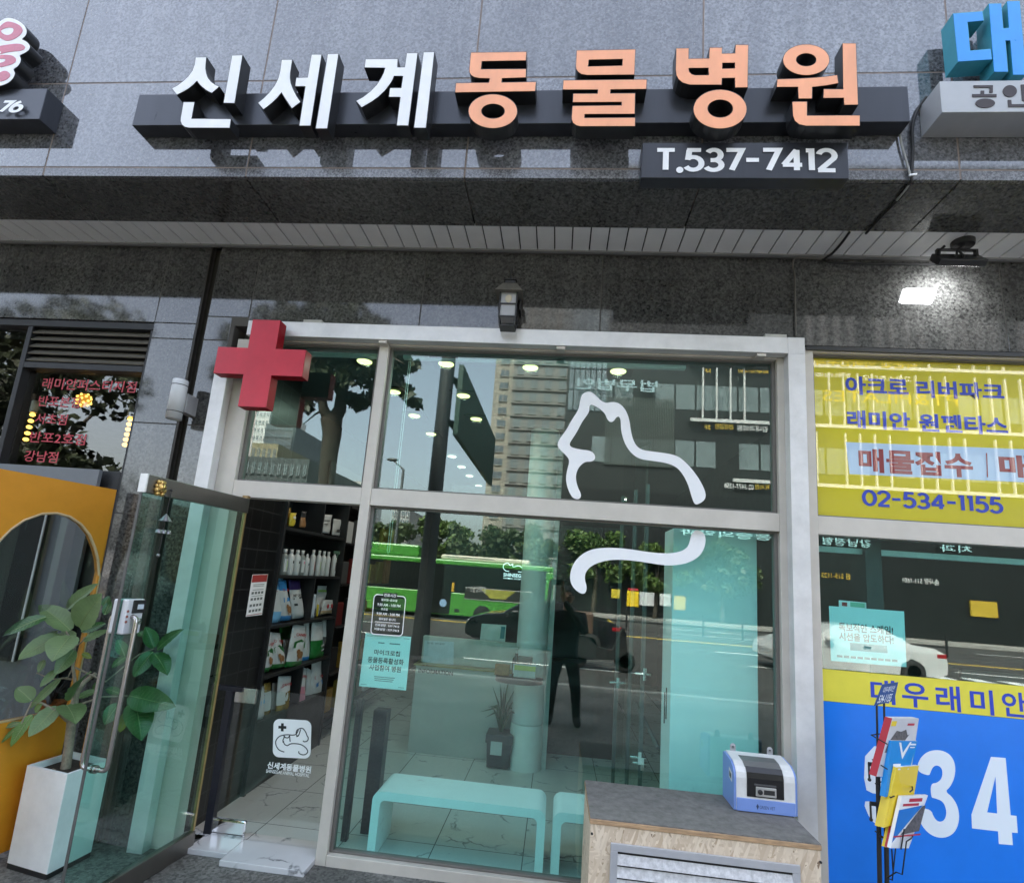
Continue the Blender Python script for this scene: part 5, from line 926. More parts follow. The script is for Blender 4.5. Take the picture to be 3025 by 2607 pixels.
# ------------------------------------------------------------------ white planter with the rubber plant
F = PZ_(*t7(270, 1775), ZG); L_ = PZ_(*t7(25, 1700), ZG); Rr_ = PZ_(*t7(545, 1630), ZG)
ztp = P(*t7(390, 1140), F.y+3.7).z
pl_t = thing('potted_plant', 'broad leaved rubber plant in a tall white planter by the open glass door', 'plant', (F+Rr_+L_-F)/2 if False else (L_+Rr_)/2)
cen = (L_+Rr_)/2
def ringp(z, s, out=0.0): return [Vector((cen.x+(q.x-cen.x)*s, cen.y+(q.y-cen.y)*s, z)) for q in (L_, F, Rr_, L_+Rr_-F)]
M_PLT = pm('white_planter', (0.86, 0.865, 0.87), 0.5, var=0.09, scale=5, bump=0.05, bscale=120)
pmb = MB(); b0, t0 = ringp(ZG+0.03, 0.97), ringp(ztp, 1.0); ti, bi = ringp(ztp, 0.88), ringp(ztp-0.08, 0.86)
def quadring(mb, A, B):
    n_ = len(A); mb.add(A+B, [(i, (i+1) % n_, n_+(i+1) % n_, n_+i) for i in range(n_)])
quadring(pmb, b0, t0); quadring(pmb, t0, ti); quadring(pmb, ti, bi); pmb.build('planter', M_PLT, pl_t, 0.003)
fo = MB(); quadring(fo, ringp(ZG, 0.95), ringp(ZG+0.029, 0.955)); fo.build('planter_foot', M_BLACK, pl_t)
so_ = MB(); rg = ringp(ztp-0.035, 0.87); so_.add(rg, [(0, 1, 2, 3)]); so_.build('soil', pm('dry_soil', (0.05, 0.035, 0.025), 0.95, var=0.5, scale=60, bump=1, bscale=80), pl_t)
YQ = cen.y+3.7
def q_(x, y, d=0.0): return P(*tp(x, y), YQ+d)
tk_ = MB(); M_BARK = pm('pale_bark', (0.30, 0.24, 0.18), 0.85, var=0.35, scale=35, bump=0.6, bscale=90)
trunk = [q_(545, 1690), q_(565, 1600), q_(585, 1450), q_(605, 1280), q_(620, 1150), q_(650, 1000, .02)]
tk_.tube([trunk[0]-Vector((0, 0, 0.03))]+trunk, [0.034, 0.032, 0.027, 0.026, 0.026, 0.024, 0.018], 12)
for pts, r0, r1 in (([q_(605, 1250), q_(560, 1220, -.03), q_(500, 1165, -.06), q_(350, 1080, -.1), q_(270, 1075, -.12), q_(180, 1260, -.16)], .013, .004), ([q_(650, 1000, .02), q_(720, 900, .04), q_(815, 830, .06)], .017, .012), ([q_(640, 1040), q_(640, 900), q_(620, 780, -.02), q_(640, 600, -.03), q_(560, 470, -.05)], .012, .005),
                   ([q_(610, 880, .0), q_(540, 870, -.04), q_(440, 880, -.08), q_(310, 825, -.1)], .006, .003), ([q_(620, 780), q_(580, 860, -.03), q_(500, 880, -.08)], .005, .003), ([q_(640, 600), q_(700, 560), q_(720, 520)], .005, .003), ([q_(640, 780, 0), q_(900, 900, .06), q_(1080, 750, .1), q_(1180, 670, .12), q_(1310, 620, .14)], .006, .004), ([q_(660, 1100, .02), q_(860, 1030, .08), q_(1090, 1020, .14)], .007, .004), ([q_(640, 640, 0), q_(560, 470, -.02), q_(520, 410, -.02)], .006, .003), ([q_(560, 1690), q_(450, 1640, -.05), q_(330, 1690, -.1)], .004, .002)):
    n_ = len(pts); tk_.tube(pts, [r0+(r1-r0)*i/(n_-1) for i in range(n_)], 8)
tk_.build('trunk', M_BARK, pl_t)
LEAVES = [(390,345,20,498,.34,0,-.12,-.28,0),(600,460,335,235,.5,0,-.03,-.10,1),(668,440,845,155,.62,0,-.03,-.08,1),(560,275,820,62,.30,0,.05,.05,1),(510,500,150,705,.42,1,-.05,-.22,1),(600,505,440,715,.78,1,-.06,-.20,1),(640,505,395,560,.35,0,-.02,.02,1),(630,630,470,835,.5,0,-.05,-.15,1),(710,555,925,455,.36,1,0,.06,1),(375,715,325,825,.45,0,-.1,-.13,1),(480,800,338,945,.36,0,-.08,-.15,1),(590,1045,755,800,.40,0,-.03,-.12,1),(268,1060,140,945,.75,0,-.12,-.15,1),(510,875,232,1140,.20,0,-.06,-.14,1),(300,1160,355,1085,.6,0,-.12,-.12,2),(490,1112,240,1362,.50,0,-.06,-.2,1),(570,1090,650,1240,.62,0,-.03,-.14,1),(170,1250,35,1288,.38,0,-.16,-.18,1),(268,1180,80,1455,.30,0,-.13,-.2,2),(180,1262,0,1425,.2,0,-.16,-.2,2),(490,470,290,590,.22,0,0,.0,0),(690,470,900,400,.4,0,.06,.12,0),
 (1310,610,1240,430,.55,0,.14,.12,0),(1330,622,1545,450,.30,0,.14,.10,0),(1300,645,1130,862,.48,0,.13,.06,0),(1312,655,1432,832,.55,0,.14,.1,0),(1062,680,1000,535,.5,0,.1,.1,0),(1070,688,945,780,.45,0,.1,.06,0),(1090,1015,1475,1105,.36,1,.14,.06,0),(1020,1000,895,955,.45,0,.12,.12,0),(1010,1085,885,1265,.62,0,.1,.04,0),(1152,1070,1210,1385,.55,1,.13,.02,0),(1090,1160,1010,1335,.5,0,.13,.12,3),(665,1035,840,965,.4,0,.02,.08,1),(1180,480,1230,520,.8,0,.14,.14,0),(700,660,780,700,.5,0,.02,.05,3),(880,260,930,170,.6,0,.2,.22,0),(890,330,940,210,.5,0,.2,.22,0),(830,900,790,1000,.4,0,.1,.1,0)]
leafm = [pm('dark_leaf', (0.045, 0.12, 0.03), 0.32, var=0.3, scale=9, coat=0.15), pm('dusty_leaf', (0.14, 0.205, 0.08), 0.45, var=0.22, scale=11), pm('young_leaf', (0.12, 0.22, 0.05), 0.4, var=0.25, scale=9), pm('yellowing_leaf', (0.24, 0.26, 0.02), 0.45, var=0.3, scale=14), pm('leaf_rib', (0.26, 0.32, 0.14), 0.5, var=0.1)]
lf = MB(); rb_ = MB()
for k, (bx, by, tx0, ty0, wr_, big_, d0, d1, mi) in enumerate(LEAVES):
    a, b = q_(bx, by, d0), q_(tx0, ty0, d1); ax = b-a; Ln = ax.length; ax.normalize()
    nrm = ((EYE-a).normalized()*0.75+Vector((0.3*math.sin(k*2.1), -0.2+0.3*math.sin(k*1.3), 0.5+0.3*math.cos(k*1.7)))); nrm = (nrm-ax*nrm.dot(ax)).normalized(); sd2 = ax.cross(nrm); w2 = Ln*wr_*0.56; N = 12; rows = []
    for i in range(N+1):
        t = i/N; wd = w2*(math.sin(math.pi*min(1, t*0.97+0.03)**0.82)**0.72)*(1 if t < 0.97 else 0.35); wave = 0.06*Ln*math.sin(t*5+k); c_ = a+ax*(Ln*t)+nrm*(-0.10*Ln*(t-0.4)**2*2+0.12*wave)
        rows.append([c_+sd2*(wd*s_)+nrm*(abs(s_)**1.3*wd*0.28+0.004*math.sin(t*34+abs(s_)*3)*abs(s_)) for s_ in (-1, -0.66, -0.33, 0, 0.33, 0.66, 1)])
    vs = [p for r in rows for p in r]; lf.add(vs, [(i*7+j, i*7+j+1, (i+1)*7+j+1, (i+1)*7+j) for i in range(N) for j in range(6)], mi, True)
    rb_.tube([rows[i][3]+nrm*0.0012 for i in range(0, N, 1)], [0.0028*(1-0.75*i/N) for i in range(N)], 5)
    for i in range(2, N-2, 1):
        for s_ in (0, 6): rb_.tube([rows[i][3]+nrm*0.0012, rows[min(N, i+1)][5 if s_ else 1]+nrm*0.0012], 0.0006, 3, cap=False)
lf.build('foliage', leafm[:4], pl_t); rb_.build('leaf_rib', leafm[4], pl_t)
# small plant pot seen past the trunk
pc = P(*tp(440, 1070), 3.62); pp_ = thing('hanging_flower_pot', 'orange rimmed flower pot with dark twigs behind the rubber plant', 'plant pot', (pc.x, pc.y, pc.z-0.1))
MB().lathe([(0.05, -0.1), (0.08, -0.005), (0.084, 0.0), (0.078, 0.0), (0.05, -0.07), (0, -0.07)], pc, 20).build('pot', pm('rust_orange_pot', (0.42, 0.13, 0.02), 0.4, var=0.5, scale=40), pp_)
tw2 = MB()
for k in range(26):
    a = k*2.4; tw2.tube([pc, pc+Vector((0.03*math.cos(a), 0.02*math.sin(a), 0.06)), pc+Vector((0.085*math.cos(a), 0.05*math.sin(a), 0.05+0.13*((k*7) % 10)/10))], [0.004, 0.003, 0.001], 5)
tw2.build('twig', M_BLACK, pp_)
# ------------------------------------------------------------------ inside the clinic: shelf unit and goods
XS = -2.3; ya, yb_ = 4.47-3.7, 5.87-3.7
M_SHELF = pm('dark_shelf_board', (0.014, 0.0145, 0.016), 0.5, var=0.08)
su = thing('shelf_unit', 'tall dark shelf unit full of pet food bags inside the doorway', 'shelf', (XS-0.17, (ya+yb_)/2, ZI))
zsh = [2.04, 1.635, 1.225, 0.825, 0.47]
MB().box(XS-0.35, XS-0.33, ya, yb_, ZI, 2.45).build('back_panel', M_SHELF, su)
for y in (ya, yb_-0.03): MB().box(XS-0.328, XS, y, y+0.03, ZI, 2.45).build('side_panel', M_SHELF, su, 0.002)
ymid = (ya+yb_)/2+0.06
for z0, z1 in ((zsh[2]+.001, zsh[1]-.026), (zsh[4]+.001, zsh[3]-.026), (zsh[0]+.001, 2.42)): MB().box(XS-0.328, XS-0.004, ymid-0.012, ymid+0.012, z0, z1).build('divider', M_SHELF, su)
for z in zsh+[2.45]: MB().box(XS-0.328, XS-0.002, ya+0.031, yb_-0.031, z-0.025, z).build('shelf', M_SHELF, su, 0.002)
MB().box(XS-0.328, XS-0.012, ya+0.031, yb_-0.031, ZI, zsh[4]-0.026).build('plinth', M_SHELF, su)
def pack(corners, X, name, label, cat, cols, bulge=0.035, group=None, marks=(), t=tg, txt=None):
    a, b, c, d = [PX_(*t(x, y), X) for x, y in corners]           # top left, top right, bottom right, bottom left
    it = thing(name, label, cat, ((c.x+d.x)/2, (c.y+d.y)/2, min(c.z, d.z)), group)
    NU, NV = 6, 8; fr_ = []; bk_ = []
    for j in range(NV+1):
        v = j/NV
        for i in range(NU+1):
            u = i/NU; p = (a*(1-u)+b*u)*(1-v)+(d*(1-u)+c*u)*v; h = bulge*(math.sin(math.pi*u)**0.6)*(0.15+0.85*min(1, v*1.6))**0.8*(1 if v < 0.95 else 0.75)
            h += 0.004*math.sin(7*u+9*v+corners[0][0])
            fr_.append(p+Vector((h, 0, 0))); bk_.append(p-Vector((h*0.7+0.004, 0, 0)))
    n = len(fr_); mb = MB(); idx = lambda i, j: j*(NU+1)+i; rowm = lambda j: next(m_ for lim, m_ in cols if (j+0.5)/NV <= lim)
    ms = []; mats = []
    for lim, m_ in cols:
        if m_ not in mats: mats.append(m_)
    for j in range(NV):
        mi = mats.index(rowm(j))
        fs = [(idx(i, j+1), idx(i+1, j+1), idx(i+1, j), idx(i, j)) for i in range(NU)]; mb.f += fs; mb.m += [mi]*NU; mb.sm += [True]*NU
        fs = [(n+idx(i, j), n+idx(i+1, j), n+idx(i+1, j+1), n+idx(i, j+1)) for i in range(NU)]; mb.f += fs; mb.m += [mi]*NU; mb.sm += [True]*NU
        mb.f += [(idx(0, j), n+idx(0, j), n+idx(0, j+1), idx(0, j+1)), (idx(NU, j+1), n+idx(NU, j+1), n+idx(NU, j), idx(NU, j))]; mb.m += [mi]*2; mb.sm += [False]*2
    mb.f += [(idx(i, NV), n+idx(i, NV), n+idx(i+1, NV), idx(i+1, NV)) for i in range(NU)]+[(idx(i, 0), idx(i+1, 0), n+idx(i+1, 0), n+idx(i, 0)) for i in range(NU)]; mb.m += [0]*(2*NU); mb.sm += [False]*(2*NU)
    mb.v = fr_+bk_; mb.build('bag' if bulge > 0.012 else 'carton', mats, it)
    def at(u, v): 
        h = bulge*(math.sin(math.pi*min(max(u, 0.02), .98))**0.6)*(0.15+0.85*min(1, v*1.6))**0.8; p = (a*(1-u)+b*u)*(1-v)+(d*(1-u)+c*u)*v; return p+Vector((h+0.007, 0, 0))
    for nm_, m_, polys in marks:
        mk2 = MB()
        for pl_ in polys: mk2.add([at(u, v) for u, v in pl_[::-1]], [tuple(range(len(pl_)))])
        mk2.build(nm_, m_, it)
    if txt:
        s, u0, u1, v0, v1, m_ = txt; tx = MB(); o = at(u0, v1); fit_text(tx, s, o+Vector((0.004, 0, 0)), at(u1, v1)-o, at(u0, v0)-o, 0.015); tx.build('lettering', m_, it)
    return it
BW = pm('bag_white', (0.55, 0.55, 0.55), 0.35, var=0.06, scale=18); BG = pm('bag_green', (0.015, 0.15, 0.03), 0.3, var=0.15); BB = pm('bag_blue', (0.04, 0.22, 0.50), 0.3, var=0.1); BLB = pm('bag_light_blue', (0.18, 0.42, 0.66), 0.3, var=0.1); BP = pm('bag_purple', (0.035, 0.02, 0.10), 0.3); BPK = pm('bag_pink', (0.6, 0.25, 0.33), 0.35); BGO = pm('bag_gold', (0.40, 0.25, 0.06), 0.25, metal=0.5, var=0.3, scale=30); BRN = pm('pet_brown', (0.28, 0.13, 0.05), 0.5, var=0.3, scale=30); BRD = pm('bag_red', (0.42, 0.02, 0.03), 0.4, var=0); BK = pm('bag_black', (0.02, 0.02, 0.022), 0.35); BGY = pm('bag_grey', (0.09, 0.09, 0.09), 0.35); BY = pm('bag_yellow', (0.6, 0.45, 0.04), 0.35)
def blob(cx_, cy_, rx, ry, n=12): return [(cx_+rx*math.cos(2*math.pi*i/n), cy_+ry*math.sin(2*math.pi*i/n)) for i in range(n)]
dogm = ('pet_picture', BRN, [blob(.5, .72, .2, .09), blob(.36, .64, .1, .06), [(.36, .76), (.42, .76), (.42, .86), (.36, .86)], [(.58, .76), (.64, .76), (.64, .86), (.58, .86)]])
ban = ('printed_band', BG, [[(.12, .42), (.5, .34), (.88, .42), (.88, .56), (.12, .56)]]); redl = ('printed_line', BRD, [[(.08, .285), (.92, .285), (.92, .30), (.08, .30)]])
redt = ('CANIN', .15, .9, .2, .27, BRD)
GB = 'pet food bags on the dark shelves'
WG = [(.82, BW), (1, BG)]; 
pack([(487,1082),(532,1075),(520,1330),(448,1362)], -2.36, 'pet_food_bag', 'white and green food bag at the near end of the middle shelf', 'bag', WG, .03, GB, [ban, redl, dogm], txt=redt)
pack([(505,1050),(588,1058),(626,1308),(520,1332)], -2.36, 'pet_food_bag', 'white and green food bag second from the near end of its shelf', 'bag', WG, .04, GB, [ban, redl, dogm], txt=redt)
pack([(690,990),(792,1005),(745,1300),(628,1318)], -2.34, 'pet_food_bag', 'largest white and green food bag with a brown dog picture', 'bag', WG, .045, GB, [ban, redl, dogm], txt=redt)
pack([(585,1000),(665,1000),(680,1200),(600,1220)], -2.50, 'pet_food_bag', 'dark green food bag in shadow behind the largest green bag', 'bag', [(1, BG)], .03, GB)
pack([(615,1110),(672,1095),(660,1290),(625,1300)], -2.42, 'pet_food_bag', 'plain silver white bag squeezed between the green food bags', 'bag', [(1, BW)], .03, GB)
pack([(775,972),(812,968),(815,1262),(745,1282)], -2.40, 'pet_food_bag', 'pale white bag with a blue foot beside the largest green bag', 'bag', [(.9, BW), (1, BB)], .03, GB)
pack([(835,978),(912,970),(915,1232),(815,1258)], -2.36, 'pet_food_bag', 'grey white bag with a deep green lower half on the middle shelf', 'bag', [(.5, BW), (1, BG)], .04, GB, [('printed_mark', BW, [[(.5, .65), (.9, .63), (.9, .68), (.5, .7)], [(.5, .78), (.9, .76), (.9, .8), (.5, .82)]])])
pack([(912,958),(978,955),(972,1192),(898,1218)], -2.40, 'pet_food_bag', 'grey white bag with a charcoal lower half at the far end', 'bag', [(.5, BW), (1, BGY)], .04, GB, [('printed_mark', BW, [[(.5, .65), (.9, .63), (.9, .68), (.5, .7)]])])
pack([(562,640),(612,640),(590,972),(508,982)], -2.38, 'pet_food_bag', 'light blue and white food bag nearest the door on the upper bag shelf', 'bag', [(.3, BLB), (.8, BW), (1, BLB)], .03, GB, [redl])
pack([(580,655),(632,655),(672,952),(588,966)], -2.36, 'pet_food_bag', 'white food bag with blue top and foot and a brown dog', 'bag', [(.22, BB), (.85, BW), (1, BB)], .04, GB, [('printed_band', BB, [[(.15, .42), (.7, .42), (.7, .5), (.15, .54)]]), dogm], txt=redt)
pack([(655,655),(738,652),(772,930),(680,950)], -2.37, 'pet_food_bag', 'white bag with a dark purple top and black print', 'bag', [(.26, BP), (1, BW)], .03, GB, [('printed_mark', BK, [[(.1, .46), (.8, .44), (.8, .48), (.1, .5)], [(.1, .6), (.3, .6), (.3, .66), (.1, .66)]])], txt=('RENAL', .1, .8, .36, .43, BK))
pack([(428,1460),(465,1462),(455,1702),(388,1732)], -2.37, 'pet_food_bag', 'white food bag at the near end of the lowest shelf', 'bag', [(1, BW)], .03, GB, [redl, ('printed_band', BLB, [[(.2, .45), (.8, .4), (.8, .52), (.2, .56)]])])
pack([(470,1440),(520,1430),(510,1690),(448,1732)], -2.40, 'pet_food_bag', 'glossy gold foil bag on the lowest shelf', 'bag', [(.3, BGO), (.8, BW), (1, BGO)], .03, GB)
pack([(535,1440),(585,1432),(572,1652),(515,1692)], -2.42, 'pet_food_bag', 'plain white bag between the gold bags of the lowest shelf', 'bag', [(1, BW)], .03, GB)
pack([(578,1390),(672,1385),(650,1620),(552,1690)], -2.36, 'pet_food_bag', 'white and gold bag with a red name on the lowest shelf', 'bag', [(.4, BW), (.8, BW), (1, BGO)], .04, GB, [('printed_band', BGO, [[(.35, .45), (.7, .42), (.65, .9), (.35, .95)]]), redl], txt=redt)
pack([(742,1310),(788,1330),(772,1590),(694,1628)], -2.36, 'pet_food_bag', 'pink and white bag on the lowest shelf past the divider', 'bag', [(.45, BW), (.8, BPK), (1, BPK)], .03, GB, [redl], txt=redt)
pack([(795,1322),(832,1350),(836,1560),(778,1592)], -2.40, 'pet_food_bag', 'white bag beside the pink bag on the lowest shelf', 'bag', [(.85, BW), (1, BGY)], .03, GB)
pack([(832,1270),(905,1248),(900,1532),(820,1556)], -2.38, 'pet_food_bag', 'tall white bag with a blue dog band on the lowest shelf', 'bag', [(1, BW)], .04, GB, [('printed_band', BB, [[(.2, .62), (.8, .55), (.8, .66), (.2, .72)]])], txt=('CANIN', .1, .9, .42, .5, BRD))
pack([(892,1290),(932,1288),(926,1510),(878,1542)], -2.42, 'pet_food_bag', 'white and blue bag at the far end of the lowest shelf', 'bag', [(1, BW)], .03, GB, [('printed_band', BB, [[(.2, .45), (.9, .42), (.9, .56), (.2, .6)]])])
pack([(668,140),(714,142),(692,242),(656,240)], -2.37, 'snack_pouch', 'yellow snack pouch on the top shelf', 'pouch', [(1, BY)], .02, 'small packs on the top shelf', [('printed_mark', BW, [blob(.5, .35, .25, .12)])])
pack([(640,100),(672,102),(655,232),(628,230)], -2.42, 'snack_pouch', 'dark gold snack pouch at the near end of the top shelf', 'pouch', [(1, BGO)], .02, 'small packs on the top shelf')
pack([(755,128),(788,132),(776,256),(738,250)], -2.38, 'snack_pouch', 'brown printed pouch standing alone on the top shelf', 'pouch', [(.4, BK), (1, BRN)], .02, 'small packs on the top shelf')
GX = 'white cartons on the shelves'
pack([(912,152),(985,156),(966,300),(895,290)], -2.38, 'carton', 'wide white carton on the top shelf', 'carton', [(1, BW)], .006, GX, [('printed_mark', BGY, [[(.2, .3), (.8, .3), (.8, .34), (.2, .34)], [(.2, .5), (.6, .5), (.6, .54), (.2, .54)]])])
pack([(1000,185),(1076,196),(1056,320),(985,310)], -2.38, 'carton', 'white carton at the far end of the top shelf', 'carton', [(1, BW)], .006, GX, [('printed_mark', BGY, [blob(.5, .7, .2, .1)])])
pack([(820,762),(868,762),(848,948),(800,945)], -2.34, 'carton', 'plain pale blue white carton standing below the bottles', 'carton', [(1, pm('carton_pale', (0.5, 0.55, 0.62), 0.5))], .004, GX)
pack([(878,696),(978,700),(968,800),(868,800)], -2.44, 'carton', 'white carton with a green stripe at the back below the bottles', 'carton', [(1, BW)], .006, GX, [('printed_mark', pm('lime_print', (0.3, 0.5, 0.1), 0.5), [[(0, .3), (.6, .3), (.6, .45), (0, .45)]])])
pack([(870,780),(925,782),(905,925),(858,928)], -2.39, 'carton', 'narrow carton with a yellow edge below the bottles', 'carton', [(1, BW)], .006, GX, [('printed_mark', BY, [[(0, .4), (.25, .4), (.25, 1), (0, 1)]])])
pack([(922,805),(1000,806),(990,905),(898,915)], -2.35, 'carton', 'low white carton with red marks on a small tray', 'carton', [(.8, BW), (1, pm('kraft_tray', (0.35, 0.26, 0.16), 0.7))], .006, GX, [('printed_mark', BRD, [[(.35, .3), (.5, .3), (.5, .6), (.35, .6)], [(.7, .3), (.85, .3), (.85, .6), (.7, .6)]])])
# bottles
bm = {'w': pm('bottle_white', (0.6, 0.6, 0.6), 0.3, var=0.03), 'g': pm('bottle_clear_grey', (0.22, 0.23, 0.22), 0.2, var=0.05)}
BOT = [(603, 412, 'g', 'lime', 'first clear bottle with lime liquid at the near end of the bottle row'), (652, 416, 'w', 'black', 'second bottle of the row, white with a dark round mark'), (700, 420, 'w', 'black', 'white bottle third from the near end of the bottle row'), (738, 424, 'g', 'pink', 'clear bottle with a pink mark, fourth in the bottle row'), (778, 450, 'w', 'black', 'shortest bottle with a pointed cap in the middle of the row'), (822, 420, 'w', 'red', 'tall white bottle with a red stripe'), (868, 424, 'w', 'lime', 'tall white bottle with a lime stripe'), (905, 430, 'w', 'green', 'tall white bottle with a dark green stripe'), (940, 434, 'w', 'navy', 'tall white bottle with a navy stripe'), (988, 428, 'w', 'spray', 'white spray bottle with a green trigger at the far end of the row')]
mm = {'lime': pm('lime_label', (0.28, 0.5, 0.06), 0.4, var=0), 'black': BK, 'pink': BPK, 'red': pm('red_label', (0.5, 0.05, 0.02), 0.4, var=0), 'green': BG, 'navy': BP, 'spray': BGY}
for x, yt, kind, mark, lab in BOT:
    Xb = -2.37; b = PX_(*tg(x, 606), Xb); b.z = zsh[1]; tp_ = PX_(*tg(x, yt), Xb); h = tp_.z-b.z; r = 0.033 if x < 745 else 0.027
    bt_ = thing('shampoo_bottle', lab, 'bottle', b, 'bottles in a row on the shelf')
    MB().lathe([(r*.9, 0), (r, .006), (r, h*.70), (r*.8, h*.78), (r*.42, h*.83), (r*.42, h*.87)], b, 16).build('bottle_body', bm[kind], bt_)
    if mark == 'spray': c_ = MB(); c_.box(b.x-.012, b.x+.05, b.y-.012, b.y+.012, b.z+h*.88, b.z+h); c_.obox((b.x+.02, b.y-.008, b.z+h*.72), (0.01, 0, .04), (0, .016, 0), (0.008, 0, .002)); c_.build('trigger', pm('grey_green_trigger', (0.12, 0.2, 0.14), 0.4), bt_)
    else: MB().lathe([(r*.5, h*.865), (r*.52, h*.87), (r*(.5 if yt < 445 else .2), h), (0, h)], b, 14).build('cap', BW, bt_)
    lb = MB()
    for i in range(7):
        a0, a1 = R(-50+100*i/7), R(-50+100*(i+1)/7); rr_ = r+0.0012
        for z0, z1, cond, mi in ((.12, .62, True, 0), (.2, .55, i in (3,) if mark in ('red', 'lime', 'green', 'navy') else i in (2, 3, 4), 1)):
            if mark in ('black', 'pink') and mi == 1: z0, z1 = .46, .56
            if cond:
                q = rr_+0.0008*mi; lb.add([(b.x+q*math.cos(a), b.y+q*math.sin(a), b.z+h*z) for a, z in ((a0, z0), (a1, z0), (a1, z1), (a0, z1))], [(0, 1, 2, 3)], mi)
    lb.build('label', [BW, mm[mark]], bt_)
# far rack of hanging packs, seen in the gap left of the mullion
hr = thing('peg_rack', 'dark rack of hanging snack packs beyond the shelf unit', 'rack', (-2.5, 2.95, ZI)); MB().box(-2.62, -2.60, 2.2, 4.3, ZI, 2.9).build('back_panel', M_SHELF, hr)
hb2 = MB(); [hb2.box(-2.6, -2.3, 2.21, 4.3, z-.015, z) for z in (.2, .62, 1.1, 1.55, 2.0, 2.4)]; hb2.build('shelf', M_SHELF, hr)
hp_m = [BGO, BGY, BRN, BK, BW, pm('pack_ochre', (0.22, 0.15, 0.03), 0.4), pm('pack_dull_red', (0.14, 0.02, 0.02), 0.4), pm('pack_dull_green', (0.03, 0.08, 0.03), 0.4)]
for i, z in enumerate((.2, .62, 1.1, 1.55, 2.0)):
    for j in range(6):
        y = 2.3+j*.32; it = MB(); it.box(-2.42, -2.36, y, y+.2, z+.001, z+.25+.04*((i*3+j) % 3)); solo(it, 'snack_pack', hp_m[(i*3+j*5) % 8], 'snack pack on the dark rack beyond the shelf unit', 'snack pack', 'packs on the far dark rack', 0.012)
# ------------------------------------------------------------------ notice on the tiles, low gate with the clinic mark
n_q = [PX_(*tg(x, y), -2.324) for x, y in ((378, 612), (496, 608), (450, 918), (327, 934))]
nt_ = thing('wall_notice', 'white notice with a red header taped to the black tiles', 'notice', sum(n_q, Vector())/4); MB().slab([n_q], (-0.0015, 0, 0)).build('sheet', M_PAPER, nt_)
def nrect(mb, x0, x1, y0, y1, k=1):
    a, b, c, d = n_q; mb.add([a+(b-a)*x+(d-a)*y+Vector((0.0005*k, 0, 0)) for x, y in ((x0, y1), (x1, y1), (x1, y0), (x0, y0))], [(0, 1, 2, 3)]); return mb
nrect(nrect(MB(), 0.02, 0.98, 0.01, 0.19), 0.02, 0.98, 0.97, 0.985).build('red_header', pm('notice_red', (0.42, 0.05, 0.045), 0.6), nt_)
mb = MB(); [nrect(mb, .15, .85, y, y+.012) for y in (.24, .28, .37, .52)]; [nrect(mb, .12+.2*k, .26+.2*k, y, y+.06) for k in range(4) for y in (.42, .57, .72, .85)]; mb.build('small_print', MATS['grey_ink'], nt_)
YGt = 3.88
def gp_(x, y, Y=YGt): return P(*t7(x, y), Y)
gt = thing('swing_gate', 'low clear swing gate on navy posts with the white clinic mark, in the doorway', 'gate', (gp_(1240, 1505).x, YGt-3.7, ZI))
gx0 = (gp_(1370, 650).x+gp_(1245, 1500).x)/2; gz = gp_(1370, 640).z
g_ = MB(); g_.box(gx0-0.025, gx0+0.025, YGt-3.725, YGt-3.675, ZI, gz-.001); g_.box(-2.325, gx0+0.09, YGt-3.726, YGt-3.674, gz, gz+0.028); g_.build('post', M_NAVY, gt, 0.002)
gx1 = X_ML+0.12; pz1 = gp_(1700, 652).z; gl0 = gx0+0.035; glp = MB().box(gl0, gx1, YGt-3.704, YGt-3.696, ZI+0.03, pz1).build('clear_panel', GL_CLEAR, gt)
h_ = MB(); h_.box(gl0+0.0, gp_(1525, 680).x, YGt-3.712, YGt-3.6885, gp_(1470, 715).z, pz1+0.002); h_.build('hinge_plate', pm('satin_steel', (0.55, 0.53, 0.48), 0.25, metal=0.9), gt, 0.003)
h2 = MB(); h2.box(gl0-0.025, gp_(1465, 1450).x, YGt-3.716, YGt-3.684, gp_(1360, 1512).z+0.0, gp_(1360, 1402).z); h2.build('floor_hinge', M_CHROME, gt, 0.014, 3)
lgp = thing('clinic_sticker', 'white rounded clinic mark with dog, cat and plus on the clear gate', 'sticker', gp_(1740, 1040))
YL2 = YGt-0.0065
def lg(x, y): return t7(x, y)
def lgs(x, y): return (1628+x*0.98-(y)*0.028, 808+y*1.0+x*0.05)     # sheared square as seen
sqr = rrect(0, 0, 230, 228, 38)
MB().slab([on([lgs(x, y) for x, y in sqr], t7, YL2)], (0, 0.0008, 0)).build('white_square', M_VINYL, lgp)
ink = MB()
def inkline(pts, w=6):
    L, R2 = strip(pts, w); n_ = len(L); vs = [P(*t7(*lgs(q.x, q.y)), YL2-0.0006) for q in L+R2]; ink.add(vs, [(n_+i, n_+i+1, i+1, i) for i in range(n_-1)])
def spl(pts, n=6):
    out = []; pts = [Vector(p) for p in pts]
    for i in range(len(pts)-1):
        p0, p1, p2, p3 = pts[max(i-1, 0)], pts[i], pts[i+1], pts[min(i+2, len(pts)-1)]
        for k in range(n):
            t = k/n; q = 0.5*((2*p1)+(p2-p0)*t+(2*p0-5*p1+4*p2-p3)*t*t+(3*p1-p0-3*p2+p3)*t**3); out.append((q.x, q.y))
    out.append(tuple(pts[-1])); return out
inkline(spl([(70, 195), (40, 185), (20, 160), (18, 130), (40, 103), (80, 92), (120, 92), (140, 84), (152, 60)])); inkline(spl([(150, 96), (140, 88), (142, 65), (158, 52), (178, 50), (195, 68), (205, 90), (213, 105), (208, 122), (190, 128), (182, 122)]))
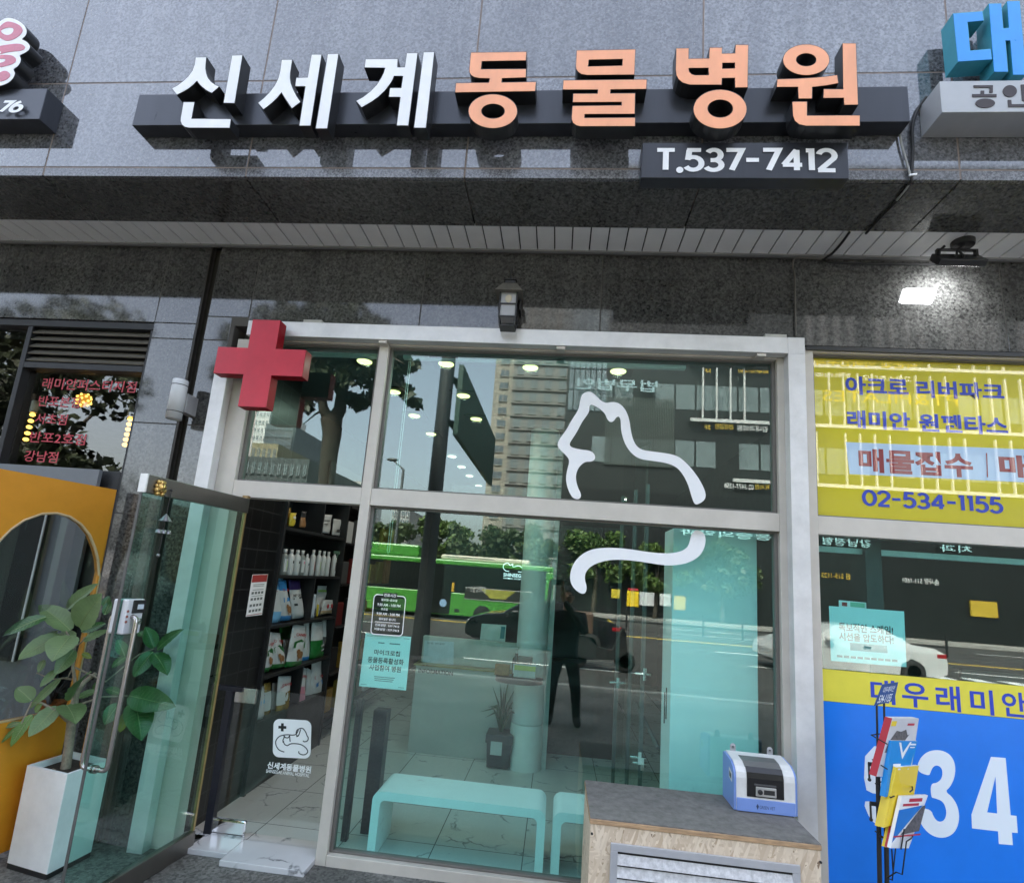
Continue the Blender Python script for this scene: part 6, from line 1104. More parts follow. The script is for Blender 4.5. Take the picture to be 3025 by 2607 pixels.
inkline(spl([(165, 55), (160, 75), (152, 95), (140, 100)])); inkline(spl([(62, 140), (60, 125), (66, 112), (66, 98)])); inkline([(66, 100), (76, 110), (90, 110), (100, 98), (102, 118), (104, 132)]); inkline(spl([(62, 128), (70, 148), (88, 156), (104, 146), (130, 142), (170, 146), (200, 164), (212, 186), (200, 202), (180, 206), (160, 198), (158, 186)]))
ink.slab([[P(*t7(*lgs(x, y)), YL2-0.0006) for x, y in ((46, 25), (62, 25), (62, 41), (78, 41), (78, 57), (62, 57), (62, 73), (46, 73), (46, 57), (30, 57), (30, 41), (46, 41))]], (0, 0.0004, 0))
ink.build('line_drawing', M_INK, lgp)
lt = MB(); flat_text(lt, '신세계동물병원', YL2, t7(1588, 1104), t7(1850, 1122), t7(1590, 1062), 0.03); flat_text(lt, 'SHINSEGAE ANIMAL HOSPITAL', YL2, t7(1582, 1128), t7(1840, 1148), t7(1583, 1108), 0.012); lt.build('lettering', M_VINYL, lgp)
# ------------------------------------------------------------------ benches, desk, column, plant, glass screen
def bench(x0, x1, Y0, Y1, zt, label):
    bn = thing('waiting_bench', label, 'bench', ((x0+x1)/2, (Y0+Y1)/2-3.7, ZI), 'white waiting benches behind the glass'); r, th = 0.055, 0.052
    def arcp(cx_, cz_, rr_, a0, a1, n=6): return [(cx_+rr_*math.cos(R(a0+(a1-a0)*i/n)), cz_+rr_*math.sin(R(a0+(a1-a0)*i/n))) for i in range(n+1)]
    outer = [(x0, ZI)]+arcp(x0+r, zt-r, r, 180, 90)+arcp(x1-r, zt-r, r, 90, 0)+[(x1, ZI)]
    inner = [(x1-th, ZI)]+arcp(x1-th-r*.6, zt-th-r*.6, r*.6, 0, 90)+arcp(x0+th+r*.6, zt-th-r*.6, r*.6, 90, 180)+[(x0+th, ZI)]
    MB().slab([[Vector((x, Y0-3.7, z)) for x, z in outer+inner]], (0, Y1-Y0, 0)).build('bench_body', pm('white_bench_lacquer', (0.90, 0.90, 0.90), 0.3, var=0.03), bn, 0.004); return bn
YBf, YBb = 3.83, 4.18
zt1_ = P(*t8(700, 1293), YBf).z
bench(P(*t8(178, 1500), YBf).x, P(*t8(1226, 1500), YBf).x, YBf, YBb, zt1_, 'long pale waiting bench right behind the lower pane')
bench(P(*t8(1272, 1500), YBf).x, P(*t8(1272, 1500), YBf).x+1.1, YBf, YBb, zt1_, 'second pale waiting bench partly hidden by the chipboard cupboard')
dq = [P(*t8(135, 700), 4.0), P(*t8(315, 740), 4.0)]
ds = thing('hand_dryer_stand', 'two dark upright stand posts behind the pale poster', 'stand', (dq[0].x, 0.3, ZI)); s_ = MB(); s_.box(P(*t8(115, 690), 4.0).x, P(*t8(150, 690), 4.0).x, 0.28, 0.33, ZI, P(*t8(110, 690), 4.0).z); s_.box(P(*t8(230, 750), 4.2).x, P(*t8(310, 750), 4.2).x, 0.42, 0.52, ZI, P(*t8(270, 745), 4.2).z); s_.build('post', M_NAVY, ds, 0.004)
YD = 5.95; xd0, xd1 = P(*t8(435, 750), YD).x, P(*t8(1105, 800), YD).x+0.1; zd1 = P(*t8(700, 502), YD).z
dk = thing('reception_desk', 'pale reception desk with black lettering and a gold trim', 'desk', ((xd0+xd1)/2, YD-3.6, ZI)); M_DESK = pm('desk_white', (0.46, 0.46, 0.44), 0.4, var=0.03)
MB().box(xd0, xd1, YD-3.7, YD-3.1, ZI, zd1-0.015).build('front_panel', M_DESK, dk, 0.004); MB().box(xd0-0.02, xd1, YD-3.72, YD-3.1, zd1-0.014, zd1).build('counter_edge', pm('gold_trim', (0.35, 0.28, 0.12), 0.3, metal=0.6, var=0.3, scale=6), dk)
zd2 = P(*t8(700, 332), YD+0.12).z; MB().box(xd0+0.02, xd1, YD-3.58, YD-3.5, zd1+0.001, zd2).build('upper_panel', pm('desk_pale_panel', (0.5, 0.52, 0.5), 0.35), dk, 0.004)
tx = MB(); flat_text(tx, 'INFORMATION', YD-0.003, t8(475, 534), t8(680, 547), t8(476, 508), 0.02); tx.build('lettering', M_INK, dk)
poster('counter_sheet', [(512, 342), (686, 352), (684, 488), (500, 476)], t8, YD+0.115, pm('pale_sheet', (0.60, 0.68, 0.76), 0.6), 'pale printed sheet fixed on the upper front of the reception desk', [('진료 안내문', .1, .7, .08, .16, 0.0)], ink=MATS['grey_ink'], cat='sheet')
def px4(pth, rect): rect(MB(), .8, .97, .1, .75).build('teal_label', MATS['teal_print'], pth)
poster('acrylic_stand', [(852, 243), (998, 252), (990, 362), (840, 352)], t8, YD+0.25, pm('acrylic_pale', (0.6, 0.68, 0.68), 0.3), 'clear acrylic notice stand on the reception desk', extra=px4, cat='stand')
cc = P(*t8(1110, 1000), 5.86); cr_ = 0.155
col = thing('round_column', 'white round column at the end of the reception desk', 'column', (cc.x, cc.y, ZI)); MB().lathe([(cr_, 0.42), (cr_, 3.4)], (cc.x, cc.y, ZI), 32).build('shaft', pm('white_column', (0.66, 0.68, 0.67), 0.4, var=0.03), col)
MB().lathe([(cr_+.006, 0), (cr_+.006, 0.40), (cr_, 0.415)], (cc.x, cc.y, ZI), 32).build('base_cladding', pm('column_base', (0.72, 0.72, 0.7), 0.35, var=0.05), col); MB().box(cc.x+cr_*.7, P(*t8(1238, 1000), 5.9).x, cc.y-0.0, cc.y+0.4, ZI, 3.3).build('wall_end', pm('pale_wall_end', (0.4, 0.42, 0.41), 0.5), col)
c8 = P(*t8(1075, 570), 5.6); hs = thing('half_round_shelf', 'dark half round shelf fixed to the white column', 'shelf', c8); hm_ = MB(); rr_ = 0.23; pts = [Vector((c8.x+rr_*math.cos(R(a)), c8.y+rr_*0.75*math.sin(R(a)), c8.z-0.03)) for a in range(180, 361, 10)]; hm_.slab([pts], (0, 0, 0.055)); hm_.build('shelf_board', M_CHAR, hs, 0.003)
zs8 = c8.z+0.026
def onshelf(x): p = P(*t8(x, 540), 5.55); return Vector((p.x, p.y, zs8))
b = onshelf(1052); sb = thing('sanitiser_bottle', 'dark pump bottle standing on the half round shelf', 'bottle', b); MB().lathe([(.034, 0), (.036, .01), (.036, .16), (.014, .19), (.014, .21)], b, 16).build('bottle_body', pm('dark_bottle', (0.02, 0.035, 0.028), 0.2), sb); pmx = MB(); pmx.lathe([(.008, .21), (.008, .25), (.02, .25), (.02, .265)], b, 12); pmx.box(b.x-.05, b.x, b.y-.008, b.y+.008, b.z+.25, b.z+.263); pmx.build('pump', BW, sb); MB().box(b.x-.024, b.x+.024, b.y-.0375, b.y-.030, b.z+.03, b.z+.12).build('label', BW, sb)
b = onshelf(1112); tb_ = thing('tissue_carton', 'small yellow and white carton on the half round shelf', 'carton', b); MB().box(b.x-.11, b.x+.10, b.y-.05, b.y+.05, b.z+.0, b.z+.12).build('carton', BW, tb_, 0.004); MB().box(b.x-.105, b.x+.095, b.y-.0525, b.y-.0505, b.z+.065, b.z+.11).build('label', pm('lime_yellow_label', (0.45, 0.5, 0.12), 0.5), tb_); mm2 = MB(); mm2.box(b.x-.08, b.x+.06, b.y-.03, b.y+.03, b.z+.121, b.z+.19); mm2.build('top_pack', BGY, tb_, 0.01)
b = onshelf(985); sb2 = MB().box(b.x-.09, b.x+.05, b.y-.04, b.y+.03, b.z, b.z+.1); solo(sb2, 'card_holder', BRN, 'small brown card holder at the left end of the half round shelf', 'holder', bev=0.006)
pb_ = PZ_(*t8(945, 1108), ZI); dp_ = thing('floor_plant', 'spiky leaved plant in a dark grey square pot on the tiles', 'plant', pb_); w1_ = 0.125; hp_ = P(*t8(945, 900), pb_.y+3.7).z-ZI
pt = MB(); vs = [(pb_.x+sx*w, pb_.y+0.1+sy*w, z) for z, w in ((ZI+.01, w1_*.86), (ZI+hp_, w1_)) for sx, sy in ((-1, -1), (1, -1), (1, 1), (-1, 1))]; pt.add(vs, [(0, 1, 5, 4), (1, 2, 6, 5), (2, 3, 7, 6), (3, 0, 4, 7), (3, 2, 1, 0), (4, 5, 6, 7)]); pt.box(pb_.x-w1_*1.06, pb_.x+w1_*1.06, pb_.y+.1-w1_*1.06, pb_.y+.1+w1_*1.06, ZI+hp_-.08, ZI+hp_-.002)
pt.build('pot', pm('dark_grey_pot', (0.05, 0.052, 0.06), 0.5, var=0.15), dp_, 0.004); q = P(*t8(938, 985), pb_.y+3.7-.03); MB().box(q.x-.055, q.x+.055, q.y-.006, q.y-.002, q.z-.06, q.z+.06).build('pot_label', BW, dp_)
lfm = MB()
for k in range(15):
    a = k*2.4; sp2 = 0.05+0.30*((k*5) % 9)/9; hh = 0.5-0.9*sp2*0.6 if k else 0.55; base = Vector((pb_.x, pb_.y+.1, ZI+hp_-.02)); m1_ = base+Vector((math.cos(a)*sp2*.4, math.sin(a)*sp2*.3, hh*.65)); tip = base+Vector((math.cos(a)*sp2, math.sin(a)*sp2*.7, hh*(1.0 if sp2 < .2 else .55)))
    lfm.tube([base, (base+m1_)/2+Vector((0, 0, .03)), m1_, tip], [.010, .013, .010, .001], 5)
lfm.build('foliage', pm('spike_leaf', (0.05, 0.085, 0.05), 0.4, var=0.3), dp_)
cab0 = P(1985, 1800, 3.95); cbx = thing('white_cabinet', 'tall white cabinet standing right behind the glass by the machine', 'cabinet', (cab0.x+0.3, 0.4, ZI)); M_CAB = pm('cabinet_white', (0.90, 0.90, 0.90), 0.4, var=0.02)
MB().box(cab0.x, 1.35, 0.25, 0.56, ZI, P(2000, 1560, 3.95).z).build('body', M_CAB, cbx, 0.003); 
ch = MB(); ch.box(cab0.x-.006, cab0.x-.001, 0.36, 0.37, 0.9, 1.1); ch.box(cab0.x-.006, cab0.x-.001, 0.42, 0.43, 0.86, 1.06); ch.build('handle', M_CHAR, cbx)
gs = thing('glass_screen', 'dark framed glass screen with chrome clips at the back right of the clinic', 'screen', (0.9, 1.8, ZI)); M_PST = pm('screen_post', (0.12, 0.13, 0.13), 0.4, metal=0.3)
for x, Y in ((1652, 5.3), (1732, 4.9), (1808, 4.6)): q = P(*t8(x, 600), Y); MB().box(q.x-.014, q.x+.014, q.y-.014, q.y+.014, ZI, 2.6).build('post', M_PST, gs)
q0, q1, q2 = P(*t8(1652, 600), 5.3), P(*t8(1732, 600), 4.9), P(*t8(1808, 600), 4.6)
dl = MB(); 
for a, b in ((q0, q1), (q1, q2)): dl.obox((a.x, a.y, ZI+.02), (b.x-a.x, b.y-a.y, 0), (0.006, 0.003, 0), (0, 0, 3.0))
dl.build('pane', GL_CLEAR, gs)
cpz = MB()
for x, y, Y in ((1660, 595, 5.25), (1820, 543, 4.55), (1790, 1040, 4.6), (1805, 1075, 4.6)): q = P(*t8(x, y), Y); cpz.box(q.x-.012, q.x+.012, q.y-.02, q.y, q.z-.045, q.z+.045); cpz.tube([q+Vector((-.07, 0, 0)), q+Vector((.05, 0, 0))], .012, 8)
cpz.build('clip', M_CHROME, gs); a, b = P(*t8(1770, 720), 5.0), P(*t8(1905, 985), 4.3); dr2 = MB(); dr2.tube([a, b], 0.02, 4); dr2.build('sloping_rail', M_PST, gs)
bkx = thing('dark_back_door', 'dark glazed door at the back of the clinic right of the column', 'door', (P(*t8(1400, 700), 6.4).x, 2.7, ZI)); MB().box(P(*t8(1240, 700), 6.4).x, P(*t8(1640, 700), 6.4).x, 2.7, 2.74, ZI, 2.4).build('leaf', pm('dark_door_glass', (0.012, 0.014, 0.014), 0.12, var=0), bkx); MB().box(P(*t8(1240, 700), 6.4).x, P(*t8(1640, 700), 6.4).x, 2.66, 2.699, 0.9, 0.94).build('push_bar', M_CHAR, bkx)
sgn = thing('wall_logo_sign', 'black wall panel with a white clinic name at the back of the shop', 'sign', P(*tb(1500, 640), 6.55)); sq0, sq1 = P(*tb(1330, 400), 6.58), P(*tb(1620, 690), 6.58); MB().box(sq0.x-.6, sq1.x+.05, 2.88, 2.9, sq1.z-1.2, sq0.z+.8).build('panel', M_BLACK, sgn)
lt = MB(); flat_text(lt, 'SHINSEGAE', 6.57, tb(1405, 626), tb(1640, 642), tb(1405, 590), 0.02); flat_text(lt, 'ANIMAL HOSPITAL', 6.57, tb(1403, 650), tb(1640, 668), tb(1403, 636), 0.01)
def inkl2(pts, w=7):
    L, R2 = strip(pts, w); n_ = len(L); vs = [P(*tb(q.x, q.y), 6.57) for q in L+R2]; lt.add(vs, [(n_+i, n_+i+1, i+1, i) for i in range(n_-1)])
inkl2(spl([(1465, 575), (1430, 570), (1405, 540), (1412, 505), (1450, 490), (1475, 515), (1500, 500), (1505, 530), (1560, 520), (1600, 545), (1600, 580), (1555, 580)])); lt.build('lettering', pm('sign_white_added_glow', (0.8, 0.8, 0.8), 0.5, var=0, emit=(0.85, 0.93, 1.0), es=0.2), sgn)  # unlit sign, faint glow added so the letters show in the dark
# ------------------------------------------------------------------ ceiling downlights
ZC = 3.35
M_DL = pm('downlight_glow', (1, 1, 1), 0.5, var=0, emit=(1.0, 0.86, 0.30), es=0.42)
M_DLW = pm('far_downlight_glow', (1, 1, 1), 0.5, var=0, emit=(1.0, 0.93, 0.72), es=0.5)
DLS = [(160, 425, 1, 'near row, leftmost ceiling spot, left of the mullion'), (660, 440, 1, 'near row ceiling spot just right of the mullion'), (1175, 462, 1, 'near row ceiling spot above the dog outline'), (1712, 485, 1, 'near row ceiling spot, farthest right'), (340, 612, 0, 'ceiling spot in the left column, second row back'), (465, 758, 0, 'ceiling spot in the left column, third row back'), (567, 870, 0, 'ceiling spot in the left column, fourth row back'), (765, 635, 1, 'ceiling spot of the second row, right of the first column'), (843, 778, 1, 'ceiling spot of the third row, right of the first column'), (695, 1008, 2, 'nearest of the four whiter ceiling spots far back'), (753, 1072, 2, 'second of the four whiter ceiling spots far back'), (802, 1127, 2, 'third of the four whiter ceiling spots far back'), (858, 1188, 2, 'farthest of the four whiter ceiling spots')]
for x, y, k, lab in DLS:
    p = PZ_(*t5(x, y), ZC); p.y = min(p.y, 7.4); dlx = thing('downlight', lab, 'downlight', (p.x, p.y, ZC), 'downlights in the clinic ceiling')
    if k < 2: MB().box(p.x-.11, p.x+.11, p.y-.11, p.y+.11, ZC-.006, ZC+.009).build('trim_plate', M_BLACK, dlx)
    MB().lathe([(0.0, -.012), (.058, -.012), (.06, -.0065)], p, 20).build('lamp_lens', M_DL if k < 2 else M_DLW, dlx)
    ld = bpy.data.lights.new('downlight_beam', 'AREA'); ld.shape = 'DISK'; ld.size = 0.1; ld.energy = 0.42; ld.color = (1, 0.93, 0.8); l_o = bpy.data.objects.new('downlight_beam', ld); COL.objects.link(l_o); l_o.parent = dlx; l_o.location = (0, 0, -0.03)
# ------------------------------------------------------------------ the street behind the camera, seen mirrored in the glass
def VX(t, x, y, Y): return V(*t(x, y), Y)
YBUS = 25.9
M_BGRN = pm('bus_green', (0.065, 0.27, 0.04), 0.3, var=0.04, coat=0.5); M_BWIN = pm('bus_window', (0.012, 0.014, 0.014), 0.08, var=0); M_TYRE = pm('tyre_rubber', (0.02, 0.02, 0.02), 0.8); M_RIM = pm('wheel_rim', (0.35, 0.35, 0.36), 0.35, metal=0.7, var=0.1); M_CREAM = pm('cream_panel', (0.62, 0.58, 0.46), 0.5, var=0.06)
pR = VX(tb, 1905, 800, YBUS); yB0 = pR.y; xR = pR.x; xL = xR-11.0
bz = lambda y, x=1200: VX(tb, x, y, YBUS).z
zr_ = bz(470, 700); zw1, zw0, zlo = bz(500, 720), bz(795, 950), bz(1030, 950)
bus = thing('city_bus', 'green city bus with dark windows driving on the far side of the road', 'bus', ((xL+xR)/2, yB0-1.2, ZR))
D_ = 2.4
MB().box(xL, xR, yB0-D_, yB0, zlo, zw0).build('lower_body', M_BGRN, bus, 0.05)
MB().box(xL, xR, yB0-D_, yB0, zw1, zr_+.12).build('roof_band', M_BGRN, bus, 0.06)
MB().box(xL+.02, xR-.3, yB0-D_+.03, yB0-.02, zw0, zw1).build('window', M_BWIN, bus)
pil = MB(); pil.box(xR-.34, xR+.02, yB0-D_, yB0+.003, zw0-.3, zw1); pil.build('rear_pillar', M_BGRN, bus, 0.05)
x0, x1 = VX(tb, 760, 420, YBUS).x, VX(tb, 1670, 470, YBUS).x; zz0, zz1 = zr_+.121, bz(398, 780)
ac = MB().box(x0, x1, yB0-2.0, yB0-.25, zz0, zz1).build('roof_unit', M_CREAM, bus, 0.07); vt = MB()
for k in range(30): q = x0+.25+k*(x1-x0)*0.55/30; vt.box(q, q+.05, yB0-.252, yB0-.24, zz0+.12, zz1-.07)
vt.build('vent_slot', M_BLACK, ac)
x2 = VX(tb, 540, 350, YBUS).x; MB().box(xL, x2, yB0-2.2, yB0-.1, zr_+.121, bz(290, 300)).build('tank_cover', M_BGRN, bus, 0.08)
def wheel(mb_parent, c, r, w, ax=(0, 1, 0)):
    t_ = MB().lathe([(r*.55, -w/2), (r*.95, -w/2), (r, -w*.3), (r, w*.3), (r*.95, w/2), (r*.55, w/2)], c, 24, 0, ax).build('wheel', M_TYRE, mb_parent)
    rm = MB().lathe([(0, w*.3), (r*.16, w*.42), (r*.2, w*.3), (r*.5, w*.2), (r*.58, w*.46), (r*.56, w*.5)], c, 20, 0, ax)
    for k in range(10): a = 2*math.pi*k/10; rm.ball(Vector(c)+Vector((math.cos(a)*r*.36, 0, math.sin(a)*r*.36))+Vector(ax)*w*.28, r*.05, 0, 6)
    rm.build('rim', M_RIM, t_)
wc_ = VX(tb, 1185, 1015, YBUS); wr = wc_.z-ZR
for x in (wc_.x, wc_.x-5.8): 
    wheel(bus, Vector((x, yB0-.14, ZR+wr)), wr, .28); MB().lathe([(wr*1.25, 0), (wr*1.25, .02)], (x, yB0-.01, ZR+wr), 24, 0, (0, 1, 0)).build('wheel_arch', M_BLACK, bus)
xd0_, xd1_ = VX(tb, 640, 800, YBUS).x, VX(tb, 872, 800, YBUS).x; MB().box(xd0_, xd1_, yB0-.05, yB0+.008, zlo+.05, zw1-.02).build('door', M_BWIN, bus)
adx0, adx1 = VX(tb, 1012, 800, YBUS).x, VX(tb, 1700, 850, YBUS).x; az0, az1 = bz(855, 1012), bz(735, 1012)
ad_ = MB().box(adx0, adx1, yB0+.001, yB0+.02, az0, az1).build('advert_panel', pm('advert_black', (0.02, 0.018, 0.016), 0.4), bus)
rm_ = MB(); 
for a, b in ((az0, az0+.02), (az1-.02, az1)): rm_.box(adx0, adx1, yB0+.0205, yB0+.025, a, b)
rm_.build('advert_frame', BW, ad_); yx = VX(tb, 1350, 800, YBUS).x; ym_ = MB(); ym_.add([(yx-.35, yB0+.022, az0+.1), (yx+.35, yB0+.022, az0+.1), (yx+.8, yB0+.022, az1-.03), (yx-.8, yB0+.022, az1-.03)], [(3, 2, 1, 0)]); ym_.build('advert_burst', pm('olive_print', (0.28, 0.27, 0.04), 0.5, var=0.4, scale=4), ad_)
at_ = MB(); fit_text(at_, '흥피하랑 필스*', (VX(tb, 1225, 800, YBUS).x, yB0+.024, az0+.32), (VX(tb, 1055, 800, YBUS).x-VX(tb, 1225, 800, YBUS).x, 0, 0), (0, 0, .3)); at_.build('lettering', BW, ad_)
dsc = VX(tb, 790, 898, YBUS); MB().lathe([(.17, 0), (.17, .006)], (dsc.x, yB0+.009, dsc.z), 20, 0, (0, 1, 0)).build('round_badge', pm('pale_blue_badge', (0.25, 0.4, 0.6), 0.5), bus)
hl_ = MB().box(VX(tb, 905, 975, YBUS).x, VX(tb, 955, 975, YBUS).x, yB0+.001, yB0+.01, bz(992, 930), bz(958, 930)); hl_.build('side_lamp', M_BLACK, bus)
yp = MB().box(VX(tb, 880, 720, YBUS).x, VX(tb, 906, 720, YBUS).x, yB0+.001, yB0+.02, bz(785, 890), bz(690, 890)); yp.build('yellow_rail', pm('rail_yellow', (0.6, 0.36, 0.02), 0.5), bus)
def car(xc, y, d, mat, label, paint_top=None):                   # d = +1 nose towards +x
    cr = thing('parked_car' if d > 0 else 'passing_car', label, 'car', (xc, y, ZR)); L = 4.7; Wd = 1.8
    side = [(-2.3, .32), (-2.33, .62), (-2.28, .86), (-2.05, .98), (-1.45, 1.04), (-.75, 1.40), (-.1, 1.45), (.55, 1.41), (1.15, 1.06), (1.2, 1.0), (1.75, .93), (2.2, .80), (2.32, .60), (2.33, .34), (2.1, .22), (1.75, .24), (1.7, .5), (1.42, .68), (1.1, .5), (1.05, .22), (-1.05, .22), (-1.1, .5), (-1.4, .68), (-1.7, .5), (-1.75, .22), (-2.1, .24)]
    bm_ = MB(); n_ = len(side); rings = []
    for yy, s in ((-Wd/2, .0), (-Wd/2+.06, 1.), (-Wd/2+.3, 1.02), (Wd/2-.3, 1.02), (Wd/2-.06, 1.), (Wd/2, .0)):
        rr = []
        for a, b in side:
            tum = max(0, (b-.85))*.28; k = 1-tum*(abs(yy)/(Wd/2)); rr.append(Vector((xc+d*a*(1 if s else .99), y+yy*k, ZR+b*(1 if s else .985)+(0.0))))
        rings.append(rr)
    for i in range(len(rings)-1): bm_.add(rings[i]+rings[i+1], [((j, (j+1) % n_, n_+(j+1) % n_, n_+j) if d > 0 else (n_+j, n_+(j+1) % n_, (j+1) % n_, j)) for j in range(n_)], 0, False)
    for rg, sg in ((rings[0], 1), (rings[-1], -1)):
        tri = tessellate_polygon([rg]); bm_.add(rg, [t for t in tri])
    bm_.build('body', mat, cr, 0.03)
    for sg in (-1, 1):
        k = Wd/2-.02; wp = [(-1.25, 1.03), (-.72, 1.33), (-.1, 1.38), (.5, 1.34), (1.02, 1.04), (.3, .99), (-.8, .98)]
        MB().slab([[Vector((xc+d*a, y+sg*(k-max(0, b-.85)*.25+.012), ZR+b)) for a, b in wp]], (0, -sg*.015, 0)).build('window', M_BWIN, cr)
        for wx in (-1.42, 1.42): wheel(cr, Vector((xc+d*wx, y+sg*(Wd/2-.1), ZR+.32)), .32, .2, (0, sg, 0))
        MB().box(xc+d*1.95, xc+d*2.27, y+sg*(Wd/2-.32), y+sg*(Wd/2-.0), ZR+.6, ZR+.74).build('headlight', pm('headlight_lens', (0.6, 0.6, 0.6), 0.15, var=0), cr, 0.03)
        MB().box(xc-d*2.02, xc-d*2.30, y+sg*(Wd/2-.35), y+sg*(Wd/2+.0), ZR+.72, ZR+.86).build('tail_light', pm('tail_lens', (0.35, 0.01, 0.015), 0.2, var=0), cr, 0.02)
        MB().box(xc+d*.72, xc+d*.95, y+sg*(Wd/2+.02), y+sg*(Wd/2+.18), ZR+.98, ZR+1.1).build('wing_mirror', mat, cr, 0.03)
        MB().box(xc-d*.1, xc-d*.3, y+sg*(Wd/2-.005), y+sg*(Wd/2+.02), ZR+.86, ZR+.9).build('door_handle', M_CHROME, cr)
    return cr
Yc = 17.0; pB = VX(t8, 745, 330, Yc); car(pB.x+2.33, pB.y-.9, -1, pm('black_car_paint', (0.012, 0.012, 0.014), 0.2, var=0, coat=0.8), 'black saloon car driving past in front of the green bus')
Yc = 17.0; pB = VX(t9, 1612, 400, Yc); car(pB.x-2.33, pB.y-.9, -1, pm('white_car_paint', (0.6, 0.6, 0.6), 0.25, var=0, coat=0.8), 'white saloon car on the road opposite the yellow and blue shop window')
# scooter with a delivery box
Ysc = 14.2; sc0 = VX(tw, 470, 1040, Ysc); scx, scy = sc0.x, sc0.y
sct = thing('delivery_scooter', 'dark delivery scooter with a box at the kerb behind the photographer', 'scooter', (scx, scy, ZR))
for dx in (-.6, .55): wheel(sct, Vector((scx+dx, scy, ZR+.25)), .25, .12)
sb_ = MB().slab([[Vector((scx+a, scy-.15, ZR+b)) for a, b in ((-.75, .35), (-.7, .75), (-.45, .8), (-.1, .55), (.25, .5), (.45, 1.0), (.55, .95), (.6, .5), (.35, .3), (-.3, .25))]], (0, .3, 0)); sb_.build('scooter_body', pm('scooter_dark', (0.03, 0.03, 0.03), 0.3, coat=0.5), sct, 0.04)
MB().box(scx-.85, scx-.25, scy-.25, scy+.25, ZR+.85, ZR+1.35).build('delivery_box', pm('box_brown', (0.12, 0.07, 0.05), 0.5), sct, 0.04); MB().box(scx-.86, scx-.85, scy-.1, scy+.1, ZR+.7, ZR+.78).build('tail_light', MATS['tail_lens'], sct)
hbm = MB(); hbm.tube([(scx+.48, scy-.3, ZR+1.05), (scx+.5, scy, ZR+1.0), (scx+.48, scy+.3, ZR+1.05)], .02, 8); hbm.tube([(scx+.5, scy, ZR+1.0), (scx+.58, scy, ZR+.3)], .03, 8); hbm.build('handlebar', M_BLACK, sct)
# overhead road sign on a mast
Yp = 13.0; pa, pb2 = VX(t5, 590, 800, Yp), VX(t5, 680, 800, Yp); xpm, wpm, ypm = (pa.x+pb2.x)/2, (pb2.x-pa.x)/2, pa.y
og = thing('overhead_road_sign', 'tall dark road mast carrying a big green sign board over the lanes', 'road sign', (xpm, ypm, ZG)); ztop = VX(t5, 740, 400, Yp).z+0.6
MB().lathe([(wpm*1.15, 0), (wpm, 1.0), (wpm*.95, ztop-ZG)], (xpm, ypm, ZG), 20).build('mast', pm('dark_mast_paint', (0.035, 0.04, 0.042), 0.5), og)
pts_ = [VX(t5, 752, 445, Yp), VX(t5, 958, 905, 20.4), VX(t5, 928, 1165, 20.4), VX(t5, 706, 915, Yp)]; xs_ = sum(p.x for p in pts_)/4; ztb, zbb2 = (pts_[0].z+pts_[1].z)/2, (pts_[2].z+pts_[3].z)/2
MB().box(xs_-.06, xs_+.06, pts_[1].y, pts_[0].y, zbb2, ztb).build('sign_board', pm('dark_sign_green', (0.02, 0.06, 0.045), 0.5, var=0.3, scale=1.5), og); am = MB(); 
for z in (zbb2+.35, ztb-.35): am.tube([(xpm, ypm, z), (xs_-.15, ypm-.3, z), (xs_-.15, pts_[1].y, z)], .09, 10)
am.build('arm', MATS['dark_mast_paint'], og)
# street lamp
Yl2 = 34; a, b = VX(t5, 330, 1030, Yl2), VX(t5, 398, 1090, Yl2); sl2 = thing('street_lamp', 'slim street lamp with a bent arm across the road', 'street lamp', (b.x, b.y, ZR)); MB().tube([(b.x, b.y, ZR), (b.x, b.y, b.z)], [.12, .08], 10).tube([b, a], .05, 8).build('pole', M_PST, sl2); MB().ball(a, .22, 0, 10, (1.8, .8, .5)).build('lamp_head', M_PST, sl2)
# trees
M_LF1 = pm('plane_leaf', (0.028, 0.042, 0.014), 0.55, var=0.35, scale=2.5); M_LF2 = pm('street_leaf', (0.04, 0.062, 0.016), 0.55, var=0.35, scale=1.2); M_LF3 = pm('fresh_leaf', (0.07, 0.115, 0.022), 0.55, var=0.3, scale=1.2); M_TRK = pm('tree_bark', (0.07, 0.06, 0.045), 0.9, var=0.3, scale=6)
def tree(base, pts_r, limbs, clumps, nleaf, size, leafmat, label, name='street_tree', group=None, seed=1, trunkmat=M_TRK):
    rn = random.Random(seed); tt_ = thing(name, label, 'tree', base, group); tk2 = MB()
    tk2.tube([p for p, r in pts_r], [r for p, r in pts_r], 12)
    for pts, r0, r1 in limbs: tk2.tube(pts, [r0+(r1-r0)*i/(len(pts)-1) for i in range(len(pts))], 8)
    tk2.build('trunk', trunkmat, tt_); mb = MB(); vols = [c[1]**2.2 for c in clumps]; tot = sum(vols)
    for (c, r), vv in zip(clumps, vols):
        for _ in range(int(nleaf*vv/tot)):
            d_ = Vector((rn.gauss(0, 1), rn.gauss(0, 1), rn.gauss(0, 1))).normalized(); q = c+Vector((d_.x, d_.y, d_.z*.75))*r*(rn.random()**.45); s = size*(.6+.8*rn.random())
            n = Vector((rn.gauss(0, 1), rn.gauss(0, 1), rn.gauss(0, .7)+.5)).normalized(); u = n.orthogonal().normalized(); w = n.cross(u); an = rn.random()*6.28; u, w = u*math.cos(an)+w*math.sin(an), w*math.cos(an)-u*math.sin(an)
            mb.add([q-u*s*.5, q-u*s*.12-w*s*.42, q+u*s*.2-w*s*.22, q+u*s*.62, q+u*s*.2+w*s*.22, q-u*s*.12+w*s*.42], [(0, 1, 2, 3, 4, 5)])
    mb.build('crown', leafmat, tt_); return tt_
Yt = 10.6
def T_(x, y, d=0): return VX(tr, x, y, Yt+d)
b0 = T_(785, 1500); gb = Vector((b0.x, b0.y, ZG))
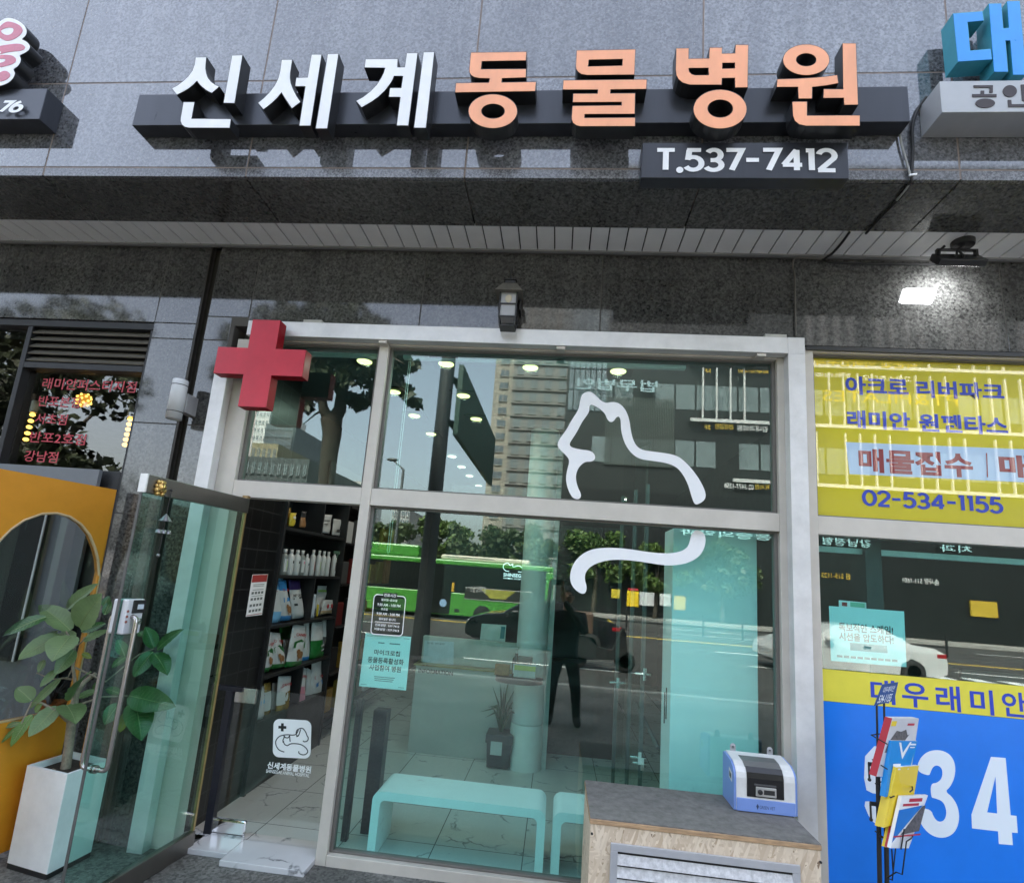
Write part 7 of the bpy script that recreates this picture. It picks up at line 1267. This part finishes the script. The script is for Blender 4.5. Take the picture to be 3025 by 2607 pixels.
trunkp = [(gb, .19), (b0, .165), (T_(810, 1250), .17), (T_(835, 1080), .19), (T_(830, 940), .22)]
lim = [([T_(820, 960), T_(760, 860), T_(735, 700), T_(700, 500), T_(640, 300)], .13, .04), ([T_(840, 960), T_(905, 860), T_(930, 650), T_(985, 420), T_(1010, 200)], .16, .07), ([T_(905, 850), T_(1000, 760), T_(1120, 740), T_(1190, 800)], .05, .02), ([T_(760, 860), T_(690, 900), T_(580, 990)], .03, .008), ([T_(950, 600), T_(1100, 560), T_(1350, 600), T_(1560, 780)], .05, .015), ([T_(985, 420), T_(1200, 300), T_(1500, 480)], .06, .015)]
rn = random.Random(3); cl = []
for x, y, r in ((590, 830, .35), (560, 740, .5), (620, 600, .6), (700, 480, .6), (660, 700, .45), (780, 560, .5), (860, 640, .4), (700, 380, .7), (850, 420, .7), (1000, 560, .5), (980, 750, .35), (1060, 790, .4), (1150, 780, .4), (1180, 620, .45), (1050, 430, .6), (1200, 480, .6), (1350, 520, .5), (1440, 460, .5), (1530, 470, .3), (1400, 640, .4), (1480, 700, .32), (1540, 780, .3), (1580, 815, .2), (1300, 350, .7), (1100, 260, .8), (850, 220, .9), (600, 300, .8), (450, 450, .7), (1420, 400, .4), (380, 640, .6), (250, 520, .8), (200, 760, .6), (60, 600, .9), (150, 250, 1.1), (450, 50, 1.2), (900, -50, 1.3), (1250, 100, .9)):
    cl.append((T_(x, y, rn.uniform(-.5, .7)), r*0.62))
tree(gb, trunkp, lim, cl, 9000, .15, M_LF1, 'big plane tree with a forked trunk on the pavement edge', 'plane_tree', None, 5)
for k, (x, h, sd_) in enumerate(((-11.2, 7.2, 11), (-14.6, 7.0, 12))):
    base = Vector((x, -6.4, ZG)); c = base+Vector((0, 0, h*.72)); rn = random.Random(sd_)
    tree(base, [(base, .2), (base+Vector((0, 0, h*.4)), .15), (c, .08)], [([base+Vector((0, 0, h*.4)), c+Vector((rn.uniform(-1.6, 1.6), rn.uniform(-1, 1), rn.uniform(-.5, 1)))], .08, .02) for _ in range(6)], [(c+Vector((rn.uniform(-2.0, 1.7), rn.uniform(-1.6, 1.6), rn.uniform(-2.4, 1.8))), rn.uniform(.5, 1.0)) for _ in range(30)], 8000, .17, M_LF1, ['dark street tree on the near pavement, left of the plane tree', 'dark street tree farther along the near pavement'][k], 'street_tree', 'trees along the near pavement', sd_)
row = [(-15.5, 5.2, M_LF2), (-11.5, 5.6, M_LF2), (-8.2, 6.2, M_LF3), (-5.4, 5.4, M_LF2), (-2.4, 6.0, M_LF2), (2.6, 6.6, M_LF3), (6.5, 5.2, M_LF3), (11.0, 5.5, M_LF2), (-20, 5.6, M_LF2)]
for k, (x, h, lm) in enumerate(row):
    base = Vector((x, -34.2-(k % 3)*.8, ZR+.15)); c = base+Vector((0, 0, h*.62)); rn = random.Random(40+k)
    tree(base, [(base, .16), (base+Vector((.1, 0, h*.35)), .12), (c, .05)], [([base+Vector((.1, 0, h*.35)), c+Vector((rn.uniform(-1.3, 1.3), rn.uniform(-1, 1), rn.uniform(-.3, 1)))], .06, .02) for _ in range(6)], [(c+Vector((rn.uniform(-1.7, 1.7), rn.uniform(-1.2, 1.2), rn.uniform(-1.5, 1.6))), rn.uniform(.4, .95)) for _ in range(20)], 3200, .3, lm, ['green street tree across the road, %s' % w for w in ('far left', 'left', 'bright one by the mast', 'behind the roof unit', 'behind the bus rear', 'bright one right of the bus', 'right of the bright one', 'far right', 'leftmost')][k], 'roadside_tree', 'trees in a row across the road', 60+k)
# buildings
M_PANE = pm('far_window_pane', (0.10, 0.13, 0.15), 0.08, var=0.3, scale=0.8); M_PANEL = pm('pale_window_pane', (0.15, 0.185, 0.19), 0.1, var=0.2, scale=0.7)
def block(name, label, x0, x1, yf, dep, z1, mat, cols, rows, z0=2.0, fr=(.55, .55), pane_m=None, slab=None, slabm=None):
    bd = thing(name, label, 'building', ((x0+x1)/2, yf-dep/2, ZR)); MB().box(x0, x1, yf-dep, yf, ZR, z1).build('wall', mat, bd)
    cw, rh = (x1-x0)/cols, (z1-z0)/rows; first = None; n = 0
    for i in range(cols):
        for j in range(rows):
            if n >= 98: break
            cx_, cz_ = x0+cw*(i+.5), z0+rh*(j+.5)
            if first is None:
                w = MB(); w.box(cx_-cw*fr[0]/2, cx_+cw*fr[0]/2, yf+.001, yf+.05, cz_-rh*fr[1]/2, cz_+rh*fr[1]/2, 0); w.box(cx_-.04, cx_+.04, yf+.051, yf+.08, cz_-rh*fr[1]/2, cz_+rh*fr[1]/2, 1); w.box(cx_-cw*fr[0]/2, cx_+cw*fr[0]/2, yf+.051, yf+.2, cz_-rh*fr[1]/2-.1, cz_-rh*fr[1]/2, 1)
                first = w.build('window', [pane_m or M_PANE, mat], bd); f0 = (cx_, cz_)
            else:
                o = first.copy(); COL.objects.link(o); o.parent = bd; o.location = (cx_-f0[0], 0, cz_-f0[1])
            n += 1
    if slab:
        sb3 = MB()
        for j in range(rows+1): sb3.box(x0-.05, x1+.05, yf+.001, yf+slab, z0+rh*j-.1, z0+rh*j+.1)
        sb3.build('floor_band', slabm or mat, bd)
    return bd
M_TWR = pm('beige_tower_render', (0.30, 0.275, 0.23), 0.8, var=0.06, scale=.2); M_TWR2 = pm('grey_tower_render', (0.20, 0.195, 0.18), 0.8, var=0.06, scale=.2)
Yw = 92.0; q = lambda x, y, Y=Yw: VX(t5, x, y, Y)
block('apartment_tower', 'tall beige apartment tower with one narrow column of windows', q(925, 900).x, q(1050, 900).x, q(980, 900).y, 18, 52, M_TWR, 1, 21, 4, (.42, .5))
block('apartment_tower', 'tall grey apartment tower with broad bands of balcony windows', q(1052, 900).x, q(1395, 900, 89).x, q(980, 900, 89).y, 22, 54, M_TWR2, 4, 22, 3, (.5, .6), M_PANEL, .3, M_TWR2)
block('apartment_tower', 'far white tower with a dense grid of dark windows, left', VX(tr, 118, 1000, 130).x, VX(tr, 275, 1000, 130).x, V(*tr(200, 1000), 130).y, 20, V(*tr(200, 800), 130).z, pm('white_tower_render', (0.62, 0.62, 0.6), 0.8), 5, 18, 4, (.5, .5))
block('apartment_tower', 'far dark glass tower beside the white one', VX(tr, 255, 1000, 115).x, VX(tr, 500, 1000, 115).x, V(*tr(200, 1000), 115).y, 20, V(*tr(300, 985), 115).z, pm('slate_tower', (0.08, 0.09, 0.1), 0.5), 6, 16, 4, (.7, .5))
block('low_building', 'low dark building with a slanting row of bright windows, left', VX(tr, -60, 1400, 70).x, VX(tr, 640, 1300, 70).x, V(*tr(500, 1300), 70).y, 25, V(*tr(640, 1300), 70).z, pm('dark_green_cladding', (0.05, 0.06, 0.06), 0.6), 12, 4, 3, (.5, .5), M_PANEL)
block('low_building', 'ochre office block behind the low dark building', VX(tr, 110, 1300, 85).x, VX(tr, 345, 1300, 85).x, V(*tr(200, 1300), 85).y, 20, V(*tr(250, 1158), 85).z, pm('ochre_render', (0.26, 0.22, 0.13), 0.8), 5, 5, 3, (.5, .5))
block('low_building', 'distant pale rooftops behind the tree trunk', VX(tr, 860, 1500, 150).x, VX(tr, 1100, 1500, 150).x, V(*tr(900, 1500), 150).y, 20, V(*tr(900, 1480), 150).z, pm('pale_roof_render', (0.5, 0.5, 0.48), 0.8), 6, 4, 3)
block('low_building', 'pale balcony block far behind the trees left of the bus', VX(tb, 250, 200, 80).x, VX(tb, 430, 200, 80).x, V(*tb(300, 200), 80).y, 14, V(*tb(300, -60), 80).z, pm('pale_balcony_render', (0.42, 0.42, 0.41), 0.8), 4, 7, 2, (.8, .5))
# medical building opposite: dark curtain wall with white bars and lettered storeys
Yo_ = 40.0; oq = lambda t, x, y: V(*t(x, y), Yo_)
yob = oq(t5, 1500, 900).y; xo_0, xo_1 = oq(t5, 1395, 600).x, 34.0
ob2 = thing('medical_building', 'dark glass building opposite with white bars and lettered storeys', 'building', ((xo_0+xo_1)/2, yob-8, ZR)); M_OB = pm('dark_curtain_wall', (0.014, 0.018, 0.017), 0.4, var=0.2, scale=.5)
MB().box(xo_0, xo_1, yob-14, yob, ZR, 34).build('wall', M_OB, ob2)
rows_ = [oq(t6, 820, 460).z, oq(t6, 830, 812).z, oq(t6, 830, 1163).z]; xb0 = oq(t6, 70, 760).x; xf_ = xo_0; bars = MB(); M_WB = pm('white_fin', (0.55, 0.55, 0.54), 0.5, var=0.03)
for k, z in enumerate(rows_): bars.box(xb0 if k < 2 else xb0+3, xo_1, yob+.35, yob+.55, z-.12, z+.12)
bars.build('white_band', M_WB, ob2); fin = MB(); x = oq(t6, 145, 600).x; stp = (oq(t6, 390, 600).x-x)/3; k = 0
while x < xo_1:
    for r_i, (zt_2, zb_3) in enumerate(((26, rows_[0]), (rows_[0], rows_[1]), (rows_[1], rows_[2]))):
        if k > 3 and (k*7+r_i*3) % 5 == 4: continue
        if r_i == 2 and k < 8: continue
        if r_i == 0 and k < 7: continue
        if r_i == 1 and 3 < k < 8: continue
        fin.box(x-.05, x+.05, yob+.36, yob+.54, zb_3+.12, zt_2-(.35 if r_i else 0)-.12)
    x += stp; k += 1
fin.build('white_fin', M_WB, ob2)
grd = MB(); gx0_, gx1_ = xo_0+.15, oq(t5, 1640, 600).x; gz0_, gz1_ = oq(t5, 1500, 735).z, 26; nx = 7
for i_ in range(nx):
    for j_ in range(7): grd.box(gx0_+(gx1_-gx0_)*i_/nx+.04, gx0_+(gx1_-gx0_)*(i_+1)/nx-.04, yob+.05, yob+.09, gz0_+(gz1_-gz0_)*j_/7+.05, gz0_+(gz1_-gz0_)*(j_+1)/7-.05)
grd.build('glazing_grid', pm('blue_grey_glazing', (0.16, 0.20, 0.22), 0.1, var=0.35, scale=.7), ob2)
pod = MB(); pod.box(xo_0+.5, xo_1, yob+.12, yob+.3, ZR, rows_[2]-1.2); pod.build('dark_shop_level', pm('shop_level_dark', (0.008, 0.010, 0.010), 0.3, var=0.3, scale=.6), ob2)
w = None; n = 0
for z0_, hgt in ((rows_[2]-3.6, 1.9), (rows_[2]+.9, 1.9), (rows_[1]+.9, 1.9), (rows_[0]+.9, 1.8)):
    for kx in range(22):
        xx = xo_0+.6+kx*1.5
        if (kx*5+int(z0_*3)) % 7 == 3: continue
        mt = M_PANEL if (kx*3+int(z0_)) % 3 else M_PANE; MB().box(xx, xx+1.35, yob+.001, yob+.04, z0_, z0_+hgt).build('window', mt, ob2); n += 1
lvr = MB(); xl0, xl1 = oq(t5, 1640, 700).x, oq(t5, 2060, 700).x
for k in range(40): q_x = xl0+(xl1-xl0)*k/40; lvr.box(q_x, q_x+.05, yob+.05, yob+.2, rows_[1]-3.6, rows_[1]+1.6)
lvr.build('vertical_louvre', pm('grey_louvre', (0.12, 0.14, 0.13), 0.5), ob2)
def sgn_(s, t, xr_, xl__, yt_, yb3, mat, off=0.015, bg=None):        # xr_ = its right end as mirrored (left end in truth)
    a, b = oq(t, xr_, (yt_+yb3)/2), oq(t, xl__, (yt_+yb3)/2); z0_, z1_ = oq(t, (xr_+xl__)/2, yb3).z, oq(t, (xr_+xl__)/2, yt_).z
    mb = MB(); fit_text(mb, s, (a.x, yob+.6, z0_), (b.x-a.x, 0, 0), (0, 0, z1_-z0_), off); mb.build('storey_lettering', mat, ob2)
M_SY = pm('sign_yellow', (0.5, 0.34, 0.03), 0.5, var=0); M_SW = pm('sign_white', (0.6, 0.6, 0.6), 0.5, var=0); M_SC = pm('sign_cyan', (0.35, 0.6, 0.62), 0.5, var=0)
sgn_('김내과의원', t6, 525, 345, 815, 850, M_SW); sgn_('3F', t6, 188, 152, 812, 838, M_SY); sgn_('건강검진', t6, 322, 215, 806, 838, M_SY); sgn_('02-3477-1358', t6, 440, 268, 1158, 1188, M_SW); sgn_('독서원', t6, 535, 450, 1162, 1192, M_SY); sgn_('피부과의원', t6, 530, 350, 488, 508, M_SY); sgn_('5F', t6, 190, 152, 482, 502, M_SY)
sgn_('필라테스 6953 5050', t6, 1010, 800, 502, 532, M_SW); sgn_('PT&PILATES', t6, 1640, 845, 620, 685, M_SY, 0.0); sgn_('고아스튜디오', t6, 1370, 1080, 522, 556, M_SW); sgn_('바른맨 이비인후과', t6, 1400, 800, 418, 470, M_SY)
sgn_('통증의학과', tw, 1640, 1010, 160, 215, M_SC); sgn_('강남정형', tile(2400, 1560, 3.315), 530, 60, 105, 180, M_SC); sgn_('치과', tile(2400, 1560, 3.315), 1500, 1190, 170, 240, M_SC)
sgn_('법무법인', t5, 1945, 1455, 555, 625, pm('sign_pale_blue', (0.30, 0.42, 0.46), 0.5, var=0)); sgn_('솜사랑 511-1601', tile(2400, 1560, 3.315), 1180, 830, 485, 545, M_SW); sgn_('원 515-1123', tile(2400, 1560, 3.315), 330, 50, 432, 492, M_SY)
gf = MB(); 
for a, b, t, y0_, y1_, mt in ((1900, 2072, tile(2400, 1560, 3.315), 520, 650, None),): pass
for k, (x, wdt, z0_, z1_, mt) in enumerate(((27.0, 1.6, 1.6, 2.6, M_SY),)): MB().box(x, x+wdt, yob+.3, yob+.45, z0_, z1_).build('shop_sign', mt, ob2)
# street boards, barrier and fence across the road
Yf2 = 35.5
def board(t, x0, x1, y0, y1, name, mat, label, cat='sign board', Y=Yf2):
    a, b = V(*t(x0, y0), Y), V(*t(x1, y1), Y); return solo(MB().box(a.x, b.x, a.y-.05, a.y, min(a.z, b.z), max(a.z, b.z)), name, mat, label, cat)
board(tw, 650, 728, 580, 695, 'street_board', pm('board_yellow', (0.75, 0.5, 0.01), 0.5), 'yellow street board across the road'); board(tw, 655, 728, 562, 582, 'street_board', pm('board_red', (0.5, 0.03, 0.04), 0.5), 'red strip board on top of the yellow street board'); board(tw, 738, 838, 588, 690, 'street_board', BW, 'white street board beside the yellow one across the road'); board(tw, 880, 955, 600, 690, 'street_board', BW, 'second white street board farther right across the road'); board(tw, 540, 597, 568, 635, 'street_board', BY, 'small dull yellow street board left of the others'); board(tw, 980, 1060, 615, 720, 'street_board', M_SY, 'striped yellow street board farthest right')
bar = thing('road_barrier', 'low black railing of posts and bars along the middle of the road', 'railing', (6, -24.0, ZR)); bp2 = MB()
for k in range(10): bp2.box(1.6+k*1.8, 1.68+k*1.8, -24.05, -23.97, ZR, ZR+.95)
bp2.build('post', M_BLACK, bar); br3 = MB(); [br3.box(1.6, 17.9, -24.03, -23.99, ZR+z, ZR+z+.05) for z in (.4, .85)]; br3.build('rail', M_BLACK, bar)
# ------------------------------------------------------------------ the photographer, standing at the camera
def skin_body(name, joints, edges, radii, mats, parent, sub=2):
    me = bpy.data.meshes.new(name); o0 = WORLD0(parent); me.from_pydata([tuple(Vector(j)-o0) for j in joints], edges, []); o = bpy.data.objects.new(name, me); COL.objects.link(o); o.parent = parent
    o.modifiers.new('skin', 'SKIN'); me.skin_vertices.new() if not me.skin_vertices else None
    for i, r in enumerate(radii): sv = me.skin_vertices[0].data[i]; sv.radius = (r, r) if not isinstance(r, tuple) else r
    me.skin_vertices[0].data[0].use_root = True; s = o.modifiers.new('smooth', 'SUBSURF'); s.levels = sub; s.render_levels = sub; me.materials.append(mats)
    for p in me.polygons: p.use_smooth = True
    return o
xp, ypz = 0.16, -4.02; g = ZG
man = thing('person', 'person in dark jacket and trousers holding up a phone to photograph the shop', 'person', (xp, ypz, g))
J = [(xp, ypz, g+.93), (xp, ypz, g+1.15), (xp, ypz-.01, g+1.36), (xp, ypz, g+1.50), (xp-.2, ypz, g+1.42), (xp-.29, ypz+.04, g+1.15), (-0.09, ypz+.24, g+1.60), (xp+.2, ypz, g+1.42), (xp+.27, ypz+.08, g+1.20), (0.12, ypz+.24, g+1.62), (xp-.1, ypz, g+.86), (xp-.15, ypz+.02, g+.48), (xp-.16, ypz-.02, g+.09), (xp-.17, ypz+.15, g+.045), (xp+.1, ypz, g+.86), (xp+.17, ypz+.02, g+.48), (xp+.20, ypz-.02, g+.09), (xp+.22, ypz+.15, g+.045)]
E_ = [(0, 1), (1, 2), (2, 3), (2, 4), (4, 5), (5, 6), (2, 7), (7, 8), (8, 9), (0, 10), (10, 11), (11, 12), (12, 13), (0, 14), (14, 15), (15, 16), (16, 17)]
skin_body('body', J, E_, [(.16, .12), (.165, .12), (.17, .12), (.07, .07), .075, .058, .042, .075, .058, .042, .105, .078, .058, .048, .105, .078, .058, .048], pm('black_clothing', (0.012, 0.012, 0.014), 0.8, var=0.2), man)
M_SKIN = pm('skin', (0.42, 0.24, 0.16), 0.5, var=0.06); hc = Vector((xp, ypz+.02, g+1.68))
hdm = MB(); hdm.ball(hc, .105, 0, 16, (.82, .98, 1.15)); hdm.lathe([(.055, -.2), (.052, -.06)], hc, 14); hdm.ball(hc+Vector((0, .105, -.005)), .018, 0, 8, (.8, 1.1, 1.3)); 
for sx in (-1, 1): hdm.ball(hc+Vector((sx*.09, 0, -.01)), .025, 0, 8, (.4, .7, 1.2))
hdm.build('head', M_SKIN, man); fc = MB()
for sx in (-1, 1): fc.ball(hc+Vector((sx*.034, .094, .02)), .011, 0, 8, (1.3, .6, .7))
fc.build('eye', M_INK, man); MB().ball(hc+Vector((0, .093, -.055)), .022, 0, 8, (1.3, .4, .35)).build('mouth', pm('lip', (0.3, 0.1, 0.08), 0.5), man); MB().ball(hc+Vector((0, -.018, .03)), .113, 0, 16, (.86, .98, 1.05)).build('hair', M_INK, man)
phc = Vector((0.0, -3.745, 1.75))
for sx, wj in ((-1, J[6]), (1, J[9])):
    hand = MB(); wv = Vector(wj); pc_ = phc+Vector((sx*.075, -.02, -.02)); hand.tube([wv, wv.lerp(pc_, .55), pc_-Vector((0, .01, .02))], [.028, .03, .03], 10)
    for f in range(4): q = pc_+Vector((sx*.012, 0, .03-.02*f)); hand.tube([q+Vector((0, -.005, -.01)), q+Vector((sx*.006, .022, 0)), q+Vector((-sx*.01, .034, .002)), q+Vector((-sx*(.03-.004*abs(f-1)), .033, .004))], [.0095, .009, .008, .0065], 8)
    hand.tube([pc_+Vector((0, -.012, -.01)), pc_+Vector((-sx*.012, -.022, .02)), pc_+Vector((-sx*.035, -.022, .035))], [.011, .0095, .007], 8); hand.build('hand', M_SKIN, man)
solo(MB().box(-.078, .078, -3.735, -3.727, 1.713, 1.787), 'phone', M_BLACK, 'black phone held sideways in both hands of the photographer', 'phone', bev=0.003)
